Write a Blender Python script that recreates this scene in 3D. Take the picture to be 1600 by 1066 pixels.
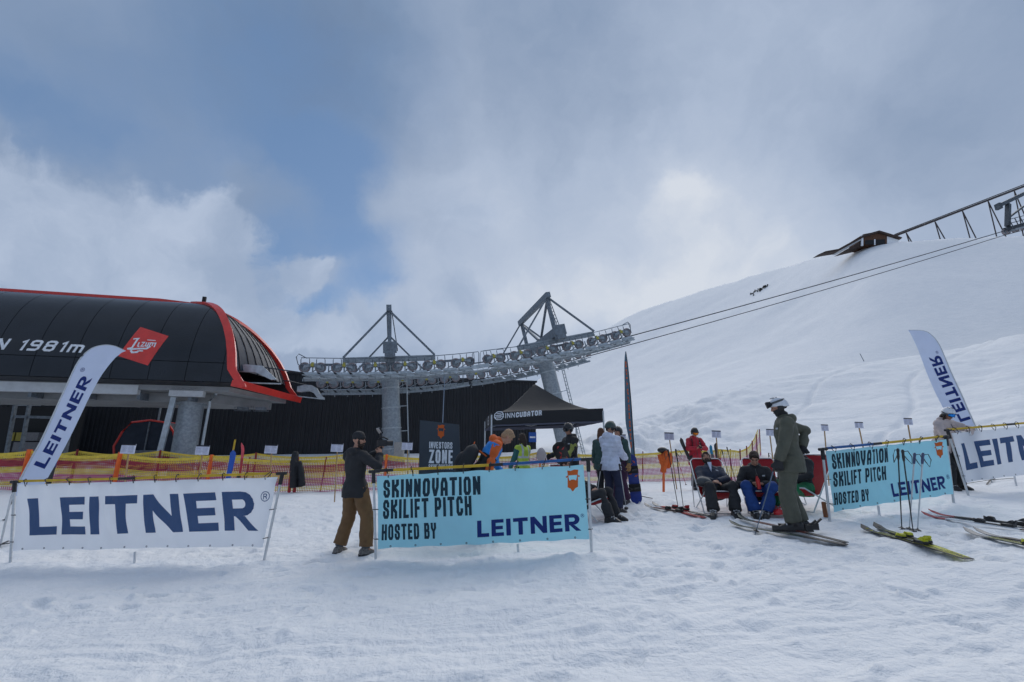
import bpy, bmesh, math, random
import numpy as np
from mathutils import Vector, Matrix, Quaternion
random.seed(7)
for _o in list(bpy.data.objects):
    bpy.data.objects.remove(_o)
SC = bpy.context.scene
COL = SC.collection
R = math.radians
# ------------------------------------------------------------------ camera
F = 711.0                      # focal length in pixels of the 1600 px wide photograph (16 mm lens)
PITCH = R(13.9)
CP, SP = math.cos(PITCH), math.sin(PITCH)
EYE = 1.6
cd = bpy.data.cameras.new('camera')
cam = bpy.data.objects.new('camera', cd)
COL.objects.link(cam)
cam.location = (0, 0, EYE)
cam.rotation_euler = (R(90) + PITCH, 0, 0)
cd.sensor_width = 36
cd.lens = 36 * F / 1600
cd.clip_start = .05
cd.clip_end = 6000
SC.camera = cam
# ------------------------------------------------------------------ colour management
vs = SC.view_settings
vs.view_transform = 'Standard'
vs.look = 'None'
vs.exposure = 0.80
vs.gamma = 1
vs.use_curve_mapping = False
SC.cycles.volume_bounces = 0
SC.cycles.max_bounces = 7
SC.cycles.transparent_max_bounces = 12
SC.cycles.use_adaptive_sampling = True
SC.cycles.adaptive_threshold = .015
# ------------------------------------------------------------------ sun and sky
SUN_AZ, SUN_EL = R(21.6), R(31)      # clockwise from +Y, above the horizon
sl = bpy.data.lights.new('sun', 'SUN')
sl.energy = 1.25
sl.angle = R(80)
sl.color = (1, .95, .88)
so = bpy.data.objects.new('sun', sl)
COL.objects.link(so)
sd = Vector((math.sin(SUN_AZ) * math.cos(SUN_EL), math.cos(SUN_AZ) * math.cos(SUN_EL), math.sin(SUN_EL)))
so.rotation_euler = sd.to_track_quat('Z', 'Y').to_euler()
so.location = (0, 0, 30)

W = bpy.data.worlds.new('World')
SC.world = W
W.use_nodes = True
nt = W.node_tree
nt.nodes.clear()

class N:
    """tiny node-graph helper"""
    def __init__(s, nt): s.nt = nt
    def new(s, t, **k):
        n = s.nt.nodes.new(t)
        for a, b in k.items(): setattr(n, a, b)
        return n
    def put(s, sock, v):
        if v is None: return
        if isinstance(v, bpy.types.NodeSocket): s.nt.links.new(v, sock)
        else: sock.default_value = v
    def m(s, op, a=None, b=None, c=None, clamp=False):
        n = s.new('ShaderNodeMath', operation=op, use_clamp=clamp)
        for i, v in enumerate((a, b, c)): s.put(n.inputs[i], v)
        return n.outputs[0]
    def vm(s, op, a=None, b=None):
        n = s.new('ShaderNodeVectorMath', operation=op)
        s.put(n.inputs[0], a); s.put(n.inputs[1], b)
        return n.outputs[0]
    def mix(s, f, a, b, t='RGBA', bt='MIX'):
        n = s.new('ShaderNodeMix', data_type=t, blend_type=bt) if t == 'RGBA' else s.new('ShaderNodeMix', data_type=t)
        i = {'RGBA': (6, 7, 2), 'FLOAT': (2, 3, 0)}[t]
        s.put(n.inputs[0], f); s.put(n.inputs[i[0]], a); s.put(n.inputs[i[1]], b)
        return n.outputs[i[2]]
    def noise(s, vec, scale, det=4, rough=.5, dist=0, out=0):
        n = s.new('ShaderNodeTexNoise')
        s.put(n.inputs['Vector'], vec)
        n.inputs['Scale'].default_value = scale
        n.inputs['Detail'].default_value = det
        n.inputs['Roughness'].default_value = rough
        n.inputs['Distortion'].default_value = dist
        return n.outputs[out]
    def ramp(s, f, stops):
        n = s.new('ShaderNodeValToRGB')
        s.put(n.inputs[0], f)
        e = n.color_ramp.elements
        while len(e) < len(stops): e.new(.5)
        for q, (p, c) in zip(e, stops):
            q.position = p
            q.color = c if len(c) == 4 else (*c, 1)
        return n.outputs[0]
    def remap(s, v, a, b, c=0, d=1, smooth=True):
        n = s.new('ShaderNodeMapRange')
        n.interpolation_type = 'SMOOTHSTEP' if smooth else 'LINEAR'
        s.put(n.inputs[0], v)
        for i, q in enumerate((a, b, c, d)): n.inputs[i + 1].default_value = q
        return n.outputs[0]

def direction(px, py):
    u, v = (px - 800) / F, (533 - py) / F
    return Vector((u, CP - v * SP, SP + v * CP))

g = N(nt)
out = g.new('ShaderNodeOutputWorld')
bg = g.new('ShaderNodeBackground')
nt.links.new(bg.outputs[0], out.inputs[0])
sky = g.new('ShaderNodeTexSky', sky_type='NISHITA', sun_disc=False)
sky.sun_elevation = SUN_EL
sky.sun_rotation = SUN_AZ
sky.altitude = 2000
sky.air_density = 1
sky.dust_density = 1
tc = g.new('ShaderNodeTexCoord')
raw = tc.outputs['Generated']
sep = g.new('ShaderNodeSeparateXYZ'); nt.links.new(raw, sep.inputs[0])
# cloud layer coordinates: direction, stretched a little, then warped by noise
warp = g.noise(raw, 3.2, 6, .6, 0, 1)
w2 = g.vm('SUBTRACT', warp, (.5, .5, .5))
w2b = g.new('ShaderNodeVectorMath', operation='SCALE'); nt.links.new(w2, w2b.inputs[0]); w2b.inputs['Scale'].default_value = .24
wd = g.vm('NORMALIZE', g.vm('ADD', raw, w2b.outputs[0]))
sepw = g.new('ShaderNodeSeparateXYZ'); nt.links.new(wd, sepw.inputs[0])
AZ = g.m('ARCTAN2', sepw.outputs[0], sepw.outputs[1])
EL = g.m('ARCSINE', sepw.outputs[2])
def blob(px, py, rx, ry, amp, tilt=0):
    d = direction(px, py).normalized()
    a0, e0 = math.atan2(d.x, d.y), math.asin(d.z)
    ce = math.cos(e0)
    da = g.m('MULTIPLY', g.m('SUBTRACT', AZ, a0), ce)
    de = g.m('SUBTRACT', EL, e0)
    c, s = math.cos(tilt), math.sin(tilt)
    p = g.m('ADD', g.m('MULTIPLY', da, c / rx), g.m('MULTIPLY', de, s / rx))
    q = g.m('ADD', g.m('MULTIPLY', da, -s / ry), g.m('MULTIPLY', de, c / ry))
    r2 = g.m('ADD', g.m('MULTIPLY', p, p), g.m('MULTIPLY', q, q))
    return g.m('MULTIPLY', g.m('EXPONENT', g.m('MULTIPLY', r2, -1.0)), amp)
def summed(l):
    t = l[0]
    for q in l[1:]: t = g.m('ADD', t, q)
    return t
n_big = g.noise(wd, 2.1, 6, .55)
n_mid = g.noise(wd, 4.6, 8, .58, .2)
n_hi = g.noise(wd, 9.0, 9, .62, .3)
nz = lambda n, a: g.m('MULTIPLY', g.m('SUBTRACT', n, .5), a)
# thinner places where the blue shows
gap = summed([blob(500, 235, .13, .06, .85), blob(520, 320, .07, .10, .60), blob(440, 400, .055, .09, 1.0, .2), blob(570, 385, .10, .06, .75, .3),
              blob(250, 120, .40, .12, .55, .2), blob(500, 480, .11, .035, .8, .5), blob(600, 440, .07, .04, .5), blob(40, 180, .3, .06, .55), blob(480, 60, .22, .12, .5)])
gapm = g.remap(g.m('ADD', gap, nz(n_mid, 1.1)), .15, 1.05)
# brightness of the veil of high cloud
lum = summed([blob(1055, 285, .050, .040, .18), blob(1050, 320, .26, .17, .24), blob(1250, 300, .6, .4, .12), blob(760, 330, .12, .11, .22), blob(900, 490, .5, .13, .38), blob(1300, 380, .4, .13, .12),
              blob(470, 50, .20, .14, -.26), blob(250, 140, .35, .12, -.08), blob(60, 100, .3, .12, -.04), blob(1580, 30, .25, .25, -.08), blob(820, 90, .25, .10, -.06), blob(1240, 130, .3, .1, .06)])
lum = g.m('ADD', g.m('ADD', lum, .44), g.m('ADD', nz(n_big, .55), nz(n_mid, .40)))
cl = g.ramp(lum, [(0.0, (.080, .118, .190)), (.28, (.125, .178, .270)), (.48, (.185, .235, .325)), (.68, (.255, .305, .395)), (.86, (.315, .360, .440)), (1, (.41, .44, .49))])
skc = g.vm('MULTIPLY', sky.outputs[0], (.066, .074, .080))
blue = g.mix(.62, skc, (.102, .172, .292, 1))
c0 = g.mix(g.m('MULTIPLY', gapm, .92), cl, blue)
# bright cumulus standing in front of it: big bank on the left, a puff, low bank over the hall
cum = summed([blob(60, 375, .34, .115, 1.0), blob(240, 360, .16, .105, .75), blob(362, 330, .065, .060, .85), blob(290, 430, .12, .07, .7), blob(484, 424, .036, .036, 1.45), blob(440, 520, .20, .045, .95, -.05), blob(590, 500, .07, .045, .8), blob(720, 470, .10, .07, .8), blob(740, 350, .09, .075, .65)])
cumm = g.remap(g.m('ADD', cum, nz(n_hi, .95)), .38, .78)
cshade = g.remap(g.m('ADD', nz(n_mid, 1.6), g.m('ADD', .5, nz(n_hi, .9))), 0, 1)
cc_ = g.mix(cshade, (.205, .258, .352, 1), (.300, .350, .440, 1))
c1 = g.mix(g.m('MULTIPLY', cumm, .93), c0, cc_)
# below the horizon: the light that snowfields far away send up
hz = g.remap(sep.outputs[2], -.12, .04)
c2 = g.mix(hz, (.33, .38, .46, 1), c1)
nt.links.new(c2, bg.inputs[0])
bg.inputs[1].default_value = 0.92

# ------------------------------------------------------------------ numpy noise
def _hash(i, j, k, seed):
    h = (i * 374761393 + j * 668265263 + k * 2147483647 + seed * 1274126177) & 0xffffffff
    h = ((h ^ (h >> 13)) * 1274126177) & 0xffffffff
    h = (h ^ (h >> 16)) & 0xffffffff
    return h / 4294967295.0
def vnoise(x, y, z=0.0, seed=0):
    x, y, z = np.broadcast_arrays(np.asarray(x, float), np.asarray(y, float), np.asarray(z, float))
    xi, yi, zi = np.floor(x).astype(np.int64), np.floor(y).astype(np.int64), np.floor(z).astype(np.int64)
    fx, fy, fz = x - xi, y - yi, z - zi
    fx, fy, fz = (f * f * (3 - 2 * f) for f in (fx, fy, fz))
    r = 0
    for a in (0, 1):
        for b in (0, 1):
            for c in (0, 1):
                w = (fx if a else 1 - fx) * (fy if b else 1 - fy) * (fz if c else 1 - fz)
                r = r + w * _hash(xi + a, yi + b, zi + c, seed)
    return r * 2 - 1
def fbm(x, y, z=0.0, oct=4, seed=0, gain=.5):
    r, a, f = 0, 1, 1
    for o in range(oct):
        r = r + a * vnoise(x * f + 13.7 * o, y * f - 7.1 * o, z * f if not np.isscalar(z) else z + o * 3.3, seed + o)
        a *= gain; f *= 2.03
    return r
def sm(t):
    t = np.clip(t, 0, 1)
    return t * t * (3 - 2 * t)

# ------------------------------------------------------------------ terrain height
_azm = [-9, -.1, .06, .137, .324, .422, .568, .788, 1.01, 1.164, 1.6, 3, 9]
_elm = [.0, .0, .004, .025, .096, .124, .161, .199, .229, .267, .31, .36, .36]
_azs = [-9, -.35, -.1, .05, .15, .272, .40, .524, .681, .824, .965, 1.229, 1.6, 3, 9]
_els = [.0, .0, .05, .15, .235, .313, .355, .391, .441, .477, .494, .509, .53, .5, .5]
_azr = [-9, 0, .15, .272, .524, .681, .824, .965, 1.229, 2, 9]
_yr = [320, 320, 330, 310, 220, 160, 112, 100, 92, 70, 40]
_T = np.linspace(-6, 6, 2401)
def _smooth(xs, ys_):
    v = np.interp(_T, xs, ys_)
    k = np.exp(-np.linspace(-2.2, 2.2, 61) ** 2); k /= k.sum()
    return np.convolve(np.pad(v, 30, mode='edge'), k, mode='valid')
_ELM, _ELS, _YR = _smooth(_azm, _elm), _smooth(_azs, _els), _smooth(_azr, _yr)
def H0(x, y):
    """smooth terrain without the small relief"""
    x = np.asarray(x, float); y = np.asarray(y, float)
    X = 9 * np.tanh(x / 9)
    b = sm((y - 10) / 6)
    near = .03 * np.clip(y, -30, 6.5) + .22 * sm((y - 6.0) / 5.0) + (.065 * (1 - b) + .02 * b) * X
    near = near + .30 * np.exp(-((x + 17) / 5) ** 2 - ((y - 16) / 5) ** 2)
    ya = np.maximum(y, 5)
    az = x / ya
    elm = np.interp(az, _T, _ELM)
    els = np.interp(az, _T, _ELS)
    yr = np.interp(az, _T, _YR)
    ys = np.interp(az, [-2, .1, .35, .6, 1.1, 2], [20, 20, 22, 17, 10, 8])
    ym = np.interp(az, [-2, .0, .3, 9], [33, 33, 45, 45])
    zm = EYE + elm * ym
    s = np.clip((ya - ys) / (ym - ys), 0, 1)
    z = near + (zm - near) * (s ** 1.25 * (1 - .25 * sm((s - .6) / .4)) + .25 * sm((s - .6) / .4))
    t = np.clip((ya - ym - 5) / (yr - ym - 5), 0, 1)
    el = elm + (els - elm) * (1 - (1 - t) ** 1.5) - .006 * np.exp(-((ya - ym - 6) / 5) ** 2)
    zf = EYE + el * np.minimum(ya, yr) - .25 * np.maximum(ya - yr, 0) * (els > .05)
    zf = np.maximum(zf, EYE + .0 * ya)
    k = sm((ya - ym) / 6)
    return np.where(ya > ym, z * (1 - k) + zf * k, z)
def relief(x, y):
    r = np.hypot(x, y)
    az = x / np.maximum(y, 5)
    q_ = sm(fbm(x * .35, y * .5, 0, 3, 19) * 1.2 + .35)
    fine = .034 * fbm(x * 1.1, y * 1.6, 0, 3, 3) + (.005 + .016 * q_) * fbm(x * 5.2, y * 6.0, 0, 3, 9, .6)
    pits = np.maximum(vnoise(x * 3.1 + 40, y * 3.4, 0, 21) - .35, 0)
    fine = fine - .045 * pits + .03 * np.maximum(vnoise(x * 7.5, y * 8.5, 0, 33) - .5, 0)
    nearw = np.exp(-(r / 26) ** 2)
    # churned and trodden snow on the bank behind the net, ploughed rolls further right
    bank = np.exp(-((az - .32) / .22) ** 2) * sm((y - 20) / 5) * (1 - sm((y - 44) / 4))
    rough = bank * (.42 * fbm(x * .45, y * .35, 0, 4, 5, .62) - .35 * np.maximum(vnoise(x * .9, y * .7, 0, 55), 0))
    slope = sm((az - .3) / .4) * sm((y - 12) / 10) * (1 - sm((y - 46) / 6))
    tracks = slope * (.05 * np.sin((x * .55 + y * 1.6 + 1.4 * fbm(x * .12, y * .12, 0, 2, 61)) * 1.3) * sm(fbm(x * .1, y * .13, 0, 2, 71) * 2) + (.13 * fbm(x * .3, y * .5, 0, 3, 77) - .16 * np.exp(-(np.sin(x * .28 - y * .36 + 1.2 * fbm(x * .06, y * .06, 0, 2, 63)) / .09) ** 2) - .13 * np.exp(-(np.sin(x * .17 + y * .52 + 1.5 * fbm(x * .05, y * .05, 0, 2, 65) + 1) / .07) ** 2)))
    far = sm((y - 50) / 30) * (.45 * fbm(x * .045, y * .05, 0, 4, 81) * 1.3 + .12 * fbm(x * .3, y * .2, 0, 3, 82))
    mid = .03 * fbm(x * .35, y * .35, 0, 3, 91)
    return fine * nearw + mid + rough + tracks + far
_rs = np.random.RandomState(5)
STAMPS = []                          # x, y, heading, half length, half width, depth
def _walk(x0, y0, x1, y1, n=None, w=.13):
    d = math.hypot(x1 - x0, y1 - y0); n = n or int(d / .62); h = math.atan2(y1 - y0, x1 - x0)
    for i in range(n):
        t = i / n; s = (i % 2) * 2 - 1
        bend = .5 * math.sin(t * 3 + x0)
        STAMPS.append((x0 + (x1 - x0) * t - math.sin(h) * (s * w + bend) + _rs.normal(0, .04), y0 + (y1 - y0) * t + math.cos(h) * (s * w + bend) + _rs.normal(0, .04), h + _rs.normal(0, .15), .15, .060, _rs.uniform(.025, .06)))
for _a in ((-6, 4, 1, 9.5), (-9, 6.6, -1, 6.2), (1.2, 3.6, 4.4, 8.4), (3.5, 3.2, 1.4, 9), (-3.4, 9, 3, 8.2), (-4, 12, 4, 11), (2, 6.2, 8.4, 7), (5.6, 4, 6.6, 9), (-2.6, 5.2, -2, 8.6), (3, 9.5, 6, 13.5), (-8, 9, -2, 12),
           (7.5, 5, 2.4, 6.0), (.2, 5.2, 6.5, 5.6), (-1, 3.2, 3, 5), (2.2, 7.2, 2.6, 12.5), (4, 4.6, 9.5, 6.6), (-7, 5.0, -3, 5.6), (1.8, 8, 6.4, 8.0), (-9, 10, -5, 15), (0, 13, 6, 15)):
    _walk(*_a)
for _i in range(420):
    _x, _y = _rs.uniform(-6, 9.5), _rs.uniform(5.2, 14)
    STAMPS.append((_x, _y, _rs.uniform(0, 6.3), _rs.uniform(.08, .16), _rs.uniform(.045, .08), _rs.uniform(.018, .055)))
for _i in range(420):                # thrown up lumps
    _x, _y = _rs.uniform(-7, 9), _rs.uniform(3.2, 12)
    _q = _rs.uniform(.03, .085); STAMPS.append((_x, _y, _rs.uniform(0, 6.3), _q * 1.3, _q, -_rs.uniform(.012, .035)))
TRACKS = []                          # ski tracks: polyline, gauge, groove width, depth
def _track(p0, p1, bend, w=.045, d=.014, g=.20):
    p0, p1 = np.array(p0, float), np.array(p1, float); n = int(np.linalg.norm(p1 - p0) / .06) + 2; t = np.linspace(0, 1, n)[:, None]
    nn = np.array([-(p1 - p0)[1], (p1 - p0)[0]]); nn /= np.linalg.norm(nn)
    c = p0 + (p1 - p0) * t + nn * (bend * 4 * t * (1 - t))
    for s in (-1, 1): TRACKS.append((c + nn * g * s * .5, w, d))
for _a in (((-1, 3), (9, 6.4), .5), ((1, 2.8), (10, 5.2), .3), ((-9, 5.6), (2, 4.0), -.3), ((0, 4.6), (8.5, 9.4), -.6), ((3, 3), (4.4, 7.2), .2), ((-4, 5.2), (3, 9), .4), ((5, 3.4), (10, 8), -.5), ((-2, 3.4), (6, 4.2), .2), ((6, 7.0), (11, 8.2), .1), ((2.6, 10), (9, 12), .4), ((-8, 4.6), (-1, 5.6), .3), ((1.6, 5.4), (7.2, 6.2), -.2)):
    _track(*_a)
def gz(x, y):
    return float(H0(x, y) + relief(np.float64(x), np.float64(y)))
def P(px, py, t):
    d = direction(px, py)
    return Vector((d.x * t, d.y * t, EYE + d.z * t))
def atY(px, py, Y):
    d = direction(px, py)
    return P(px, py, Y / d.y)
def gp(px, py, dz=0.0):
    """where the line of sight through a pixel meets the snow"""
    d = direction(px, py)
    lo = 1.5
    t = lo
    while t < 400:
        p = Vector((d.x * t, d.y * t, EYE + d.z * t))
        if p.z < float(H0(p.x, p.y)): break
        t += .05
    return Vector((p.x, p.y, gz(p.x, p.y) + dz))

# ------------------------------------------------------------------ materials
MATS = {}
def mat(name, col, rough=.6, metal=0.0, var=.12, scale=12, bump=0.0, bscale=60, coat=0, spec=None, sheen=0):
    if name in MATS: return MATS[name]
    m = bpy.data.materials.new(name)
    m.use_nodes = True
    t = m.node_tree
    b = t.nodes['Principled BSDF']
    h = N(t)
    tc = h.new('ShaderNodeTexCoord').outputs['Object']
    n = h.noise(tc, scale, 4, .6)
    lo = tuple(max(0, c * (1 - var)) for c in col[:3]) + (1,)
    hi = tuple(min(1, c * (1 + var)) for c in col[:3]) + (1,)
    h.put(b.inputs['Base Color'], h.mix(h.remap(n, .3, .7), lo, hi))
    b.inputs['Roughness'].default_value = rough
    b.inputs['Metallic'].default_value = metal
    if coat: b.inputs['Coat Weight'].default_value = coat
    if spec is not None: b.inputs['Specular IOR Level'].default_value = spec
    if sheen: b.inputs['Sheen Weight'].default_value = sheen
    if bump:
        bp = h.new('ShaderNodeBump'); bp.inputs['Strength'].default_value = bump; bp.inputs['Distance'].default_value = .02
        h.put(bp.inputs['Height'], h.noise(tc, bscale, 3, .6))
        h.put(b.inputs['Normal'], bp.outputs[0])
    MATS[name] = m
    return m
def cloth(name, col, trans=.35, clear=0.0, rough=.8, bump=.3, var=.05, bscale=7):
    """thin banner cloth: light comes through it"""
    m = bpy.data.materials.new(name); m.use_nodes = True
    t = m.node_tree; t.nodes.clear(); h = N(t)
    o = h.new('ShaderNodeOutputMaterial')
    tc = h.new('ShaderNodeTexCoord').outputs['Object']
    n = h.noise(tc, 3, 4, .6)
    c = h.mix(n, tuple(q * (1 - var) for q in col) + (1,), tuple(min(1, q * (1 + var)) for q in col) + (1,))
    d = h.new('ShaderNodeBsdfPrincipled'); h.put(d.inputs['Base Color'], c); d.inputs['Roughness'].default_value = rough
    tr = h.new('ShaderNodeBsdfTranslucent'); h.put(tr.inputs[0], c)
    bp = h.new('ShaderNodeBump'); bp.inputs['Strength'].default_value = bump; bp.inputs['Distance'].default_value = .03
    h.put(bp.inputs['Height'], h.noise(tc, bscale, 3, .5))
    h.put(d.inputs['Normal'], bp.outputs[0])
    mx = h.new('ShaderNodeMixShader'); mx.inputs[0].default_value = trans
    t.links.new(d.outputs[0], mx.inputs[1]); t.links.new(tr.outputs[0], mx.inputs[2])
    last = mx.outputs[0]
    if clear:
        tp = h.new('ShaderNodeBsdfTransparent')
        m2 = h.new('ShaderNodeMixShader'); m2.inputs[0].default_value = clear
        t.links.new(last, m2.inputs[1]); t.links.new(tp.outputs[0], m2.inputs[2]); last = m2.outputs[0]
    t.links.new(last, o.inputs[0])
    MATS[name] = m
    return m

# ------------------------------------------------------------------ mesh builder
XF = {}
class MB:
    def __init__(s): s.v = []; s.f = []; s.m = []
    def add(s, vs, fs, m=0):
        b = len(s.v)
        s.v.extend([tuple(q) for q in vs])
        for f in fs:
            s.f.append(tuple(b + i for i in f)); s.m.append(m)
    def box(s, c, size, rot=None, m=0):
        c = Vector(c); x, y, z = (q / 2 for q in size)
        pts = [Vector((a * x, b * y, d * z)) for d in (-1, 1) for b in (-1, 1) for a in (-1, 1)]
        if rot is not None: pts = [rot @ p for p in pts]
        s.add([c + p for p in pts], [(0, 2, 3, 1), (4, 5, 7, 6), (0, 1, 5, 4), (2, 6, 7, 3), (0, 4, 6, 2), (1, 3, 7, 5)], m)
    def bar(s, p0, p1, w, h=None, up=(0, 0, 1), m=0):
        p0, p1 = Vector(p0), Vector(p1); h = h or w
        d = p1 - p0; L = d.length
        if L < 1e-6: return
        d.normalize(); up = Vector(up)
        if abs(d.dot(up)) > .98: up = Vector((1, 0, 0)) if abs(d.x) < .9 else Vector((0, 1, 0))
        sx = d.cross(up).normalized(); uz = sx.cross(d)
        rot = Matrix((d, sx, uz)).transposed()
        s.box((p0 + p1) / 2, (L, w, h), rot, m)
    def ring(s, c, d, r, n, ref=None):
        d = Vector(d).normalized()
        a = Vector(ref) if ref is not None else (Vector((0, 0, 1)) if abs(d.z) < .9 else Vector((1, 0, 0)))
        x = d.cross(a).normalized(); y = d.cross(x)
        rx, ry = (r if isinstance(r, (tuple, list)) else (r, r))
        return [Vector(c) + x * rx * math.cos(2 * math.pi * i / n) + y * ry * math.sin(2 * math.pi * i / n) for i in range(n)]
    def loft(s, rings, m=0, caps=True, closed=False):
        n = len(rings[0]); b = len(s.v)
        for r in rings: s.v.extend([tuple(q) for q in r])
        k = len(rings)
        for j in range(k if closed else k - 1):
            a0, a1 = b + j * n, b + ((j + 1) % k) * n
            for i in range(n):
                s.f.append((a0 + i, a0 + (i + 1) % n, a1 + (i + 1) % n, a1 + i)); s.m.append(m)
        if caps and not closed:
            s.f.append(tuple(b + i for i in reversed(range(n)))); s.m.append(m)
            s.f.append(tuple(b + (k - 1) * n + i for i in range(n))); s.m.append(m)
    def tube(s, path, r, n=8, m=0, closed=False, caps=True, ref=None):
        path = [Vector(p) for p in path]; k = len(path)
        rs = r if isinstance(r, list) else [r] * k
        rings = []
        for i, p in enumerate(path):
            if closed: d = path[(i + 1) % k] - path[i - 1]
            else: d = path[min(i + 1, k - 1)] - path[max(i - 1, 0)]
            rings.append(s.ring(p, d, rs[i], n, ref))
        s.loft(rings, m, caps, closed)
    def lathe(s, c, axis, prof, n=16, m=0, caps=False):
        c = Vector(c); ax = Vector(axis).normalized()
        s.loft([s.ring(c + ax * h, ax, max(r, 1e-4), n) for r, h in prof], m, caps)
    def grid(s, fn, nu, nv, m=0):
        b = len(s.v)
        for j in range(nv + 1):
            for i in range(nu + 1): s.v.append(tuple(fn(i / nu, j / nv)))
        for j in range(nv):
            for i in range(nu):
                a = b + j * (nu + 1) + i
                s.f.append((a, a + 1, a + nu + 2, a + nu + 1)); s.m.append(m)
    def slab(s, fn, th, nu, nv, m=0):
        """a sheet fn(u,v)->(point, normal) with real thickness"""
        b = len(s.v); w = nu + 1
        for side in (0, 1):
            for j in range(nv + 1):
                for i in range(nu + 1):
                    p, q = fn(i / nu, j / nv); s.v.append(tuple(Vector(p) - Vector(q) * th * side))
        o = w * (nv + 1)
        for j in range(nv):
            for i in range(nu):
                a = b + j * w + i
                s.f.append((a, a + 1, a + w + 1, a + w)); s.m.append(m)
                s.f.append((a + o, a + w + o, a + w + 1 + o, a + 1 + o)); s.m.append(m)
        edge = [b + i for i in range(nu)] + [b + nu + j * w for j in range(nv)] + [b + nv * w + nu - i for i in range(nu)] + [b + (nv - j) * w for j in range(nv)]
        for i, a in enumerate(edge):
            c = edge[(i + 1) % len(edge)]
            s.f.append((a, a + o, c + o, c)); s.m.append(m)
    def ell(s, c, r, rot=None, nu=12, nv=8, m=0):
        c = Vector(c); rings = []
        for j in range(nv + 1):
            a = math.pi * j / nv
            rr, z = max(math.sin(a), 1e-3), -math.cos(a)
            pts = [Vector((r[0] * rr * math.cos(2 * math.pi * i / nu), r[1] * rr * math.sin(2 * math.pi * i / nu), r[2] * z)) for i in range(nu)]
            if rot is not None: pts = [rot @ p for p in pts]
            rings.append([c + p for p in pts])
        s.loft(rings, m, True)
    def prism(s, pts, off, m=0):
        """polygon extruded by a vector"""
        off = Vector(off); n = len(pts)
        a = [Vector(p) for p in pts]
        s.add(a + [p + off for p in a], [tuple(reversed(range(n))), tuple(range(n, 2 * n))] + [(i, (i + 1) % n, n + (i + 1) % n, n + i) for i in range(n)], m)
    def mesh(s, name, mats, smooth=False, inv=None):
        me = bpy.data.meshes.new(name)
        vv = [tuple(inv @ Vector(q)) for q in s.v] if inv is not None else s.v
        me.from_pydata(vv, [], s.f)
        for q in (mats if isinstance(mats, (list, tuple)) else [mats]): me.materials.append(q)
        me.polygons.foreach_set('material_index', s.m)
        if smooth is True: me.polygons.foreach_set('use_smooth', [True] * len(s.f))
        elif smooth: me.shade_smooth() if False else me.polygons.foreach_set('use_smooth', [True] * len(s.f)); me.set_sharp_from_angle(angle=R(smooth if smooth is not True else 180))if smooth else None
        me.update()
        return me
    def build(s, name, mats, parent=None, smooth=False, world=True, **tags):
        inv = XF[parent.name].inverted() if (parent is not None and world and parent.name in XF) else None
        me = s.mesh(name, mats, smooth, inv)
        o = bpy.data.objects.new(name, me)
        COL.objects.link(o)
        if parent is not None:
            o.parent = parent
            XF[o.name] = XF.get(parent.name, Matrix())
        for k, v in tags.items(): o[k] = v
        return o
def thing(name, label, cat, loc=(0, 0, 0), rz=0, group=None):
    o = bpy.data.objects.new(name, None)
    o.empty_display_size = .1
    COL.objects.link(o)
    o.location = loc; o.rotation_euler = (0, 0, rz)
    XF[o.name] = Matrix.Translation(Vector(loc)) @ Matrix.Rotation(rz, 4, 'Z')
    o['label'] = label; o['category'] = cat
    if group: o['group'] = group
    return o
def single(mb, name, mats, label, cat, loc, group=None, smooth=False):
    """a thing that is one mesh, its origin at its base"""
    M = Matrix.Translation(Vector(loc))
    me = mb.mesh(name, mats, smooth, M.inverted())
    o = bpy.data.objects.new(name, me); COL.objects.link(o); o.location = loc
    o['label'] = label; o['category'] = cat
    if group: o['group'] = group
    XF[o.name] = M
    return o
def inst(name, me, parent, M, world=True):
    """object sharing mesh data, M = its matrix in world (or parent) space"""
    o = bpy.data.objects.new(name, me); COL.objects.link(o)
    o.parent = parent
    if world: M = XF[parent.name].inverted() @ M
    o.matrix_local = M
    return o
def copy_tree(o, parent=None):
    c = o.copy(); COL.objects.link(c)
    if parent is not None: c.parent = parent
    for ch in list(o.children): copy_tree(ch, c)
    return c

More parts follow.
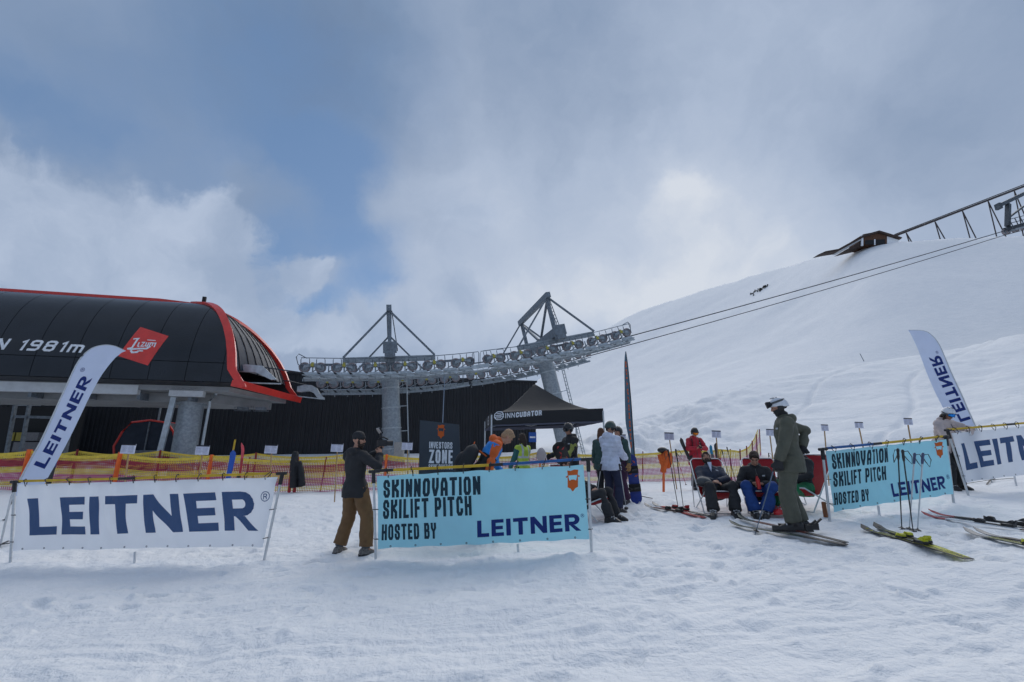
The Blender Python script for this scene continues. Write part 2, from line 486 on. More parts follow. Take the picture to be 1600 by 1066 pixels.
# ------------------------------------------------------------------ snow
def snow_mat():
    m = bpy.data.materials.new('snow'); m.use_nodes = True
    t = m.node_tree; b = t.nodes['Principled BSDF']; h = N(t)
    tc = h.new('ShaderNodeTexCoord').outputs['Object']
    n1 = h.noise(tc, .9, 5, .6); n2 = h.noise(tc, 9, 4, .6); n3 = h.noise(tc, .05, 3, .5)
    c = h.mix(h.remap(n1, .3, .75), (.84, .855, .87, 1), (.90, .905, .91, 1))
    c = h.mix(h.m('MULTIPLY', h.remap(n2, .58, .75), .18), c, (.74, .76, .79, 1))
    c = h.mix(h.m('MULTIPLY', h.remap(n3, .4, .7), .14), c, (.80, .82, .86, 1))
    h.put(b.inputs['Base Color'], c)
    b.inputs['Roughness'].default_value = .75
    b.inputs['Specular IOR Level'].default_value = .25
    cd_ = h.new('ShaderNodeCameraData') if False else None
    geo = h.new('ShaderNodeTexCoord').outputs['Object']
    a = h.noise(geo, 2.6, 6, .62, .3); bb = h.noise(geo, 14, 5, .6); cc = h.noise(geo, 60, 3, .6)
    st = h.new('ShaderNodeMapping'); st.inputs['Rotation'].default_value = (0, 0, .5); st.inputs['Scale'].default_value = (.35, 2.2, 1)
    t.links.new(geo, st.inputs[0]); sc = h.noise(st.outputs[0], 1.1, 5, .65)
    hh = h.m('ADD', h.m('ADD', h.m('MULTIPLY', a, .075), h.m('MULTIPLY', bb, .021)), h.m('ADD', h.m('MULTIPLY', cc, .004), h.m('MULTIPLY', sc, .05)))
    bp = h.new('ShaderNodeBump'); bp.inputs['Strength'].default_value = 1.0; bp.inputs['Distance'].default_value = 1.0
    h.put(bp.inputs['Height'], hh); h.put(b.inputs['Normal'], bp.outputs[0])
    return m
SNOW = snow_mat()
def terrain():
    ang = np.concatenate([np.linspace(-180, -60, 45)[:-1], np.linspace(-60, 60, 760), np.linspace(60, 180, 45)[1:]])
    ang = np.radians(ang)
    rr = [.3]
    while rr[-1] < 900:
        r = rr[-1]
        step = .25 if r < 2.6 else (.03 if r < 6 else (.05 if r < 10 else (.11 if r < 16 else (.02 * r if r < 20 else (.011 * r if r < 60 else .02 * r)))))
        rr.append(r + step)
    rr = np.array(rr)
    A, Rr = np.meshgrid(ang, rr)
    x = np.sin(A) * Rr; y = np.cos(A) * Rr
    z = H0(x, y) + relief(x, y)
    n, k = len(rr), len(ang)
    dent = np.zeros_like(z)
    def window(cx, cy, R_):
        r0 = math.hypot(cx, cy); a0 = math.atan2(cx, cy)
        i0, i1 = np.searchsorted(rr, r0 - R_), np.searchsorted(rr, r0 + R_)
        da = R_ / max(r0, .5); j0, j1 = np.searchsorted(ang, a0 - da), np.searchsorted(ang, a0 + da)
        return slice(i0, i1 + 1), slice(j0, j1 + 1)
    for cx, cy, hd, hl_, hw_, dp in STAMPS:
        w = window(cx, cy, hl_ * 2.2); dx, dy = x[w] - cx, y[w] - cy
        u = (dx * math.cos(hd) + dy * math.sin(hd)) / hl_; v = (-dx * math.sin(hd) + dy * math.cos(hd)) / hw_
        q = u ** 4 + v ** 4 if dp > 0 else u * u + v * v
        e = np.exp(-q); rim = np.exp(-((np.sqrt(u * u + v * v) - 1.45) / .35) ** 2)
        dent[w] += -dp * e + (dp * .22 * rim if dp > 0 else 0)
    for c, wd, dp in TRACKS:
        for cx, cy in c[::1]:
            w = window(cx, cy, wd * 2); q = ((x[w] - cx) ** 2 + (y[w] - cy) ** 2) / wd ** 2
            dent[w] = np.minimum(dent[w], -dp * np.exp(-q * q) + .25 * dp * np.exp(-((np.sqrt(q) - 1.5) / .3) ** 2) + np.where(q > 3, 9, 0))
    z = z + np.clip(dent * .95, -.07, .045)
    global ZLO, ZHI
    ZLO, ZHI = float(z.min()), float(z.max())
    V = np.stack([x.ravel(), y.ravel(), z.ravel()], 1)
    V = np.vstack([V, [[0, 0, float(H0(0, 0))]]])
    i = np.arange(n - 1)[:, None] * k + np.arange(k - 1)[None, :]
    Fq = np.stack([i, i + 1, i + k + 1, i + k], -1).reshape(-1, 4)[:, ::-1]
    me = bpy.data.meshes.new('snow_ground')
    me.from_pydata(V.tolist(), [], Fq.tolist() + [[k * n, b, b + 1] for b in range(k - 1)])
    me.polygons.foreach_set('use_smooth', [True] * len(me.polygons))
    me.materials.append(SNOW); me.update()
    o = bpy.data.objects.new('snow_ground', me); COL.objects.link(o); o['kind'] = 'structure'
    return o
terrain()
# ================================================================== lettering
G = {
 'A': (1, [[(0, 0), (0, .72), (.28, 1), (.72, 1), (1, .72), (1, 0)], [(0, .34), (1, .34)]]),
 'B': (1, [[(0, 0), (0, 1), (.78, 1), (.95, .88), (.95, .64), (.78, .52), (1, .40), (1, .13), (.80, 0), (0, 0), 'c'], [(0, .52), (.72, .52)]]),
 'C': (1, [[(1, .76), (1, .85), (.75, 1), (.25, 1), (0, .85), (0, .15), (.25, 0), (.75, 0), (1, .15), (1, .24)]]),
 'D': (1, [[(0, 0), (0, 1), (.72, 1), (1, .84), (1, .16), (.72, 0), (0, 0), 'c']]),
 'E': (.85, [[(1, 1), (0, 1), (0, 0), (1, 0)], [(0, .5), (.85, .5)]]),
 'F': (.85, [[(1, 1), (0, 1), (0, 0)], [(0, .5), (.85, .5)]]),
 'G': (1, [[(1, .74), (1, .85), (.75, 1), (.25, 1), (0, .85), (0, .15), (.25, 0), (.75, 0), (1, .15), (1, .45), (.6, .45)]]),
 'H': (1, [[(0, 0), (0, 1)], [(1, 0), (1, 1)], [(0, .5), (1, .5)]]),
 'I': (0, [[(0, 0), (0, 1)]]),
 'K': (1, [[(0, 0), (0, 1)], [(1, 1), (1, .78), (.1, .52)], [(.25, .56), (1, .28), (1, 0)]]),
 'L': (.85, [[(0, 1), (0, 0), (1, 0)]]),
 'M': (1.4, [[(0, 0), (0, 1), (.5, .4), (1, 1), (1, 0)]]),
 'N': (1, [[(0, 0), (0, 1)], [(1, 0), (1, 1)], [(.02, .98), (.98, .02)]]),
 'O': (1, [[(.25, 0), (0, .15), (0, .85), (.25, 1), (.75, 1), (1, .85), (1, .15), (.75, 0), (.25, 0), 'c']]),
 'P': (1, [[(0, 0), (0, 1), (.75, 1), (1, .88), (1, .55), (.75, .43), (0, .43)]]),
 'R': (1, [[(0, 0), (0, 1), (.75, 1), (1, .88), (1, .60), (.75, .48), (0, .48)], [(.55, .48), (1, .22), (1, 0)]]),
 'S': (1, [[(1, .72), (1, .86), (.75, 1), (.25, 1), (0, .86), (0, .66), (.2, .55), (.8, .45), (1, .34), (1, .14), (.75, 0), (.25, 0), (0, .14), (0, .28)]]),
 'T': (1, [[(0, 1), (1, 1)], [(.5, 1), (.5, 0)]]),
 'U': (1, [[(0, 1), (0, .15), (.25, 0), (.75, 0), (1, .15), (1, 1)]]),
 'V': (1, [[(0, 1), (0, .5), (.42, 0), (.58, 0), (1, .5), (1, 1)]]),
 'Y': (1, [[(0, 1), (0, .72), (.5, .42), (1, .72), (1, 1)], [(.5, .42), (.5, 0)]]),
 'Z': (1, [[(0, 1), (1, 1), (0, 0), (1, 0)]]),
 '1': (.55, [[(0, .78), (1, 1), (1, 0)]]),
 '8': (1, [[(.2, .54), (0, .66), (0, .88), (.22, 1), (.78, 1), (1, .88), (1, .66), (.8, .54), (1, .42), (1, .12), (.78, 0), (.22, 0), (0, .12), (0, .42), (.2, .54), 'c'], [(.2, .54), (.8, .54)]]),
 '9': (1, [[(1, .5), (.2, .5), (0, .62), (0, .88), (.22, 1), (.78, 1), (1, .88), (1, .14), (.78, 0), (0, 0)]]),
 'm': (1.35, [[(0, 0), (0, .68), (.85, .68), (1, .58), (1, 0)], [(.5, .68), (.5, 0)]]),
}
def ribbon(pts, hw, closed, ext):
    """mitred stroke outline: list of (left,right) pairs"""
    pts = [Vector(p) for p in pts]
    if closed: pts = pts[:-1]
    n = len(pts); outl = []
    if not closed and ext:
        d = (pts[0] - pts[1]).normalized()
        if abs(d.x) < .05 or abs(d.y) < .05: pts[0] = pts[0] + d * hw * .999
        d = (pts[-1] - pts[-2]).normalized()
        if abs(d.x) < .05 or abs(d.y) < .05: pts[-1] = pts[-1] + d * hw * .999
    for i in range(n):
        if closed: a, b = (pts[i] - pts[i - 1]).normalized(), (pts[(i + 1) % n] - pts[i]).normalized()
        else:
            a = (pts[i] - pts[i - 1]).normalized() if i else (pts[1] - pts[0]).normalized()
            b = (pts[i + 1] - pts[i]).normalized() if i < n - 1 else a
        na, nb = Vector((-a.y, a.x)), Vector((-b.y, b.x))
        q = (na + nb)
        if q.length < .2: q = na
        q.normalize()
        k = min(1 / max(.45, q.dot(na)), 1.6)
        outl.append((pts[i] + q * hw * k, pts[i] - q * hw * k))
    if closed: outl.append(outl[0])
    return outl
def quads_text(text, H=1.0, w=.5, hw=.07, gap=.12, space=.35, shear=0):
    """-> list of (quad, layer) in flat letter coordinates, total width"""
    x = 0; qs = []
    for ch in text:
        if ch == ' ': x += space; continue
        gw, st = G[ch]
        W_ = gw * w
        iw = max(W_ - 2 * hw, 0)
        for k, s in enumerate(st):
            closed = s[-1] == 'c'
            pp = [(x + hw + q[0] * iw, hw + q[1] * (H - 2 * hw)) for q in (s[:-1] if closed else s)]
            o = ribbon(pp, hw, closed, not (ch == 'N' and k == 2))
            for (l0, r0), (l1, r1) in zip(o, o[1:]): qs.append(((l0, l1, r1, r0), k))
        x += max(W_, 2 * hw) + gap
    if shear: qs = [(tuple(Vector((p.x + p.y * shear, p.y)) for p in q), k) for q, k in qs]
    return qs, x - gap
def rect(x0, y0, x1, y1): return ((Vector((x0, y0)), Vector((x0, y1)), Vector((x1, y1)), Vector((x1, y0))), 0)
def bold_word(shear=0.0):
    """the wide heavy capitals of the sponsor's name, unit height"""
    V2 = lambda *a: Vector(a)
    qs = []; x = 0
    def put(l, w):
        nonlocal x
        for q, k in l: qs.append((tuple(Vector((p.x + x, p.y)) for p in q), k))
        x += w + .17
    E = [rect(0, 0, .29, 1), rect(.29, 0, .83, .21), rect(.29, .4, .77, .6), rect(.29, .79, .83, 1)]
    put([rect(0, 0, .29, 1), rect(.29, 0, .80, .22)], .80)
    put(E, .83)
    put([rect(0, 0, .30, 1)], .30)
    put([rect(0, .78, .98, 1), rect(.345, 0, .635, .78)], .98)
    put([rect(0, 0, .28, 1), rect(.80, 0, 1.08, 1), ((V2(.28, .58), V2(.28, 1), V2(.80, .42), V2(.80, 0)), 0)], 1.08)
    put(E, .83)
    Rq = [rect(0, 0, .29, 1), rect(.29, .79, .56, 1), rect(.29, .36, .56, .56)]
    for i in range(8):
        a0, a1 = math.pi * (.5 - i / 8) + (.04 if i else 0), math.pi * (.5 - (i + 1) / 8) - (.04 if i < 7 else 0)
        f = lambda a, rx, ry: V2(.56 + rx * math.cos(a), .68 + ry * math.sin(a))
        Rq.append(((f(a0, .11, .11), f(a0, .42, .32), f(a1, .42, .32), f(a1, .11, .12)), i % 2))
    Rq.append(((V2(.32, .36), V2(.62, .36), V2(1.05, 0), V2(.72, 0)), 0))
    put(Rq, 1.05)
    x -= .17
    if shear: qs = [(tuple(Vector((p.x + p.y * shear, p.y)) for p in q), k) for q, k in qs]
    return qs, x
def reg_mark(cx, cy, r):
    qs = []
    for i in range(16):
        a0, a1 = 2 * math.pi * i / 16, 2 * math.pi * (i + 1) / 16
        f = lambda a, k: Vector((cx + r * k * math.cos(a), cy + r * k * math.sin(a)))
        qs.append(((f(a0, .84), f(a1, .84), f(a1, 1), f(a0, 1)), 0))
    t, w = quads_text('R', H=1.1 * r, w=.8 * r, hw=.09 * r)
    qs += [(tuple(Vector((cx - w / 2 + p.x, cy - .55 * r + p.y)) for p in q), k) for q, k in t]
    return qs
def beard_logo():
    """orange block face with goggles and a pointed beard; unit: about 1 wide, 1.25 high"""
    V2 = lambda *a: Vector(a)
    A = [((V2(.14, .98), V2(.10, 1.22), V2(.34, 1.18), V2(.34, .98)), 0), ((V2(.34, .98), V2(.34, 1.18), V2(.62, 1.25), V2(.62, .98)), 0), ((V2(.62, .98), V2(.62, 1.25), V2(.90, 1.22), V2(.86, .98)), 0),
         rect(.13, .78, .19, .98), rect(.81, .78, .87, .98), rect(.19, .92, .81, .98),
         ((V2(-.02, .86), V2(.13, .90), V2(.13, .82), V2(.04, .78)), 0), ((V2(1.02, .86), V2(.96, .78), V2(.87, .82), V2(.87, .90)), 0),
         ((V2(.13, .60), V2(.13, .78), V2(.20, .78), V2(.26, .60)), 0), ((V2(.74, .60), V2(.80, .78), V2(.87, .78), V2(.87, .60)), 0),
         ((V2(.26, .60), V2(.42, .66), V2(.58, .66), V2(.74, .60)), 0),
         ((V2(.13, .22), V2(.13, .60), V2(.38, .60), V2(.34, .14)), 0), ((V2(.34, .14), V2(.38, .60), V2(.62, .60), V2(.66, .14)), 0), ((V2(.66, .14), V2(.62, .60), V2(.87, .60), V2(.87, .22)), 0),
         ((V2(.34, .14), V2(.50, .14), V2(.50, -.04), V2(.42, .02)), 0), ((V2(.50, .14), V2(.66, .14), V2(.58, .02), V2(.50, -.04)), 0)]
    return A
def place(qs, x, y, s, sx=None):
    sx = sx or s
    return [(tuple(Vector((x + p.x * sx, y + p.y * s)) for p in q), k) for q, k in qs]
def decal(mb, qs, surf, off=.004, cell=.06, m=0):
    """lay flat quads on surf(x,y)->(point, normal), following its folds"""
    for q, k in qs:
        L1 = max((q[1] - q[0]).length, (q[2] - q[3]).length); L2 = max((q[3] - q[0]).length, (q[2] - q[1]).length)
        n1, n2 = max(1, int(L1 / cell + .99)), max(1, int(L2 / cell + .99))
        def fn(u, v):
            a = q[0].lerp(q[3], u); b = q[1].lerp(q[2], u); p = a.lerp(b, v)
            w, nn = surf(p.x, p.y)
            return Vector(w) + Vector(nn) * (off + .0006 * k)
        mb.grid(fn, n2, n1, m)

# ================================================================== materials of the built things
steel = mat('galvanised_steel', (.30, .34, .37), .5, .55, .18, 8, .15, 30)
steel_d = mat('weathered_steel', (.16, .19, .22), .55, .4, .22, 6, .1)
steel_l = mat('pale_steel', (.42, .47, .50), .45, .5, .15, 5)
ropem = mat('wire_rope', (.045, .05, .06), .5, .6)
black_pan = mat('black_gloss_panel', (.010, .012, .016), .20, 0, .25, 1.2, .06, 1.5, spec=.55)
black_wall = mat('black_cladding', (.016, .018, .022), .5, 0, .25, .6)
dark_in = mat('dark_interior', (.012, .013, .015), .8)
red_tr = mat('red_trim_paint', (.68, .040, .028), .35, 0, .08, 3, coat=.3)
grey_sof = mat('grey_soffit', (.23, .24, .245), .6, 0, .12, 1.5)
grey_lt = mat('light_grey_panel', (.50, .52, .53), .5, 0, .08, 3)
glass_d = mat('station_glass', (.030, .040, .060), .45, 0, .15, 2, spec=.12)
white_pr = mat('white_print', (.75, .77, .80), .6)
liner = mat('sheave_liner', (.27, .235, .24), .7)
yellow_p = mat('yellow_pivot_paint', (.42, .38, .06), .5)
snow2 = mat('roof_snow', (.84, .87, .90), .8, bump=.3, bscale=5)
blue_sg = mat('blue_sign_paint', (.01, .08, .35), .4)

# ================================================================== lift station
SD = Vector((math.cos(R(13)), math.sin(R(13)), 0)); SN = Vector((-SD.y, SD.x, 0))
S0 = Vector((-12.27, 20.4, 0))
def S(s, n, z): return S0 + SD * s + SN * n + Vector((0, 0, z))
st = thing('lift_station', 'black rounded ski lift station with red trim standing on a thick grey column', 'lift station', (*S(-6, 3, 0)[:2], gz(*S(-6, 3, 0)[:2])))
def s_end(z): return float(np.interp(z, [4.6, 4.72, 4.9, 5.1, 5.5, 6.1, 6.7, 7.3, 7.8, 8.2, 8.5, 8.72, 8.87, 8.96, 9.0], [.05, -.08, -.30, -.40, -.48, -.60, -.78, -1.05, -1.36, -1.66, -1.98, -2.32, -2.68, -3.1, -3.6]))
def dfar(z): return 1.2 * (1 - (max(0, z - 4.6) / 4.4) ** 1.5)
def prof(a): return 2.6 * (1 - math.cos(a)), 4.72 + 4.28 * math.sin(a)
def shell(s, a, d=0):
    n, z = prof(a)
    nn = SN * (-math.cos(a) * 4.28) + Vector((0, 0, math.sin(a) * 2.6)); nn.normalize()
    return S(s, n, z) + nn * d, nn
HALF = math.pi / 2
bounds = [.6 - 1.42 * i for i in range(18)]
for i in range(17):
    sR, sL = bounds[i] - .011, bounds[i + 1] + .011
    for a0, a1, nv in ((.0, .20, 4), (.207, HALF, 20)):
        zz = prof((a0 + a1) / 2)[1]
        if min(sR, s_end(prof(a0)[1])) - sL < .05: continue
        mb = MB()
        def fn(u, v):
            a = a0 + (a1 - a0) * v
            e = s_end(prof(a)[1])
            r = min(sR, e); l = min(sL, e - .01)
            return shell(l + (r - l) * u, a, .0)
        mb.slab(fn, .05, 6, nv)
        mb.build('cladding_panel', black_pan, st, smooth=35)
mb = MB()
mb.grid(lambda u, v: shell(min(-24 + 24.6 * u, s_end(prof(v * HALF)[1]) - .02), v * HALF, -.07)[0], 40, 14)
# under lip, roof top and far flank
mb.grid(lambda u, v: S(-24 + 23.9 * u, .02 + .5 * v, 4.70 - .14 * math.sin(v * 1.6)), 20, 3)
mb.grid(lambda u, v: S(min(-24 + 25 * u, -3.3 + .5 * v), 2.6 + .5 * v, 8.99), 10, 1)
def far_sh(s, a):
    n, z = prof(a); return S(min(s, s_end(z) + dfar(z) - .03), 5.7 - n, z)
mb.grid(lambda u, v: far_sh(-24 + 25.6 * u, v * HALF), 40, 14)
mb.build('inner_shell', black_wall, st, smooth=40)
# red trim: along the top edge, down the near end, along the sill and up the far end
def rim_path(far):
    out_ = []
    for i in range(25):
        a = HALF * (1 - i / 24)
        n, z = prof(a)
        if i > 22: z = 4.72 - .10 * (i - 22)
        out_.append((s_end(z) + (dfar(z) if far else 0), 5.7 - n if far else n, z, a))
    return out_
mb = MB(); rings = []
for s, n, z, a in [(-24, 2.6, 9.0, HALF), (-14, 2.6, 9.0, HALF), (-5, 2.6, 9.0, HALF)] + rim_path(False):
    k = sm((s + 4.6) / 3.0) if s > -5 else 0
    nn = shell(s, a)[1]
    w = .07 + .08 * float(k)
    c = S(s, n, z)
    T_ = SD if k < .01 else (SD + Vector((0, 0, 0))).normalized()
    o = .11
    if s < -4.2:                       # running sideways: strip across the roof edge
        rings.append([c + SN * -.16 + Vector((0, 0, -.10)), c + SN * -.16 + Vector((0, 0, .16)), c + SN * .14 + Vector((0, 0, .16)), c + SN * .14 + Vector((0, 0, -.10))])
    else:
        p0, p1 = c + SD * (-w), c + SD * (w + .06)
        rings.append([p0 - nn * .05, p0 + nn * o, p1 + nn * o, p1 - nn * .05])
mb.loft(rings)
mb.build('red_trim', red_tr, st, smooth=30)
mb = MB(); rings = []
for s, n, z, a in rim_path(True):
    nn = SN * (math.cos(a) * 4.28) + Vector((0, 0, math.sin(a) * 2.6)); nn.normalize()
    c = S(s, n, z); p0, p1 = c - SD * .14, c + SD * .14
    rings.append([p0 - nn * .05, p0 + nn * .15, p1 + nn * .15, p1 - nn * .05])
mb.loft(rings); mb.build('red_trim', red_tr, st, smooth=30)
mb = MB(); rings = []
for i in range(9):
    q = i / 8; c = S(-.05 + 1.25 * q, -.08 + 5.85 * q, 4.66)
    rings.append([c + SD * -.30 + Vector((0, 0, -.12)), c + SD * -.26 + Vector((0, 0, .15)), c + SD * .26 + Vector((0, 0, .10)), c + SD * .20 + Vector((0, 0, -.22))])
mb.loft(rings); mb.build('red_sill', red_tr, st)
# curved glazed end between the two rims
for j in range(9):
    mb = MB()
    def fn(u, v, j=j):
        a = HALF * (.10 + .885 * v); n, z = prof(a)
        q = (j + .04 + .92 * u) / 9
        s = s_end(z) + dfar(z) * q + .35 * math.sin(math.pi * q) * math.cos(a) - .10
        return S(s, n + (5.7 - 2 * n) * q, z), SD
    mb.slab(fn, .03, 3, 14); mb.build('glass_pane', glass_d, st, smooth=40)
mb = MB()
for j in range(10):
    q = j / 9; path = []
    for i in range(13):
        a = HALF * (.10 + .885 * i / 12); n, z = prof(a)
        path.append(S(s_end(z) + dfar(z) * q + .35 * math.sin(math.pi * q) * math.cos(a) - .09, n + (5.7 - 2 * n) * q, z))
    mb.tube(path, .028, 5)
mb.build('glazing_bars', dark_in, st)
# underside
mb = MB(); mb.prism([S(-24, .45, 4.56), S(-.55, .45, 4.56), S(.75, 5.3, 4.56), S(-24, 5.3, 4.56)], (0, 0, -.22)); mb.build('soffit', grey_sof, st)
mb = MB(); mb.prism([S(-24, 1.4, 4.33), S(-1.6, 1.4, 4.33), S(.2, 4.6, 4.33), S(-24, 4.6, 4.33)], (0, 0, -.42)); mb.build('underside_housing', grey_sof, st)
mb = MB(); mb.bar(S(-24, .55, 4.32), S(-4.15, .55, 4.32), .25, .40); mb.build('light_beam', grey_lt, st)
mb = MB(); mb.bar(S(-2.95, .60, 4.30), S(-1.6, .60, 4.30), .30, .42); mb.build('light_beam', grey_lt, st)
mb = MB()
for i in range(11): mb.bar(S(-2.2 - i * 2, .7, 4.08), S(-2.2 - i * 2, 5, 4.08), .12, .3)
mb.build('floor_joists', steel_d, st)
for s in (-2.55, -12.6):
    b = S(s, 1.9, 0); zg = gz(b.x, b.y) - .1
    mb = MB(); mb.tube([(b.x, b.y, zg), (b.x, b.y, 4.0)], .51, 32, caps=False)
    mb.tube([(b.x, b.y, 3.8), (b.x, b.y, 3.95)], .60, 32); mb.tube([(b.x, b.y, zg), (b.x, b.y, zg + .25)], .66, 24)
    mb.build('column', steel, st, smooth=30)
b0 = S(-3.0, 1.1, 4.1); b1 = S(-3.25, 1.1, 0); b1.z = gz(b1.x, b1.y)
mb = MB(); mb.bar(b0, b1, .22, .12, up=SN); mb.build('strut', steel_l, st)
b0 = S(-1.4, 1.3, 4.3); b1 = S(-1.62, 1.4, 4.0); b2 = S(-1.68, 1.4, 0); b2.z = gz(b2.x, b2.y)
mb = MB(); mb.tube([b0 + SD * .1 + Vector((0, 0, .2)), b0, b1, b2], .06, 8); mb.build('drain_pipe', steel_l, st, smooth=40)
# guide rails in the mouth of the station
mb = MB()
mb.prism([S(-.9, .9, 5.65), S(-.2, .9, 5.72), S(.55, .9, 5.68), S(1.25, .9, 5.05), S(1.0, .9, 5.02), S(.3, .9, 5.35), S(-.9, .9, 5.35)], SN * .12)
mb.tube([S(-.6, 1.0, 5.3), S(-.4, 1.0, 4.95), S(0, 1.0, 4.85), S(1.4, 1.2, 4.88)], .035, 6)
mb.build('guide_rail', steel_l, st)
c = S(1.2, 5.35, 0)
fo = [(.0, 5.32), (.35, 5.42), (.75, 5.42), (1.05, 5.25), (1.3, 4.85), (1.5, 4.72), (1.5, 4.62), (1.12, 4.70), (.9, 4.98), (.65, 5.08), (.2, 5.02), (0, 5.02)]
mb = MB(); mb.prism([S(1.25 + a, 5.25, z) for a, z in fo], SN * .25)
mb.bar(S(1.2, 5.37, 4.78), S(2.7, 5.37, 4.64), .2, .05)
mb.build('nose_fairing', steel_l, st)
# lamp on the rim, hanging light fittings
mb = MB(); p = S(-3.2, 2.9, 9.15); mb.box(p + Vector((0, 0, .22)), (.16, .12, .34), Matrix.Rotation(R(13), 3, 'Z')); mb.bar(p, p + Vector((0, 0, .1)), .05); mb.build('floodlight', dark_in, st)
mb = MB()
for s in (-.75, .1):
    q = S(s, 3.2, 3.72)
    mb.tube([q + SD * -.38 + Vector((0, 0, .25)), q + SD * -.36, q + SD * .36, q + SD * .38 + Vector((0, 0, .25))], .02, 6)
    mb.box(q + Vector((0, 0, .12)), (.5, .2, .14), Matrix.Rotation(R(13), 3, 'Z'))
mb.build('lamp_cage', steel_d, st)
mb = MB(); mb.box(shell(-4.15, .30, .03)[0], (.14, .05, .05), Matrix.Rotation(R(13), 3, 'Z')); mb.build('lamp', white_pr, st)
# lettering and the red parallelogram sign on the flank
Lz = lambda z: math.asin(max(-1, min(1, (z - 4.72) / 4.28)))
def flank(x, y):                       # x along, y arc height above the lip
    a = 0; y_ = y; z = 4.72
    a = _ARC(y)
    return shell(x, a, 0)
_al = np.linspace(0, HALF, 200)
_len = np.concatenate([[0], np.cumsum(np.hypot(np.diff(2.6 * (1 - np.cos(_al))), np.diff(4.28 * np.sin(_al))))])
def _ARC(y): return float(np.interp(y, _len, _al))
q, w = quads_text('STATION 1981m', H=.50, w=.40, hw=.048, gap=.13, space=.28, shear=.22)
mb = MB(); decal(mb, place(q, -6.35 - w, 1.08, 1), flank, .006, .12); mb.build('lettering', white_pr, st)
V2 = lambda *a: Vector(a)
mb = MB(); decal(mb, [((V2(-4.95, 1.0), V2(-4.55, 2.5), V2(-3.3, 2.08), V2(-3.75, .62)), 0)], flank, .006, .15); 
logo = mb.build('logo_sign', red_tr, st)
scr = []
def stroke(pts, w_, k=0, closed=False):
    o = ribbon([Vector(p) for p in pts], w_, closed, False)
    for (l0, r0), (l1, r1) in zip(o, o[1:]): scr.append(((l0, l1, r1, r0), k))
stroke([(.02, .95), (.30, 1.0), (.26, .95), (.12, .30), (-.12, .22)], .055, 0)
stroke([(-.12, .24), (.10, .20), (.45, .26), (.95, .30), (1.12, .48)], .06, 1)
stroke([(.42, .72), (.40, .45), (.50, .42)], .04, 2)
stroke([(.56, .72), (.72, .74), (.58, .44), (.76, .46)], .035, 3)
stroke([(.84, .74), (.82, .48), (.94, .46), (.98, .74)], .035, 4)
stroke([(1.05, .46), (1.08, .72), (1.2, .72), (1.2, .5)], .035, 5)
stroke([(1.22, .70), (1.36, .72), (1.34, .42)], .035, 6)
stroke([(.10, .12), (.22, -.02), (.48, .02), (.55, .12)], .06, 7)
stroke([(.82, .92), (1.3, .90)], .028, 8)
mb = MB(); decal(mb, place(scr, -4.62, 1.2, .68), flank, .012, .1); mb.build('lettering', white_pr, logo)

# ================================================================== black clad hall behind
BD = Vector((math.cos(R(13.3)), math.sin(R(13.3)), 0)); BN = Vector((-BD.y, BD.x, 0))
B0 = Vector((1.9, 36.7, 0))
def B(s, n, z): return B0 + BD * s + BN * n + Vector((0, 0, z))
hall = thing('storage_hall', 'long low black hall with ribbed cladding behind the lift towers', 'building', (*B(-20, 6, 0)[:2], 1.2))
bm = MB(); pw = 1.0
zt = 7.2; zb = 1.0
xs = []; prof_ = []
for k in range(4):
    x0 = k * .25
    prof_ += [(x0 + .01, 0), (x0 + .13, 0), (x0 + .16, -.045), (x0 + .22, -.045), (x0 + .25, 0)]
for (a, na), (b_, nb) in zip(prof_, prof_[1:]):
    bm.add([(a, na, 0), (b_, nb, 0), (b_, nb, zt - zb), (a, na, zt - zb)], [(0, 1, 2, 3)])
pm = bm.mesh('wall_panel', black_wall)
Rb = Matrix.Rotation(R(13.3), 4, 'Z')
for i in range(48):
    inst('wall_panel', pm, hall, Matrix.Translation(B(-1 - i, random.uniform(-.004, .004), zb)) @ Rb)
for i in range(12):
    inst('wall_panel', pm, hall, Matrix.Translation(B(0, i, zb)) @ Matrix.Rotation(R(13.3 + 90), 4, 'Z'))
mb = MB(); mb.prism([B(-48, .08, 0), B(-.02, .08, 0), B(-.02, 12, 0), B(-48, 12, 0)], (0, 0, 7.1)); mb.build('inner_wall', dark_in, hall)
mb = MB(); mb.prism([B(-48, -.12, 7.2), B(.12, -.12, 7.2), B(.12, 12, 7.2), B(-48, 12, 7.2)], (0, 0, .14)); mb.build('roof_edge', black_wall, hall)
mb = MB()
mb.grid(lambda u, v: B(-47.7 + 47.5 * u, .1 + 11.6 * v, 7.345 + .22 * math.sin(math.pi * min(1, v * 6 + .05) / 2) * (1 if u < .98 else .5) + .05 * float(fbm(u * 20, v * 5, 0, 2, 4))), 80, 12)
mb.build('roof_snow', snow2, hall, smooth=True)
def blue_plate(px, py, wpx, hpx, par, Sfun, s, z):
    mb = MB(); mb.bar(Sfun(s - wpx / 2, -.10, z), Sfun(s + wpx / 2, -.10, z), .04, hpx, m=0)
    mb.bar(Sfun(s - wpx * .36, -.13, z), Sfun(s + wpx * .36, -.13, z), .02, hpx * .16, m=1)
    mb.build('blue_plate', [blue_sg, white_pr], par)
blue_plate(0, 0, .62, .75, hall, B, -.32, 2.85)
blue_plate(0, 0, .62, .52, hall, B, -32.6, 2.95)

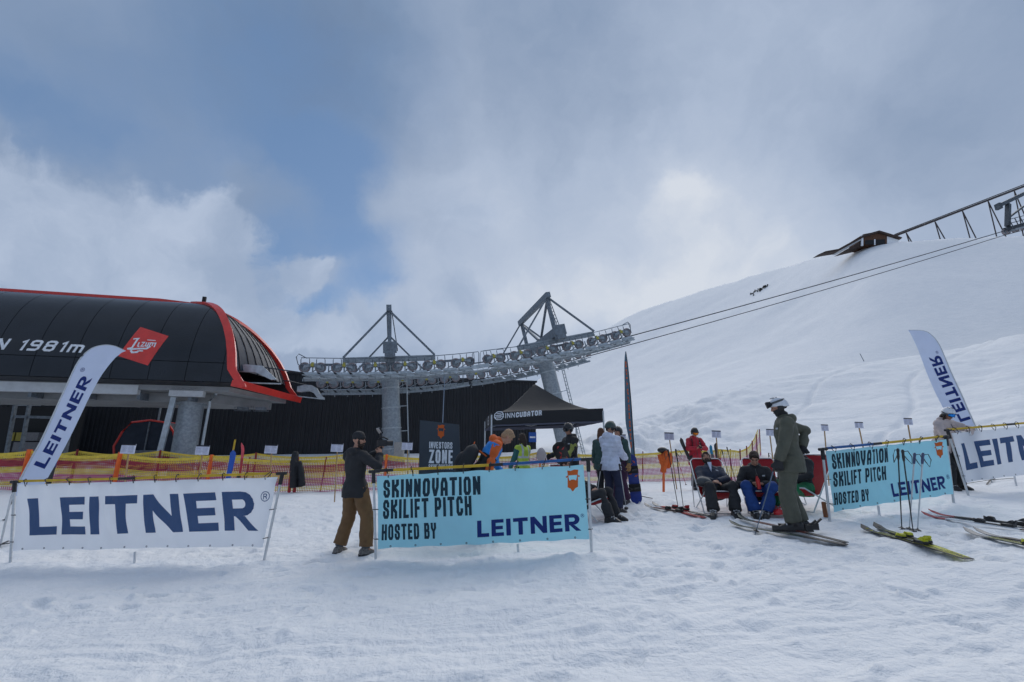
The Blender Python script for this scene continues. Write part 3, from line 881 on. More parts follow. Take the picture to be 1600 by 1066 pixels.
# left door bay below the station
bay = thing('ticket_bay', 'dim open bay with steel frames and yellow and grey cabinets under the station', 'bay', (-27, 26.5, gz(-27, 26.5)))
for px, dx in ((8, -.05), (30, -.03), (100, -.02)):
    a = atY(px, 720, 25.6); b_ = atY(px + 18, 622, 25.6)
    mb = MB(); mb.bar(a, b_, .16, .12); mb.build('frame_post', steel_d, bay)
mb = MB(); mb.bar(atY(24, 651, 25.6), atY(100, 653, 25.6), .10, .14); mb.build('frame_rail', steel_d, bay)
for (x0, y0, x1, y1, cm) in ((19, 676, 27, 689, 'y'), (28, 676, 43, 689, 'y'), (44, 676, 62, 689, 'g'), (26, 691, 60, 706, 'g'), (26, 632, 60, 634, 'l')):
    p, q = atY(x0, y0, 27), atY(x1, y1, 27)
    mb = MB(); mb.box((p + q) / 2, (abs(q.x - p.x), .3, abs(p.z - q.z)))
    mb.build({'y': 'yellow_cabinet', 'g': 'grey_cabinet', 'l': 'pipe'}[cm], {'y': mat('cabinet_yellow', (.30, .24, .02), .6), 'g': mat('cabinet_grey', (.16, .16, .17), .6), 'l': steel_l}[cm], bay)
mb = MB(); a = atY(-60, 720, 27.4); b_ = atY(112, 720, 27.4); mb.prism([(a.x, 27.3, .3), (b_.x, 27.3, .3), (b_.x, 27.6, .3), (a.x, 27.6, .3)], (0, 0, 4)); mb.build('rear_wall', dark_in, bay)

# red framed gondola cabin parked behind the column
def cabin():
    c = S(-6.1, 6.9, 0); gx, gy = c.x, c.y; z0 = gz(gx, gy) + .25
    t = thing('gondola_cabin', 'dark glazed gondola cabin with red frame parked behind the station column', 'gondola', (gx, gy, z0 - .25))
    def C_(s, n, z): return Vector((gx, gy, z0)) + SD * s + SN * n + Vector((0, 0, z))
    pr = [(-.95, 0), (-1.32, .35), (-1.45, 1.0), (-1.2, 1.75), (-.85, 2.25), (0, 2.38), (.85, 2.25), (1.2, 1.75), (1.45, 1.0), (1.32, .35), (.95, 0)]
    mb = MB(); mb.loft([[C_(s * k, n, z) for s, z in pr] for n, k in ((-.8, .96), (-.7, 1), (.7, 1), (.8, .96))]); mb.build('cabin_glass', glass_d, t, smooth=50)
    for n in (-.82, .82):
        mb = MB(); mb.tube([C_(s, n, z) for s, z in pr], .055, 6, closed=True); mb.build('red_frame', red_tr, t, smooth=60)
    mb = MB(); mb.bar(C_(-1.0, 0, -.1), C_(1.0, 0, -.1), 1.5, .18); mb.build('floor', dark_in, t)
    mb = MB(); mb.bar(C_(0, -.84, .05), C_(0, -.84, 2.3), .06); mb.build('door_post', steel_d, t)
    mb = MB(); mb.tube([C_(0, 0, 2.3), C_(0, 0, 3.1), C_(.15, 0, 3.4)], .05, 8); mb.build('hanger', steel, t)
    mb = MB(); mb.bar(C_(-.8, -.9, .55), C_(.8, -.9, .55), .06, .5); mb.build('ski_rack', steel_d, t)
    mb = MB(); mb.bar(C_(-.6, 0, -.25), C_(-.6, 0, -.12), .3); mb.bar(C_(.6, 0, -.25), C_(.6, 0, -.12), .3); mb.build('stand', steel_d, t)
cabin()

# ================================================================== lift towers
LD = Vector((.97, .25, 0)).normalized(); LN = Vector((-LD.y, LD.x, 0))
def t_line(px):
    u = (px - 800) / F
    return (24 * 3.88 + 10.9) / (3.88 - u)
w1 = [(476, 574.5), (501, 574.8), (526, 575), (549.5, 575), (574.5, 574.8), (598.5, 574.5), (621, 573.5), (644.7, 572.6), (668, 571.3), (689, 569.5), (712, 567.5), (734, 565.2)]
w2 = [(761.5, 561.5), (782.5, 559.4), (803.5, 556), (824.5, 553.4), (845, 549.7), (865, 545.8), (885, 541.8), (904.5, 538.4), (923.7, 534), (942, 529.5), (961, 524.5), (979, 519.8)]
wheel_b = MB()
wheel_b.lathe((0, -.07, 0), (0, 1, 0), [(.0, .03), (.10, .03), (.12, .0), (.19, .02)], 20, 1)
wheel_b.lathe((0, -.07, 0), (0, 1, 0), [(.19, .02), (.21, -.015), (.275, -.01), (.285, .04), (.265, .07), (.285, .10), (.275, .15), (.21, .155), (.19, .12)], 24, 0)
wheel_b.lathe((0, -.07, 0), (0, 1, 0), [(.19, .12), (.0, .11)], 20, 1)
wheel_b.tube([(0, -.12, 0), (0, .12, 0)], .035, 8, 1)
wheel_me = wheel_b.mesh('sheave_wheel', [liner, steel], smooth=35)
RL = Matrix((LD, LN, Vector((0, 0, 1)))).transposed().to_4x4()
GAUGE = 6.0
def frame_of(C_, D):
    D = D.normalized(); U = (Vector((0, 0, 1)) - D * D.z).normalized()
    return lambda a, n, h: C_ + D * a + LN * n + U * h
def tower(wpts, label, col_base_px):
    P3 = [P(px, py, t_line(px)) for px, py in wpts]
    D = (P3[-1] - P3[0]).normalized(); Cc = (P3[5] + P3[6]) / 2
    T = frame_of(Cc, D)
    cb = T(0, GAUGE / 2, -Cc.z)
    sl_ = D.z
    base = T(0, GAUGE / 2, -(Cc.z - .6) / math.sqrt(1 - sl_ * sl_))
    zg = gz(base.x, base.y)
    tw = thing('lift_tower', label, 'lift tower', (base.x, base.y, zg), 0, 'steel towers carrying the lift ropes')
    top = T(0, GAUGE / 2, .15)
    mb = MB(); d = (base - top).normalized()
    bb = base + d * ((base.z - zg + .3) / abs(d.z))
    mb.tube([bb, bb.lerp(top, .5), top], [.60, .54, .50], 32, caps=True); mb.tube([bb, bb - d * .5], .72, 24)
    mb.build('column', steel, tw, smooth=30)
    mb = MB()
    for k in (1, 2, 3, 4):
        q = bb.lerp(top, k * .21); mb.tube([q + d * .035, q - d * .035], .62 - .02 * k, 24)
    mb.build('column_flange', steel_l, tw, smooth=30)
    # cross head and lifting frame
    mb = MB(); mb.bar(T(0, -.7, .95), T(0, GAUGE + .7, .95), .55, .50, up=T(0, 0, 1) - T(0, 0, 0)); mb.build('crossarm', steel_d, tw)
    mb = MB(); mb.bar(T(0, -.72, .98), T(0, -.60, .98), .72, .62, up=T(0, 0, 1) - T(0, 0, 0)); mb.bar(T(-.28, -.5, .6), T(.28, -.5, .6), .5, .35); mb.build('head_box', steel_d, tw)
    mb = MB(); mb.bar(T(0, -.3, 3.35), T(0, GAUGE + .3, 3.35), .28, .34, up=T(0, 0, 1) - T(0, 0, 0)); mb.build('gantry_beam', steel_d, tw)
    for n in (.1, GAUGE - .1):
        mb = MB(); mb.bar(T(0, n, 1.2), T(0, n, 3.2), .20, .22, up=LN); mb.build('gantry_leg', steel_d, tw)
    mb = MB(); mb.bar(T(0, .15, 3.1), T(0, 2.7, 1.3), .14); mb.bar(T(0, GAUGE - .15, 3.1), T(0, 3.3, 1.3), .14); mb.build('gantry_brace', steel_d, tw)
    for n in (.0, GAUGE):
        for a in (-2.45, 2.45):
            mb = MB(); mb.bar(T(.08 * (1 if a > 0 else -1), n, 3.2), T(a, n, .62), .10); mb.build('stay', steel_d, tw)
    mb = MB()
    for n in (0, GAUGE):
        mb = MB(); mb.bar(T(-2.5, n + .30, .52), T(2.5, n + .30, .52), .16, .30); mb.build('sheave_beam', steel, tw)
    # ladder up the column and the gantry
    mb = MB()
    lo, hi = bb + D * .95, top + D * .95 + Vector((0, 0, .2))
    for s in (-.18, .18): mb.bar(lo + LN * (s - .2), hi + LN * (s - .2), .045)
    for k in range(30):
        q = lo.lerp(hi, k / 30); mb.bar(q + LN * -.38, q + LN * -.02, .03)
    for k in range(4):
        q = lo.lerp(hi, .12 + k * .25); mb.bar(q + LN * -.2, q + LN * -.2 - D * .5, .04)
    mb.build('ladder', steel_l, tw)
    mb = MB(); lo, hi = T(.42, .3, 1.0), T(.16, .3, 3.3)
    for s in (-.15, .15): mb.bar(lo + LN * s, hi + LN * s, .04)
    for k in range(10): q = lo.lerp(hi, k / 10); mb.bar(q - LN * .15, q + LN * .15, .03)
    mb.build('ladder', steel_d, tw)
    # sheave trains
    Un = (T(0, 0, 1) - T(0, 0, 0))
    for side in (0, 1):
        off = LN * (GAUGE * side); sg = -1 if side == 0 else 1
        for p in P3:
            inst('sheave_wheel', wheel_me, tw, Matrix.Translation(p + off) @ RL)
        for k in range(0, 12, 2):
            a, b_ = P3[k] + off, P3[k + 1] + off; mid = (a + b_) / 2 + Un * .12
            mb = MB()
            for q in (a, b_):
                for sd_ in (-.13, .13):
                    dd = (mid - q)
                    mb.prism([q + LN * sd_ + Un * -.05 - dd.normalized() * .06, q + LN * sd_ + Un * .13 - dd.normalized() * .03, mid + LN * sd_ + Un * .10, mid + LN * sd_ - Un * .06], LN * .02)
                mb.bar(q + Un * .02, q - dd.normalized() * .30 + Un * .16, .07, .10)
            mb.build('rocker_arm', steel, tw)
            mb = MB(); mb.tube([mid + LN * -.17, mid + LN * .17], .09, 10); mb.bar(mid, mid + Un * .16, .12); mb.build('pivot', yellow_p, tw, smooth=40)
            if k + 2 < 12:
                m2 = (P3[k + 2] + P3[k + 3]) / 2 + off + Un * .12
                if (k // 2) % 2 == 0:
                    mb = MB(); mb.bar(mid + LN * .05 + Un * .05, m2 + LN * .05 + Un * .05, .05, .13); mb.build('long_rocker', steel_d, tw)
        # catwalk brackets and planks under the wheels, railing hoops above
        mb = MB(); pl = MB(); hp = MB()
        for k in range(11):
            a, b_ = P3[k] + off, P3[k + 1] + off
            dd = (b_ - a).normalized()
            c0 = a - Un * .62; c1 = b_ - Un * .62
            # outer plate: slanted trapezoid
            o0 = LN * (sg * .55)
            pl.prism([a - Un * .34 + o0, b_ - Un * .34 + o0 - dd * .12, b_ - Un * .62 + o0 + dd * .10, b_ - Un * .66 + o0, a - Un * .56 + o0 + dd * .25], LN * (sg * .03))
            pl.bar(c0 + LN * (sg * .25) + dd * .03, c1 + LN * (sg * .25) - dd * .06, .50, .05)
            mb.bar((a + b_) / 2 - Un * .60 - LN * (sg * .1), (a + b_) / 2 - Un * .60 + LN * (sg * .62), .06, .10)
            mb.bar((a + b_) / 2 - Un * .60, (a + b_) / 2 + Un * .12, .05, .06)
            mb.bar(c0 + LN * (sg * .02) - Un * .05, c1 + LN * (sg * .02) - Un * .05, .10, .12)
        mb.tube([p + off + LN * (sg * .70) - Un * .50 for p in P3], .028, 6); mb.tube([p + off - LN * (sg * .30) - Un * .42 for p in P3], .035, 6)
        for k in range(11):
            a, b_ = P3[k] + off, P3[k + 1] + off
            mb.bar(a - LN * (sg * .3) - Un * .42, b_ + LN * (sg * .1) + Un * .02, .04); mb.bar(a + LN * (sg * .70) - Un * .5, b_ + LN * (sg * .1) - Un * .66, .035)
            mb.tube([a + LN * (sg * .45) - Un * .66, a + LN * (sg * .45) - Un * .80], .03, 6)
        for k in range(0, 12, 2):
            a, b_ = P3[k] + off, P3[k + 1] + off
            e = (b_ - a) * .30; o1 = LN * (sg * .12)
            h = .50
            for q0, q1 in (((a - e * .7), (a + e * 1.1)), ((b_ - e * .8), (b_ + e))):
                hp.tube([q0 + o1 + Un * -.1, q0 + o1 + Un * (h - .1), q0 + o1 + (q1 - q0) * .08 + Un * h, q1 + o1 - (q1 - q0) * .08 + Un * h, q1 + o1 + Un * (h - .1), q1 + o1 + Un * -.1], .022, 6)
            hp.bar(a - e * .7 + o1 + Un * h, (P3[k + 2] + off - e * .7 if k + 2 < 12 else b_ + e) + o1 + Un * h, .035); hp.bar(a - e * .7 + o1 + Un * .12, b_ + e + o1 + Un * .12, .028)
        sgn = -1 if wpts is w1 else 1
        e0 = (P3[0] if sgn < 0 else P3[-1]) + off
        hp.tube([e0 + LD * (sgn * .1), e0 + LD * (sgn * .32) + Un * .15, e0 + LD * (sgn * .42) + Un * .55, e0 + LD * (sgn * .30) + Un * .72, e0 + LD * (-sgn * .12) + Un * .50], .025, 6)
        mb.build('catwalk_bracket', steel, tw); pl.build('catwalk_plank', steel_l, tw); hp.build('railing', steel_d, tw, smooth=50)
    return tw, P3, T
tw1, W1, T1 = tower(w1, 'grey steel lift tower directly in front of the black hall', None)
tw2, W2, T2 = tower(w2, 'grey leaning lift tower rising behind the black canopy tent', None)
mb = MB(); p = T1(1.0, 2.2, 0); q = atY(624, 700, p.y - .8)
mb.box((q.x, q.y, q.z - .1), (.50, .4, .85)); mb.build('control_cabinet', mat('cabinet_beige', (.34, .33, .31), .6), tw1)
for side in (0, 1):
    off = LN * (GAUGE * side); sg = -1 if side == 0 else 1
    a, b_ = W1[-1] + off, W2[0] + off; z_ = Vector((0, 0, 1))
    mb = MB(); mb.bar(a - z_ * .66 + LN * (sg * .25), b_ - z_ * .66 + LN * (sg * .25), .55, .06); mb.bar(a - z_ * .45 + LN * (sg * .6), b_ - z_ * .45 + LN * (sg * .6), .03, .22); mb.build('linking_catwalk', steel_l, tw1)
    mb = MB(); o1 = LN * (sg * .12)
    for q0, q1 in ((a.lerp(b_, .12), a.lerp(b_, .48)), (a.lerp(b_, .56), a.lerp(b_, .92))):
        mb.tube([q0 + o1 - z_ * .5, q0 + o1 + z_ * .40, q0.lerp(q1, .1) + o1 + z_ * .5, q0.lerp(q1, .9) + o1 + z_ * .5, q1 + o1 + z_ * .40, q1 + o1 - z_ * .5], .022, 6)
    mb.tube([a + LN * .2 - z_ * .1, b_ + LN * .2 - z_ * .1], .04, 6)
    mb.build('railing', steel_d, tw1, smooth=50)
# third tower at the right edge, higher on the slope
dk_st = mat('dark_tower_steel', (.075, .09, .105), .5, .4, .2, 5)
D3 = (LD + Vector((0, 0, .31))).normalized(); U3 = (Vector((0, 0, 1)) - D3 * D3.z).normalized()
far0 = P(1569, 363, 45.6)
c3 = far0 - LN * GAUGE
def Q3(a, n, h): return c3 + D3 * a + LN * n + U3 * h
cb = Q3(6.6, 3, 0)
bx, by = cb.x + 1.5, cb.y
tw3 = thing('lift_tower', 'dark lift tower head cut by the right edge above the snow slope', 'lift tower', (bx, by, gz(bx, by)), 0, 'steel towers carrying the lift ropes')
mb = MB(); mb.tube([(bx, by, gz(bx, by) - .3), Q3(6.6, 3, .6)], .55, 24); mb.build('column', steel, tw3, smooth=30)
for n in (0, 6):
    for a in (0, .62, 1.5, 2.12, 3.0, 3.6, 4.5, 5.1, 6.0, 6.6, 7.5, 8.1, 9, 9.6):
        inst('sheave_wheel', wheel_me, tw3, Matrix.Translation(Q3(a, n, 0)) @ RL)
    mb = MB()
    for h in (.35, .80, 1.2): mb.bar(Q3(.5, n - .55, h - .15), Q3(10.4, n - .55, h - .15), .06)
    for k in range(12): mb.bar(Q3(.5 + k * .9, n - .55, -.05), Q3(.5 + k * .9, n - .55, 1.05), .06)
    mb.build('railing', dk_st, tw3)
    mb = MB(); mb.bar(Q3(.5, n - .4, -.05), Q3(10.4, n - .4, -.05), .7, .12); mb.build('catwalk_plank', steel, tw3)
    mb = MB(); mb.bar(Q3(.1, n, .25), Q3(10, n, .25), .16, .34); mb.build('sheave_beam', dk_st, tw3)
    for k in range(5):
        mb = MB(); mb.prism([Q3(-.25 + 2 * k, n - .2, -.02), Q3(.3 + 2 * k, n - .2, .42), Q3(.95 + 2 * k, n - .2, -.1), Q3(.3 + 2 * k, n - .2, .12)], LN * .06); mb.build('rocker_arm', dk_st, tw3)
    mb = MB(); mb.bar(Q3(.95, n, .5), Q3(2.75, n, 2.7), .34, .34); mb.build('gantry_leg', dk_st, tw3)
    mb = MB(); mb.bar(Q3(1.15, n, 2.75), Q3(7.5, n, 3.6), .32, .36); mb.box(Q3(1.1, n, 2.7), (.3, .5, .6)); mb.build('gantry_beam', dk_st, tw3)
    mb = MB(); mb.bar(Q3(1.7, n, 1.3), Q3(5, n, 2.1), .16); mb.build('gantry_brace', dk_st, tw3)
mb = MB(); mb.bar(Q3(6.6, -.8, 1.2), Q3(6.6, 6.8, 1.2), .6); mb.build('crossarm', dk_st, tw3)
# haul ropes
for off_n, lab in ((0, 'near dark haul rope running under the lift wheels up the slope'), (GAUGE, 'far dark haul rope hanging lower, parallel to the near one')):
    o = LN * off_n; dz = Vector((0, 0, -.29))
    path = [S(-6, 1.2 if off_n == 0 else 4.9, 5.75), S(.8, 1.0 if off_n == 0 else 5.2, 5.60)] + [p + o + dz for p in W1] + [p + o + dz for p in W2]
    a = W2[-1] + o + dz; b_ = Q3(-.3, off_n, -.30)
    for k in range(1, 13):
        q = k / 12; path.append(a.lerp(b_, q) + Vector((0, 0, -.8 * q * (1 - q))))
    path.append(Q3(10.5, off_n, -.30))
    mb = MB(); mb.tube(path, .034, 6)
    single(mb, 'haul_rope', ropem, lab, 'rope', tuple(path[-8]), 'haul ropes of the ski lift', smooth=60)
# rescue line hanging from the catwalk
mb = MB(); a = W1[9] + Vector((.3, -.4, -.7)); b_ = P(689, 722, 21); pts = [a.lerp(b_, k / 8) + Vector((0, 0, -.25 * math.sin(math.pi * k / 8))) for k in range(9)]
b_.z
mb.tube(pts, .022, 5); single(mb, 'hanging_line', mat('blue_grey_line', (.22, .28, .36), .6), 'thin pale line slanting down from the lift catwalk behind the dark sign board', 'line', tuple(b_), smooth=60)

# ================================================================== ridge: hut, gallery, shrubs
wood = mat('weathered_brown_wood', (.10, .045, .022), .8, 0, .3, 3)
wood_d = mat('dark_wood', (.05, .03, .022), .8, 0, .3, 3)
def ridge(px, py_guess=None, Y=95):
    d = direction(px, 300 if py_guess is None else py_guess); az = d.x / d.y
    Y = float(np.interp(az, _T, _YR)) - 1.5
    return Vector((az * Y, Y, gz(az * Y, Y)))
hc = ridge(1362)
hut = thing('mountain_hut', 'brown wooden hut with a snowed-in roof on the skyline of the slope', 'hut', tuple(hc))
def HP(px, py, dy=0): return atY(px, py, hc.y + dy)
def flat(pxs, Y0, depth, name, m):
    mb = MB(); mb.prism([HP(x, y, Y0) for x, y in pxs], (0, depth, 0)); return mb.build(name, m, hut)
flat([(1349, 381), (1349, 366), (1375, 361), (1386, 366), (1386, 383)], 0, 5, 'wall', wood)
flat([(1386, 383), (1386, 367.5), (1404, 374), (1404, 384)], .1, 5, 'side_wall', snow2)
flat([(1352, 382), (1352, 375.5), (1383, 374), (1383, 382)], -.12, .1, 'window_band', dark_in)
flat([(1366, 383), (1366, 374), (1368, 374), (1368, 383)], -.2, .07, 'window_post', white_pr)
flat([(1320, 391), (1349, 376), (1349, 384)], .1, 4, 'porch_wall', wood_d)
flat([(1346, 384), (1346, 368), (1349, 367), (1349, 384)], -.3, .25, 'corner_post', white_pr)
flat([(1278, 398), (1290, 392.5), (1310, 389), (1350, 367), (1374, 360), (1410, 371), (1408, 373.5), (1374, 363), (1351, 370), (1311, 392), (1292, 395)], -.5, 2.2, 'roof', wood_d)
flat([(1313, 391), (1346, 372.5), (1346, 375), (1318, 391)], -.2, 3, 'porch_glass', grey_lt)
Yg = hc.y
gal = thing('conveyor_gallery', 'long dark steel gallery climbing on V-shaped struts from the hut', 'gallery', (*atY(1500, 370, Yg)[:2], gz(*atY(1500, 370, Yg)[:2])))
rust = mat('rusty_dark_steel', (.055, .045, .045), .6, .3)
mb = MB(); mb.bar(atY(1398, 369, Yg), atY(1640, 276, Yg - 2), .4, .46); mb.build('beam', rust, gal)
mb = MB(); mb.bar(atY(1398, 366.5, Yg), atY(1640, 273, Yg - 2), .6, .14); mb.build('hand_rail', rust, gal)
for x0, x1, x2 in ((1416, 1421, 1430), (1461, 1471, 1488), (1504, 1517, 1536), (1544, 1557, 1585), (1585, 1596, 1625)):
    yb = 369 - (x0 - 1398) * .3855 + 2; 
    for xe in (x1, x2):
        e = atY(xe, 376, Yg - .5); zg = gz(e.x, e.y)
        mb = MB(); mb.bar(atY(x0, yb, Yg - .3), (e.x, e.y, min(zg, e.z + 3) - .2), .18, .18); mb.build('strut', rust, gal)
# dark shrubs poking through the snow
shrubm = mat('bare_shrub', (.03, .028, .022), .9)
def shrub(px, py, Y, r, label, n=90):
    az = direction(px, py); az = az.x / az.y
    # find distance along this line of sight
    d = direction(px, py); t = 50
    while t < 320:
        q = Vector((d.x * t, d.y * t, EYE + d.z * t))
        if q.z < float(H0(q.x, q.y)): break
        t += .5
    q = Vector((q.x, q.y, gz(q.x, q.y)))
    mb = MB()
    for k in range(n):
        c = q + Vector((random.gauss(0, r * .9), random.gauss(0, r * .4), 0)); c.z = gz(c.x, c.y)
        e = c + Vector((random.gauss(0, .25), random.gauss(0, .25), random.uniform(.2, .8))) * r * .6
        mb.bar(c, e, .05 * r + .03)
        mb.ell(e, (.22 * r, .2 * r, .16 * r), None, 5, 3)
    single(mb, 'shrub', shrubm, label, 'shrub', tuple(q), 'dark shrubs on the snow slope')
shrub(1178, 457, 0, 1.1, 'left dark shrub of the pair poking through the high slope', 16)
shrub(1190, 453, 0, 1.5, 'larger right dark shrub of the pair poking through the high slope', 26)
for px, py, lab in ((1350, 565, 'thin grey marker stake on the groomed slope left of the right feather flag'),):
    e = gp(px, py); mb = MB(); mb.bar(e, e + Vector((-.3, 0, .9)), .05); single(mb, 'marker_stake', steel_d, lab, 'stake', tuple(e))
# ================================================================== banners, flags, signs
cl_white = cloth('banner_white_mesh', (.84, .87, .91), .56, .07)
cl_blue = cloth('banner_light_blue', (.50, .80, .88), .48, .0)
ink_navy = cloth('print_navy', (.035, .095, .24), .45, .06, bump=0)
ink_navy2 = cloth('print_navy_dense', (.006, .025, .17), .1, .0, bump=0)
ink_dark = cloth('print_dark', (.010, .035, .055), .1, .0, bump=0)
ink_orange = cloth('print_orange', (.62, .12, .02), .15, .0, bump=0)
ink_white = mat('print_white_dense', (.72, .75, .80), .7)
cl_flag = cloth('flag_white', (.70, .76, .88), .42, .0)
cl_dark = cloth('flag_slate', (.075, .14, .20), .15, .0)
alu = mat('aluminium_post', (.55, .58, .60), .4, .6, .08, 20)
whitepost = mat('white_post', (.62, .64, .66), .5)
blackpl = mat('black_plastic', (.014, .014, .016), .55)
yel = mat('yellow_foam', (.55, .36, .02), .7, 0, .12, 8)
bluefoam = mat('blue_foam', (.02, .10, .30), .7)
woodst = mat('pine_stake', (.36, .23, .11), .8, 0, .2, 10)
orangep = mat('orange_post_paint', (.75, .13, .02), .6)
redp = mat('dark_red_stake', (.22, .015, .02), .6)
paper = mat('paper', (.62, .64, .74), .8)
ink = mat('pale_print', (.30, .31, .42), .8)
ink_b = mat('black_print', (.02, .02, .03), .8)

def plane_of(c):
    """c: four 3D corners TL TR BR BL -> local frame helpers"""
    TL, TR, BR, BL = c
    O = BL; ex = (BR - BL).normalized(); nrm = ex.cross((TL - BL)).normalized()
    if nrm.y > 0: nrm = -nrm
    ey = nrm.cross(ex)
    if ey.z < 0: ey = -ey
    def to2(p): return Vector(((p - O).dot(ex), (p - O).dot(ey)))
    def px2(px, py):
        d = direction(px, py); e = Vector((0, 0, EYE))
        t = (O - e).dot(nrm) / d.dot(nrm)
        return to2(e + d * t)
    return O, ex, ey, nrm, to2, px2
def affine(qs, w, H, BL, BR, TL):
    ax, ay = (BR - BL) / w, (TL - BL) / H
    return [(tuple(BL + ax * p.x + ay * p.y for p in q), k) for q, k in qs]
def mkfold(O, ex, ey, nrm, TL2, TR2, BR2, BL2, amp, seed):
    Wd = max(TR2.x, BR2.x) - min(TL2.x, BL2.x); H = max(TL2.y, TR2.y)
    def surf(x, y):
        q = float(fbm(x * 1.3 + seed, y * 1.1, 0, 3, 40 + seed)) * amp
        q += amp * .50 * math.sin(x * 15 + 2 * float(vnoise(x, y, 0, seed))) * max(0, y / H) ** 2.2
        q += amp * .35 * abs(float(vnoise(x * 5 + y * 2.5, y * 1.2 - x, 0, seed + 9))) + amp * .5 * math.sin(x * 2.2 + seed) * math.sin(math.pi * min(1, max(0, y / H)))
        return O + ex * x + ey * y + nrm * q, nrm
    return surf
def barrier(label, glabel, bases, tops, corners, cm, ym, texts, logo=None, reg=None, mids=(), seed=1, segs=(), postm=None, amp=.018):
    """two legs, a foam covered top bar and a banner tied to it"""
    A, B_ = gp(*bases[0]), gp(*bases[1])
    At, Bt = atY(*tops[0], A.y), atY(*tops[1], B_.y)
    root = thing('banner_barrier', label, 'barrier', tuple(A), 0, 'banner barriers standing in the snow')
    for a, t in ((A, At), (B_, Bt)):
        mb = MB(); d = (t - a).normalized()
        mb.tube([a - d * .25, t], .019, 12); mb.build('post', postm or alu, root, smooth=40)
        mb = MB(); mb.tube([t - d * .16, t + d * .03], .030, 12)
        e = (Bt - At).normalized(); s = -1 if a is A else 1
        mb.tube([t + d * .01 + e * .10 * -s, t + d * .01 + e * .07 * s], .024, 10)
        mb.build('corner_joint', blackpl, root, smooth=40)
    e = (Bt - At)
    n_ = 24
    prev = 0
    for f0, f1, m in segs:
        mb = MB(); pts = []
        k = max(2, int((f1 - f0) * n_))
        for i in range(k + 1):
            f = f0 + (f1 - f0) * i / k
            pts.append(At + e * f + Vector((0, 0, .02 - .012 * math.sin(math.pi * f))))
        mb.tube(pts, .021 if m is not blackpl else .023, 10); mb.build('top_bar', m, root, smooth=50)
    C = []
    for (px, py), yy in zip(corners, (A.y, B_.y, B_.y, A.y)): C.append(atY(px, py, yy - .03))
    O, ex, ey, nrm, to2, px2 = plane_of(C)
    TL2, TR2, BR2, BL2 = (to2(q) for q in C)
    surf = mkfold(O, ex, ey, nrm, TL2, TR2, BR2, BL2, amp, seed)
    mb = MB()
    def fn(u, v):
        a = BL2.lerp(BR2, u); b = TL2.lerp(TR2, u); b = b + Vector((0, -.010 * math.sin(u * math.pi * 6) ** 2))
        p = a.lerp(b, v); p = p + Vector((0, .012 * math.sin(u * math.pi * 6) ** 2 * (1 - v))); return surf(p.x, p.y)
    mb.slab(fn, .0012, 110, 30)
    ban = mb.build('banner', cm, root, smooth=50)
    for t in texts:
        kind, wd, m, BL, BR, TL = t
        if kind == 'bold': q, w = bold_word(); H = 1
        else: q, w = quads_text(wd, H=1, w=.44, hw=.088, gap=.115, space=.30); H = 1
        mb = MB(); decal(mb, affine(q, w, H, px2(*BL), px2(*BR), px2(*TL)), surf, .004, .07); mb.build('lettering', m, ban)
    if logo:
        BL, BR, TL = logo
        mb = MB(); decal(mb, affine(beard_logo(), 1, 1.22, px2(*BL), px2(*BR), px2(*TL)), surf, .004, .07); mb.build('bearded_face_logo', ink_orange, ban)
    if reg:
        c = px2(reg[0], reg[1]); r = (px2(reg[0] + reg[2], reg[1]) - c).length
        mb = MB(); decal(mb, reg_mark(c.x, c.y, r), surf, .004, .05); mb.build('registered_mark', reg[3], ban)
    # ties and eyelets
    nt_ = max(4, int(e.length / .38))
    for i in range(nt_):
        f = (i + .5) / nt_
        c = At + e * f
        w_ = TL2.lerp(TR2, f); p = surf(w_.x, w_.y - .03)[0] + nrm * .006
        mb = MB(); mb.tube([p, p + Vector((0, 0, .05)) + nrm * .02, c + Vector((0, 0, .03)) + nrm * .03, c + Vector((0, 0, .052)), c + Vector((0, 0, .02)) - nrm * .03, p - nrm * .012], .007, 5, closed=True)
        mb.build('tie', blackpl, root)
        w_ = BL2.lerp(BR2, f); p = surf(w_.x, w_.y + .03)[0]
        mb = MB(); mb.lathe(p, nrm, [(.006, .004), (.014, .006), (.014, .001)], 8); mb.build('eyelet', steel_d, ban)
    for s, a, t in ((0, A, At), (1, B_, Bt)):
        for f in (.08, .48):
            c = a.lerp(t, .18 + f); ed = BL2.lerp(TL2, f + .05) if s == 0 else BR2.lerp(TR2, f + .05)
            p = surf(ed.x, ed.y)[0]
            c = a.lerp(t, min(.97, max(.03, (p.z - a.z) / max(t.z - a.z, .1))))
            mb = MB(); mb.tube([p + nrm * .01 + (p - c) * .25, c + nrm * .025, c - (p - c).normalized() * .03, c - nrm * .02, p - nrm * .01], .006, 5); mb.build('tie', blackpl, root)
    for (px, py, py2) in mids:
        a = gp(px, py); b = atY(px - 2, py2, a.y); mb = MB(); mb.tube([a - Vector((0, 0, .2)), b], .018, 10); mb.build('middle_post', whitepost, root, smooth=40)
    return root

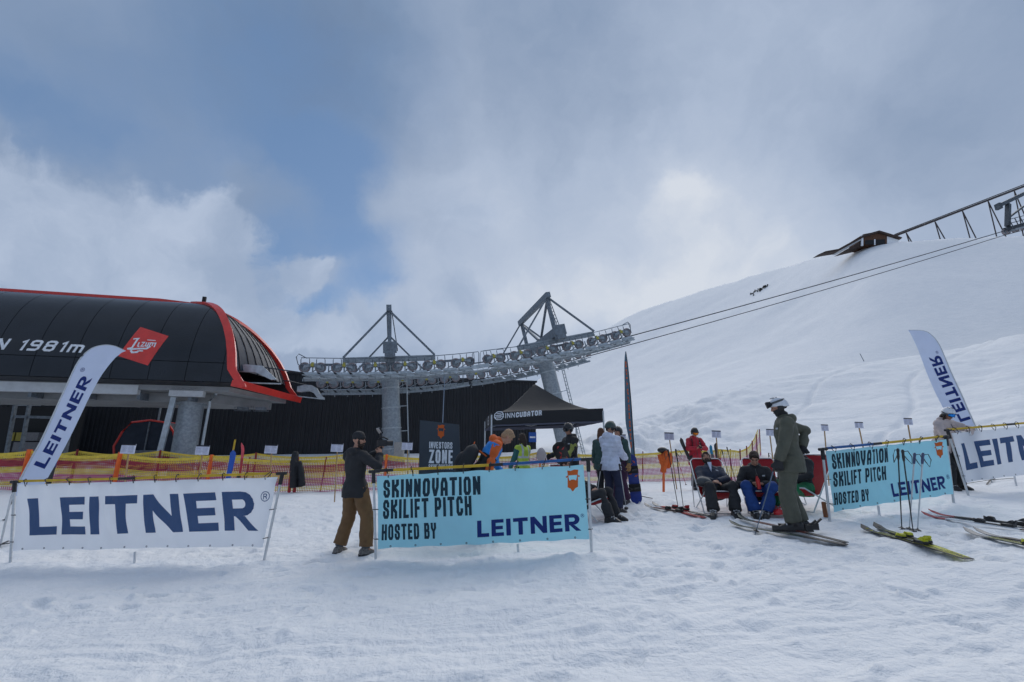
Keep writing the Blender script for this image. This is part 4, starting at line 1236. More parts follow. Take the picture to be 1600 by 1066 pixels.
barrier('white banner barrier at the far left with large navy lettering', '', [(15.6, 881), (412.4, 877)], [(23, 754), (441, 741)],
        [(29, 757), (437, 745), (413, 855), (19, 861)], cl_white, None,
        [('bold', '', ink_navy, (45, 837), (406, 829), (46, 779))], reg=(416, 775.5, 7.2, ink_navy), mids=[(213, 880, 862)], seed=3,
        segs=[(.015, .41, yel), (.405, .47, blackpl), (.465, .955, yel)], amp=.045, postm=alu)
barrier('light blue banner barrier in the middle beside the cameraman', '', [(587, 876), (924.4, 868)], [(583.5, 738), (919, 719)],
        [(587, 744), (911.5, 726), (921, 843), (591, 858)], cl_blue, None,
        [('t', 'SKINNOVATION', ink_dark, (597.5, 778.5), (750.5, 773), (597.8, 750.5)), ('t', 'SKILIFT PITCH', ink_dark, (597.3, 811.5), (737.8, 805), (597, 782)),
         ('t', 'HOSTED BY', ink_dark, (596.3, 844.5), (682.5, 841.5), (596, 820)), ('bold', '', ink_navy2, (746.5, 839.5), (908.5, 829.5), (746, 813.5))],
        logo=((884, 768), (906, 766.5), (884, 735.5)), reg=(910, 806, 2.8, ink_navy2), mids=[(811, 868, 850)], seed=5,
        segs=[(.015, .10, blackpl), (.09, .56, yel), (.555, .62, blackpl), (.62, .97, bluefoam)], amp=.032)
barrier('light blue banner barrier on the right behind two pairs of standing ski poles', '', [(1297, 815), (1491, 789.5)], [(1285, 703), (1478, 683)],
        [(1288.4, 705), (1475.4, 686.5), (1487, 772), (1299.4, 800)], cl_blue, None,
        [('t', 'SKINNOVATION', ink_dark, (1297.5, 733.5), (1389.3, 722), (1296, 709.8)), ('t', 'SKILIFT PITCH', ink_dark, (1299.4, 761), (1386.6, 750), (1298.4, 738)),
         ('t', 'HOSTED BY', ink_dark, (1299.8, 789), (1357.7, 782.4), (1299, 770)), ('bold', '', ink_navy2, (1396, 777), (1475, 763), (1393, 756))],
        logo=((1461, 716), (1472, 714.5), (1459.7, 692)), reg=(1477, 745, 2.4, ink_navy2), mids=[(1374, 807, 790)], seed=8,
        segs=[(.03, .40, bluefoam), (.38, .45, blackpl), (.44, .97, yel)], amp=.03)
barrier('white banner barrier running out of the right edge with navy lettering', '', [(1513.5, 775.5), (1722, 745)], [(1480.5, 673), (1714, 651)],
        [(1484, 677), (1714, 655), (1722, 728), (1507, 754)], cl_white, None,
        [('bold', '', ink_navy, (1507, 735), (1668, 707), (1498, 693.5))], mids=[(1587, 757, 744)], seed=12,
        segs=[(.0, .36, yel), (.355, .41, blackpl), (.405, .97, yel)], amp=.035)

def flag(label, left, right, Y0, cm, base, texts=(), reg=None, pole_side='l', pole_to=None, pm=None, yaw=0.0, cat='flag', name='feather_flag', sp=None):
    """left/right: matching edge pixels from the foot to the tip"""
    b = Vector((atY(*base, Y0).x, Y0, 0)); b.z = gz(b.x, b.y)
    root = thing(name, label, cat, tuple(b))
    L = [atY(x, y, Y0) for x, y in left]; Rr = [atY(x, y, Y0) for x, y in right]
    def wv(x, z):
        return .035 * float(fbm(x * 1.5, z * .7, 0, 3, 77)) + .03 * math.sin(z * 2.3 + x * 1.7) + (x - b.x) * yaw
    def surf(x, z): return Vector((x, Y0 + wv(x, z), z)), Vector((0, -1, 0))
    n = len(L) - 1
    def edge(E, v):
        # catmull through the listed points
        k = min(int(v * n), n - 1); f = v * n - k
        p0, p1, p2, p3 = E[max(k - 1, 0)], E[k], E[k + 1], E[min(k + 2, n)]
        return .5 * ((2 * p1) + (p2 - p0) * f + (2 * p0 - 5 * p1 + 4 * p2 - p3) * f * f + (3 * p1 - p0 - 3 * p2 + p3) * f ** 3)
    mb = MB()
    def fn(u, v):
        p = edge(L, v).lerp(edge(Rr, v), u); return surf(p.x, p.z)
    mb.slab(fn, .0015, 14, 50)
    fl = mb.build('flag_cloth', cm, root, smooth=50)
    def px2(px, py): p = atY(px, py, Y0); return Vector((p.x, p.z))
    for kind, wd, m, BL, BR, TL in texts:
        if kind == 'bold': q, w = bold_word()
        else: q, w = quads_text(wd, H=1, w=.6, hw=.1, gap=.2)
        mb = MB(); decal(mb, affine(q, w, 1, px2(*BL), px2(*BR), px2(*TL)), surf, .005, .08); mb.build('lettering', m, fl)
    if reg:
        c = px2(reg[0], reg[1]); mb = MB(); decal(mb, reg_mark(c.x, c.y, reg[2]), surf, .005, .05); mb.build('registered_mark', reg[3], fl)
    E = L if pole_side == 'l' else Rr
    sgn = -1 if pole_side == 'l' else 1
    pts = []
    for i in range(31):
        p = edge(E, i / 30); pts.append(surf(p.x + sgn * .012, p.z)[0])
    pts.insert(0, b - Vector((0, 0, .3)))
    mb = MB(); mb.tube(pts, [.017] * 8 + [.017 - .011 * i / 24 for i in range(len(pts) - 8)], 8); mb.build('pole', pm or alu, root, smooth=50)
    mb = MB()
    for a in range(4):
        d = Vector((math.cos(a * HALF + .6), math.sin(a * HALF + .6), 0)) * .45
        q = b + d; q.z = gz(q.x, q.y) + .02
        mb.bar(b + Vector((0, 0, .06)), q, .03, .012)
    mb.build('foot', blackpl, root)
    return root
flag('tall white feather flag with navy vertical lettering at the left, curling at its tip',
     [(22, 775), (35, 748), (60, 693), (85.6, 640), (110, 593), (124.8, 564), (135.5, 550), (148, 541.8), (164, 538.6), (180, 541), (196, 548)],
     [(62, 775), (74, 748), (103, 693), (130, 640), (155, 594), (167, 576), (174, 566.5), (180, 559), (186, 554), (190, 551), (196, 548.6)],
     9.2, cl_flag, (14, 800), [('bold', '', ink_navy2, (68, 733), (145, 591), (52, 726.5))], (129.6, 578, .045, ink_navy2))
flag('white feather flag at the right with mirrored lettering, beside the woman in pale jacket',
     [(1503, 700), (1489, 668), (1474, 638), (1462, 612), (1449, 582.5), (1441, 562), (1434, 545), (1426, 530), (1422, 523), (1417.8, 517)],
     [(1537, 700), (1524, 667), (1512, 640), (1500, 612), (1486, 582), (1475, 558), (1466, 539.5), (1457, 527), (1443, 517.5), (1418, 516.4)],
     12.0, cl_flag, (1545, 740), [('bold', '', ink_navy2, (1500, 660), (1450.5, 558.5), (1517, 655))], (1462.5, 551, .04, ink_navy2), pole_side='r')
flag('narrow slate blue feather flag with orange lettering turned edge-on beside the group of skiers',
     [(985, 722), (984, 700), (979, 680), (974.5, 660), (973.4, 630), (973.4, 600), (973.6, 575), (974.6, 560), (976, 550)],
     [(991.5, 722), (990.2, 700), (988.4, 680), (987, 660), (985, 630), (982.8, 600), (980.5, 575), (978.5, 560), (976.6, 550)],
     11.2, cl_dark, (995.5, 786), [('t', 'SKINNOVATION', ink_orange, (986.6, 700), (977.9, 566), (983.8, 700))], pole_side='r', pm=blackpl, yaw=.9)

# upright sign board
YB = 8.6
bt = gp(690, 846); bt = Vector((atY(688, 780, YB).x, YB, 0)); bt.z = gz(bt.x, bt.y)
board = thing('sign_board', 'dark slate sign board with white INVESTORS ZONE lettering behind the middle banner', 'sign', tuple(bt))
slate = mat('slate_board', (.030, .042, .058), .6, 0, .06, 2)
C = [atY(x, y, YB) for x, y in ((656.3, 656.5), (717, 663.5), (722.5, 790), (653, 790))]
mb = MB(); mb.prism([C[3], C[0], C[1], C[2]], (0, .02, 0)); mb.build('board', slate, board)
mb = MB(); mb.bar(C[0].lerp(C[1], .5) + Vector((0, .05, -.05)), Vector((bt.x, YB + .55, gz(bt.x, YB + .55))), .03); mb.bar(Vector((C[3].x + .06, YB + .03, C[3].z)), Vector((C[3].x + .06, YB + .03, bt.z - .05)), .03); mb.bar(Vector((C[2].x - .06, YB + .03, C[2].z)), Vector((C[2].x - .06, YB + .03, bt.z - .05)), .03)
mb.build('easel_leg', steel_d, board)
def bsurf(x, z): return Vector((x, YB, z)), Vector((0, -1, 0))
def b2(px, py): p = atY(px, py, YB); return Vector((p.x, p.z))
for wd, BL, BR, TL, hw in (('INVESTORS', (670.7, 700.5), (706.8, 701.5), (670.9, 690.3), .075), ('ZONE', (670.2, 723.7), (707.2, 724.6), (670.8, 702.6), .085), ('SKINNOVATION', (669.7, 733.2), (707.3, 733.6), (669.9, 725.4), .075)):
    q, w = quads_text(wd, H=1, w=.42, hw=hw, gap=.12)
    mb = MB(); decal(mb, affine(q, w, 1, b2(*BL), b2(*BR), b2(*TL)), bsurf, .004, .3); mb.build('lettering', ink_white, board)
mb = MB(); decal(mb, affine(beard_logo(), 1, 1.22, b2(682.5, 684.5), b2(695.5, 685), b2(682.8, 664)), bsurf, .004, .3); mb.build('bearded_face_logo', ink_orange, board)

# ================================================================== notices on stakes
def notice(x0, y0, x1, y1, t, label, foot=None, tilt=0.0):
    c = P((x0 + x1) / 2, (y0 + y1) / 2, t)
    w, h = (x1 - x0) / F * t, (y1 - y0) / F * t
    if foot: b = gp(*foot); k = 0; b = Vector((atY(foot[0], foot[1], c.y).x, c.y, 0)); b.z = gz(b.x, b.y)
    else: b = Vector((c.x + tilt, c.y, 0)); b.z = gz(b.x, b.y)
    r = thing('notice_sign', label, 'sign', tuple(b), 0, 'small printed notices on wooden stakes')
    ax = Vector((1, .05, -.03)).normalized(); up = (c - b).normalized(); up = (up - ax * up.dot(ax)).normalized(); n = ax.cross(up)
    if n.y > 0: n = -n
    rot = Matrix((ax, up.cross(ax), up)).transposed()
    mb = MB(); mb.bar(b - up * .15, c + up * h * .3 - n * .022, .035, .022); mb.build('stake', woodst, r)
    mb = MB(); mb.box(c, (w, .012, h), rot, 0); mb.build('panel', paper, r)
    mb = MB(); f = c + n * .0085
    mb.box(f + up * h * .43, (w * .98, .002, h * .14), rot, 0); mb.build('header_strip', ink_b, r)
    mb = MB()
    for i in range(9):
        for s in (-.24, .24):
            L = w * random.uniform(.28, .42); mb.box(f + ax * (s * w + (L - w * .42) / 2) + up * h * (.30 - i * .082), (L, .002, h * .022), rot, 0)
    pr_ = mb.build('print_lines', ink, r); pr_['kind'] = 'stuff'
notice(189.5, 694, 211, 708.8, 11.2, 'notice on a stake just right of the left feather flag', (192, 800))
notice(306, 696, 326.5, 710.5, 12.0, 'notice on a stake in front of the station column', (303, 800))
notice(414, 695, 433, 708.6, 12.6, 'notice on a stake between the red ski and the black coat', (420, 800))
notice(517.5, 693, 536, 706, 13.2, 'notice on a stake just left of the cameraman', (523, 786))
notice(628, 690.3, 644.5, 703, 14.2, 'notice on a stake between the lift tower foot and the slate board', (638, 770))
notice(1038, 676, 1053, 687.5, 14.6, 'notice on a tilted stake left of the red skier', (1058, 762))
notice(1112, 673, 1126.5, 684, 14.4, 'notice on a stake just right of the red skier', (1126, 760))
notice(1197, 670.5, 1209, 681, 14.8, 'notice on a stake just left of the man in olive green', (1213, 760))
notice(1283, 663.5, 1294.5, 673.5, 15.0, 'notice on a stake at the left end of the right blue banner', (1292, 740))
notice(1335.5, 659.5, 1349, 669, 14.6, 'notice on a stake above the middle of the right blue banner', (1358, 740))
notice(1412, 653.5, 1426, 664, 14.2, 'notice on a stake behind the right part of the right blue banner', (1431, 740))
notice(966, 679, 978, 690, 13.6, 'notice partly hidden behind the narrow slate flag', (976, 760))

# ================================================================== safety net
net_y = mat('net_yellow', (.72, .52, .06), .7); net_m = mat('net_magenta', (.48, .09, .20), .7); net_r = mat('net_dark_red', (.36, .035, .05), .7)
def azx(px, Y): return atY(px, 712, Y).x
def netfence(label, pts, posts, H=1.15, seed=0, bands=None, dens=1.0, thin=()):
    path = [Vector((azx(px, Y), Y, 0)) for px, Y in pts]
    cum = [0]
    for a, b in zip(path, path[1:]): cum.append(cum[-1] + (b - a).length)
    L = cum[-1]
    def at(s):
        s = min(max(s, 0), L - 1e-6)
        for i in range(len(path) - 1):
            if s <= cum[i + 1] or i == len(path) - 2:
                return path[i].lerp(path[i + 1], (s - cum[i]) / (cum[i + 1] - cum[i]))
    ps = []
    for px in posts:
        best = min((abs((at(k * L / 800).x / at(k * L / 800).y) - (lambda d: d.x / d.y)(direction(px, 712))), k * L / 800) for k in range(801))[1]
        ps.append(best)
    allp = sorted([0] + ps + [L])
    def sag(s):
        for a, b in zip(allp, allp[1:]):
            if a <= s <= b and b > a:
                f = (s - a) / (b - a); return -min(.16, .05 * (b - a)) * 4 * f * (1 - f)
        return 0
    m0 = at(L / 2)
    root = thing('safety_net', label, 'net fence', (m0.x, m0.y, gz(m0.x, m0.y)))
    def pt(s, h):
        p = at(s); zb = float(H0(p.x, p.y)) + .03
        top = H + sag(s) + .03 * float(vnoise(s * .5, 0, 0, seed))
        bot = -.02 + .04 * float(vnoise(s * .8, 3, 0, seed))
        y = .05 * float(vnoise(s * .9, h * 2, 0, seed + 5)) + .02
        return Vector((p.x, p.y + y, zb + bot + (top - bot) * h))
    band = bands or [(0, .08, 1), (.08, .22, 0), (.22, .46, 1), (.46, .62, 0), (.62, .86, 2), (.86, 1.01, 0)]
    def bm_(h):
        for a, b, m in band:
            if a <= h < b: return m
        return 0
    mb = MB()
    nh = 21; ds = .055 / dens
    ns = int(L / ds)
    rows = [j / nh for j in range(nh + 1)]
    grid = [[pt(i * ds, h) for h in rows] for i in range(ns + 1)]
    wv = .011
    for i in range(ns + 1):
        d = (grid[min(i + 1, ns)][0] - grid[max(i - 1, 0)][0]); d.z = 0; d = d.normalized() * wv
        for j in range(0, nh):
            a, b = grid[i][j], grid[i][j + 1]
            mb.add([a - d, a + d, b + d, b - d], [(0, 1, 2, 3)], bm_((rows[j] + rows[j + 1]) / 2))
    for j in range(nh + 1):
        w_ = .014 if j in (0, nh) else .0105
        if j == nh: w_ = .035
        u = Vector((0, -.001, w_))
        for i in range(0, ns, 2):
            a, b = grid[i][j], grid[min(i + 2, ns)][j]
            mb.add([a - u, b - u, b + u, a + u], [(0, 1, 2, 3)], bm_(min(rows[j], .999)))
    o = mb.build('netting', [net_y, net_m, net_r], root); o['kind'] = 'stuff'
    for s in ps:
        p = at(s); zb = float(H0(p.x, p.y))
        mb = MB(); lean = random.uniform(0, .05)
        mb.bar((p.x, p.y - .03, zb - .2), (p.x + lean, p.y - .03, zb + H + .10), .15 if not dens < 1 else .07, .045); mb.build('post', orangep if not dens < 1 else redp, root)
    for px in thin:
        s = min((abs((at(k * L / 800).x / at(k * L / 800).y) - (lambda d: d.x / d.y)(direction(px, 712))), k * L / 800) for k in range(801))[1]
        p = at(s); zb = float(H0(p.x, p.y))
        mb = MB(); mb.bar((p.x, p.y + .08, zb - .1), (p.x + .1, p.y + .08, zb + H + .03), .05, .03); mb.build('stake', redp, root)
    return root
netfence('long yellow and magenta plastic safety net strung on orange posts behind the banners',
         [(-150, 14.6), (40, 15.0), (190, 15.5), (329, 15.9), (462, 16.3), (603, 16.8), (730, 17.2), (860, 18.0), (970, 19.2), (1060, 19.6), (1128, 19.6)],
         [-90, 45, 187, 331, 603, 730, 842, 1080], seed=3, thin=(505, 385, 560, 1002, 1110))
netfence('second safety net further back on the left, behind the first', [(-150, 19.4), (120, 19.4), (330, 19.8), (560, 20.2)], [-20, 120, 250, 400, 540], H=1.25, seed=9, thin=(310,), dens=.8)
netfence('short end of yellow and magenta net folding back behind the seated men',
         [(1122, 19.2), (1150, 19.0), (1172, 20.5), (1190, 23.5)], [], H=1.2, seed=15, bands=[(0, .12, 1), (.12, .5, 0), (.5, .75, 1), (.75, 1.01, 0)], thin=(1124, 1140, 1155, 1166, 1176, 1184, 1190))

# ================================================================== black canopy tent
tent_m = cloth('tent_fabric_black', (.010, .011, .014), .03, 0, .6, .35, .1, 3)
tent_in = cloth('tent_lining', (.16, .17, .23), .25, 0)
def tz(px, py, t): return P(px, py, t)
FL, FR = tz(768, 664, 12.5), tz(943, 657.5, 12.6)
dx = (FR - FL); dxn = Vector((dx.x, dx.y, 0)).normalized(); bk = Vector((-dxn.y, dxn.x, 0)) * 3.0 + Vector((-.28, 0, .02))
BLc, BRc = FL + bk, FR + bk
vh = .34
g0 = (FL + BRc) / 2; g0.z = gz(g0.x, g0.y)
tent = thing('canopy_tent', 'black pop-up canopy tent with white INNCUBATOR lettering on its front valance', 'tent', tuple(g0))
up = Vector((0, 0, 1))
tops = [q + up * vh for q in (FL, FR, BRc, BLc)]
peak = sum(tops, Vector()) / 4; peak.z = tops[0].z + 1.16
pk = atY(835, 600, peak.y); peak.x = pk.x; peak.z = pk.z
for i in range(4):
    a, b = tops[i], tops[(i + 1) % 4]
    mb = MB()
    def fn(u, v, a=a, b=b):
        e = a.lerp(b, u); p = e.lerp(peak, v)
        p.z -= .30 * math.sin(math.pi * v ** .8) * (.75 + .25 * math.sin(math.pi * u)) * (1 - v * .25)
        return p, up
    mb.slab(fn, .004, 14, 16); mb.build('roof_panel', tent_m, tent, smooth=60)
for i, (a, b) in enumerate(((FL, FR), (FR, BRc), (BRc, BLc), (BLc, FL))):
    e = (b - a); n = e.cross(up).normalized()
    def vs_(x, y, a=a, e=e, n=n):
        L = e.length; f = x / L
        return a + e * f + up * y + n * (.012 * math.sin(x * 7 + i) * (1 - y / vh) + .012 * float(vnoise(x * 2, y * 3, 0, i))), n
    mb = MB(); mb.slab(lambda u, v: vs_(u * e.length, v * vh + (.0 if 0 < u < 1 else 0)), .004, 24, 5); val = mb.build('valance', tent_m, tent, smooth=60)
    mb = MB(); mb.slab(lambda u, v: (lambda q: (q[0] - q[1] * .03 + up * -.045, q[1]))(vs_(u * e.length, v * .10)), .003, 20, 2); mb.build('lining_edge', tent_in, tent, smooth=60)
    if i == 0:
        def tp(px, py):
            d = direction(px, py); E_ = Vector((0, 0, EYE)); t = (a - E_).dot(n) / d.dot(n); p = E_ + d * t - a
            return Vector((p.dot(e.normalized()) / 1.0, p.z))
        q, w = quads_text('INN', H=1, w=.62, hw=.065, gap=.18); mb = MB(); decal(mb, affine(q, w, 1, tp(789, 654.5), tp(804, 654), tp(789, 646.5)), vs_, .006, .2); mb.build('lettering', ink_white, val)
        q, w = quads_text('CUBATOR', H=1, w=.66, hw=.12, gap=.14); mb = MB(); decal(mb, affine(q, w, 1, tp(805.5, 654), tp(846, 652), tp(805.5, 646)), vs_, .006, .2); mb.build('lettering', ink_white, val)
        scr = []
        stroke([(.3, 0), (0, .3), (0, .75), (.3, 1.05), (.75, 1.05), (1, .75), (1, .3), (.75, 0), (.3, 0)], .05, 0, True)
        stroke([(.3, 0), (.12, .12), (.12, .35), (.95, .42)], .04, 1); stroke([(.05, .58), (.9, .66), (.9, .92), (.75, 1.05)], .04, 2); stroke([(.25, .8), (.75, .85)], .045, 3); stroke([(.28, .2), (.75, .25)], .045, 4); stroke([(.2, .5), (.8, .53)], .04, 5)
        mb = MB(); decal(mb, affine(scr, 1, 1, tp(772.3, 656.5), tp(786, 656), tp(772.3, 645)), vs_, .006, .2); mb.build('ring_logo', ink_white, val)
    if i == 3:
        scr = []
        stroke([(.3, 0), (0, .3), (0, .75), (.3, 1.05), (.75, 1.05), (1, .75), (1, .3), (.75, 0), (.3, 0)], .08, 0, True); stroke([(.2, .5), (.8, .53)], .06, 1)
        mb = MB(); decal(mb, place(scr, 1.7, .07, .22), vs_, .006, .2); mb.build('ring_logo', ink_white, val)
for q in (FL, FR, BRc, BLc):
    f = Vector((q.x, q.y, gz(q.x, q.y) - .05))
    qi = q + (g0 - q) * .01
    mb = MB(); mb.bar(f, q + up * vh * .8, .04); mb.build('leg', alu, tent)
    mb = MB(); mb.box(f + up * .06, (.14, .14, .02)); mb.build('foot_plate', steel_d, tent)
mb = MB()
V3_ = lambda *a: Vector(a)
g1_ = (FL + BRc) / 2
cc = [q + (V3_(g1_.x, g1_.y, q.z) - q) * .08 + up * .16 for q in (FL, FR, BRc, BLc)]
for i in range(4):
    a, b = cc[i], cc[(i + 1) % 4]; m_ = (a + b) / 2
    for x, y in ((a, m_), (m_, b)):
        mb.bar(x + up * .16, y - up * .10, .022); mb.bar(x - up * .10, y + up * .16, .022)
mb.build('truss_bars', alu, tent)
# folding table below it
def table(px, py, t, w, label):
    c = P(px, py, t); b = Vector((c.x, c.y, gz(c.x, c.y)))
    r = thing('folding_table', label, 'table', tuple(b))
    h = .76
    mb = MB(); mb.box(b + up * h, (w, .65, .035)); mb.build('tabletop', grey_lt, r)
    for s in (-1, 1):
        mb = MB(); mb.bar(b + Vector((s * w * .38, -.27, 0)), b + Vector((s * w * .38, .27, h)), .025); mb.bar(b + Vector((s * w * .38, .27, 0)), b + Vector((s * w * .38, -.27, h)), .025); mb.build('folding_legs', steel_d, r)
    return b + up * (h + .018)
tb = table(806, 722, 11.6, 1.25, 'pale folding table under the tent between the bending man and the hi-vis helper')

# ================================================================== ski gear
def m_(n, c, r=.4, **k): return mat(n, c, r, **k)
skb = m_('ski_black', (.02, .02, .022), .50); skr = m_('ski_red', (.40, .015, .02), .50); sky_ = m_('ski_yellow', (.50, .50, .02), .50); skg = m_('ski_grey', (.16, .17, .18), .35); skgr = m_('ski_dark_green', (.04, .06, .05), .35); skbl = m_('ski_blue', (.01, .08, .40), .35); skw = m_('ski_white', (.6, .62, .65), .35)
metal_b = m_('binding_black', (.02, .02, .02), .4)
GROUND_FIX = []
def ski(label, tail, tip, width=.09, top=skb, tipm=None, bind=metal_b, lie=True, group='skis lying in the snow', stripe=None, bindings=True, name='ski', roll=0.0, edge=None, motif=None):
    """tail, tip: world points on the snow (or free end points when lie is False)"""
    L = (tip - tail).length; d = (tip - tail).normalized()
    upv = Vector((0, 0, 1)) if lie else Vector((0, -1, 0))
    sx = d.cross(upv).normalized(); u = sx.cross(d).normalized()
    if roll: q = Quaternion(d, roll); sx = q @ sx; u = q @ u
    r = thing(name, label, 'ski', tuple(tail), 0, group)
    N_ = 28
    def prof_(f):
        w = width * (.80 + .30 * (2 * f - 1) ** 2)
        if f > .93: w *= math.sqrt(max(0.001, 1 - ((f - .93) / .07) ** 2)) * .98 + .02
        if f < .02: w *= .85
        z = .012 + .012 * math.sin(math.pi * f) + (0.0 if f < .86 else .9 * (f - .86) ** 2 * L * 2.2)
        return w, z
    def ring(f, grow=0, lift=0):
        w, z = prof_(f); c = tail + d * (L * f) + u * (z + lift)
        th = .014 if .2 < f < .8 else .009
        w = w / 2
        return [c - sx * w - u * th * .5, c + sx * w - u * th * .5, c + sx * w + u * th * .3, c + sx * w * .7 + u * th * .6, c - sx * w * .7 + u * th * .6, c - sx * w + u * th * .3]
    def seg(f0, f1, m, nm):
        mb = MB(); k = max(2, int(N_ * (f1 - f0)))
        mb.loft([ring(f0 + (f1 - f0) * i / k) for i in range(k + 1)]); mb.build(nm, m, r, smooth=30)
    seg(0, .30, top, 'tail_section'); seg(.30, .80, top if stripe is None else stripe, 'middle_section'); seg(.80, 1, tipm or top, 'tip_section')
    if edge:
        mb = MB()
        for s_ in (-1, 1):
            for i in range(16):
                f0, f1 = .02 + i * .05, .02 + (i + 1) * .05
                pt_ = []
                for f in (f0, f1):
                    w, z = prof_(f); th = .014 if .2 < f < .8 else .009
                    pt_.append(tail + d * (L * f) + u * (z + th * .6 + .001) + sx * (s_ * w * .5 * .62))
                mb.bar(pt_[0], pt_[1], .010, .0016, up=u)
        mb.build('edge_stripe', edge, r)
    if motif:
        mb = MB()
        for i in range(11):
            f = .03 + i * .026; w, z = prof_(f); c_ = tail + d * (L * f) + u * (z + .0072) + sx * random.uniform(-.2, .2) * w
            e_ = (d * random.uniform(.6, 1) + sx * random.uniform(-.8, .8)).normalized(); e2 = e_.cross(u)
            mb.prism([c_ - e_ * .03, c_ + e2 * random.uniform(.004, .012), c_ + e_ * .03, c_ - e2 * random.uniform(.002, .008)], u * .0012)
        for k_ in (.88, .93): 
            w, z = prof_(k_); c_ = tail + d * (L * k_) + u * (z + .008); mb.prism([c_ - d * .03, c_ + sx * .018, c_ + d * .03, c_ - sx * .018], u * .0015)
        mb.build('print_marks', motif, r)
    if bindings:
        rot = Matrix((d, sx, u)).transposed()
        def at_(f, h, s=0): w, z = prof_(f); return tail + d * (L * f) + u * (z + h) + sx * s
        mb = MB(); mb.box(at_(.47, .014), (.42, .055, .016), rot); mb.build('binding_plate', metal_b, r)
        mb = MB(); mb.box(at_(.565, .028), (.11, .066, .02), rot); mb.build('toe_base', metal_b, r)
        mb = MB(); mb.prism([at_(.60, .038, -.03), at_(.565, .07, -.026), at_(.54, .062, -.02), at_(.535, .038, -.02)], sx * .055); mb.tube([at_(.585, .03, -.03), at_(.60, .055), at_(.585, .03, .03)], .012, 6); mb.build('toe_piece', bind, r)
        mb = MB(); mb.box(at_(.375, .030), (.14, .07, .03), rot); mb.build('heel_base', metal_b, r)
        mb = MB(); mb.prism([at_(.39, .06, -.03), at_(.35, .10, -.03), at_(.33, .05, -.03)], sx * .06); mb.bar(at_(.345, .06), at_(.32, .10), .03, .02); mb.build('heel_piece', bind, r)
        mb = MB()
        for s in (-1, 1): mb.bar(at_(.42, .03, .03 * s), at_(.405, .045, .075 * s) - u * .02, .012)
        mb.build('brake_arm', metal_b, r)
    return r
def pole(label, top, bot, col=skb, grip=metal_b, group='ski poles', r0=.008, strap=1):
    r = thing('ski_pole', label, 'ski pole', tuple(bot), 0, group)
    d = (bot - top).normalized()
    mb = MB(); mb.tube([top + d * .05, top.lerp(bot, .6), bot], [r0 * 1.1, r0, r0 * .7], 8); mb.build('shaft', col, r, smooth=50)
    mb = MB(); mb.tube([top - d * .03, top - d * .01, top + d * .03, top + d * .08, top + d * .13], [.010, .020, .016, .018, .013], 8); mb.build('grip', grip, r, smooth=50)
    s = bot - d * .07
    mb = MB(); mb.lathe(s, d, [(.006, -.02), (.014, -.008), (.042, .004), (.042, .008), (.008, .006)], 12); mb.build('basket', metal_b, r, smooth=50)
    if strap:
        sx = Vector((strap * 1.0, -.3, 0)).normalized()
        mb = MB(); mb.tube([top + d * .0, top + sx * .06 - d * .01, top + sx * .10 + d * .07, top + sx * .09 + d * .17, top + sx * .04 + d * .10, top + d * .03], .006, 5); mb.build('strap', metal_b, r)
    return r
def gs(px, py, dz=.0): return gp(px, py, dz)
def dir_ski(px, py, px2, py2, L):
    """tip at the first pixel, tail towards the second, true length L"""
    a, b = gp(px, py), gp(px2, py2)
    d = (b - a).normalized(); b = a + d * L; b.z = gz(b.x, b.y); a.z += .01; b.z += .01
    return b, a
b, a = dir_ski(1007, 792, 1085, 809.5, 1.62); ski('red and black ski lying nearest the camera, left of the bearded man', b, a, .10, skr, skg, skb, stripe=skb, edge=skr, motif=skb)
b, a = dir_ski(1019, 789.5, 1096, 807, 1.62); ski('second red and black ski, lying just behind its partner left of the bearded man', b, a, .10, skb, skg, skr, stripe=skr)
b, a = dir_ski(1347, 832, 1498, 876, 1.62); ski('black ski with yellow edge, left one of the yellow pair', b, a, .11, skb, skb, sky_, stripe=skb, edge=sky_, motif=sky_)
b, a = dir_ski(1367.5, 830, 1512, 880, 1.66); ski('black and yellow ski with yellow bindings, right one of the yellow pair', b, a, .11, sky_, skb, sky_, stripe=skb, edge=sky_, motif=skb)
b, a = dir_ski(1441, 809, 1600, 833, 1.72); ski('black ski with red tip, front one of the pair running off the right edge', b, a, .10, skb, skr, skb, stripe=skw, motif=skw)
b, a = dir_ski(1452, 806, 1600, 826, 1.72); ski('black ski with red tip, rear one of the pair running off the right edge', b, a, .10, skb, skr, skb, stripe=skb)
b, a = dir_ski(1508, 841, 1600, 861, 1.68); ski('grey tipped ski with yellow binding, front one at the lower right edge', b, a, .10, skb, skg, sky_, stripe=skgr, edge=sky_)
b, a = dir_ski(1523, 838, 1600, 853, 1.68); ski('grey tipped ski with yellow binding, rear one at the lower right edge', b, a, .10, skgr, skg, sky_, stripe=skb)
# skis standing in the snow behind the left banner
def upright(label, px, ptop, Y, lean=0, **k):
    tp = atY(px, ptop, Y); b = Vector((tp.x - lean, Y + .02, 0)); b.z = gz(b.x, b.y) - .15
    return ski(label, b, tp, lie=False, group='skis standing upright in the snow', bindings=k.pop('bindings', True), **k)
upright('wide blue ski with pale marks standing by the net', 366, 703, 11.5, .12, width=.13, top=skbl, tipm=skbl, roll=.3)
upright('bright red ski standing by the net right of the blue one', 382, 692, 11.8, -.03, width=.10, top=skr, tipm=m_('ski_coral', (.65, .05, .07)), stripe=skr, roll=-.4)
upright('dark blue ski standing just behind the left feather flag', 90, 706, 11.3, .05, width=.11, top=m_('ski_navy', (.01, .03, .14)), stripe=skb, roll=.2)
upright('dark ski standing behind the red skier, tilted to the left', 1062, 684, 14.2, -.62, width=.11, top=skb)
upright('dark ski standing beside the stake right of the red skier', 1117, 692, 15.4, -.10, width=.12, top=skb)
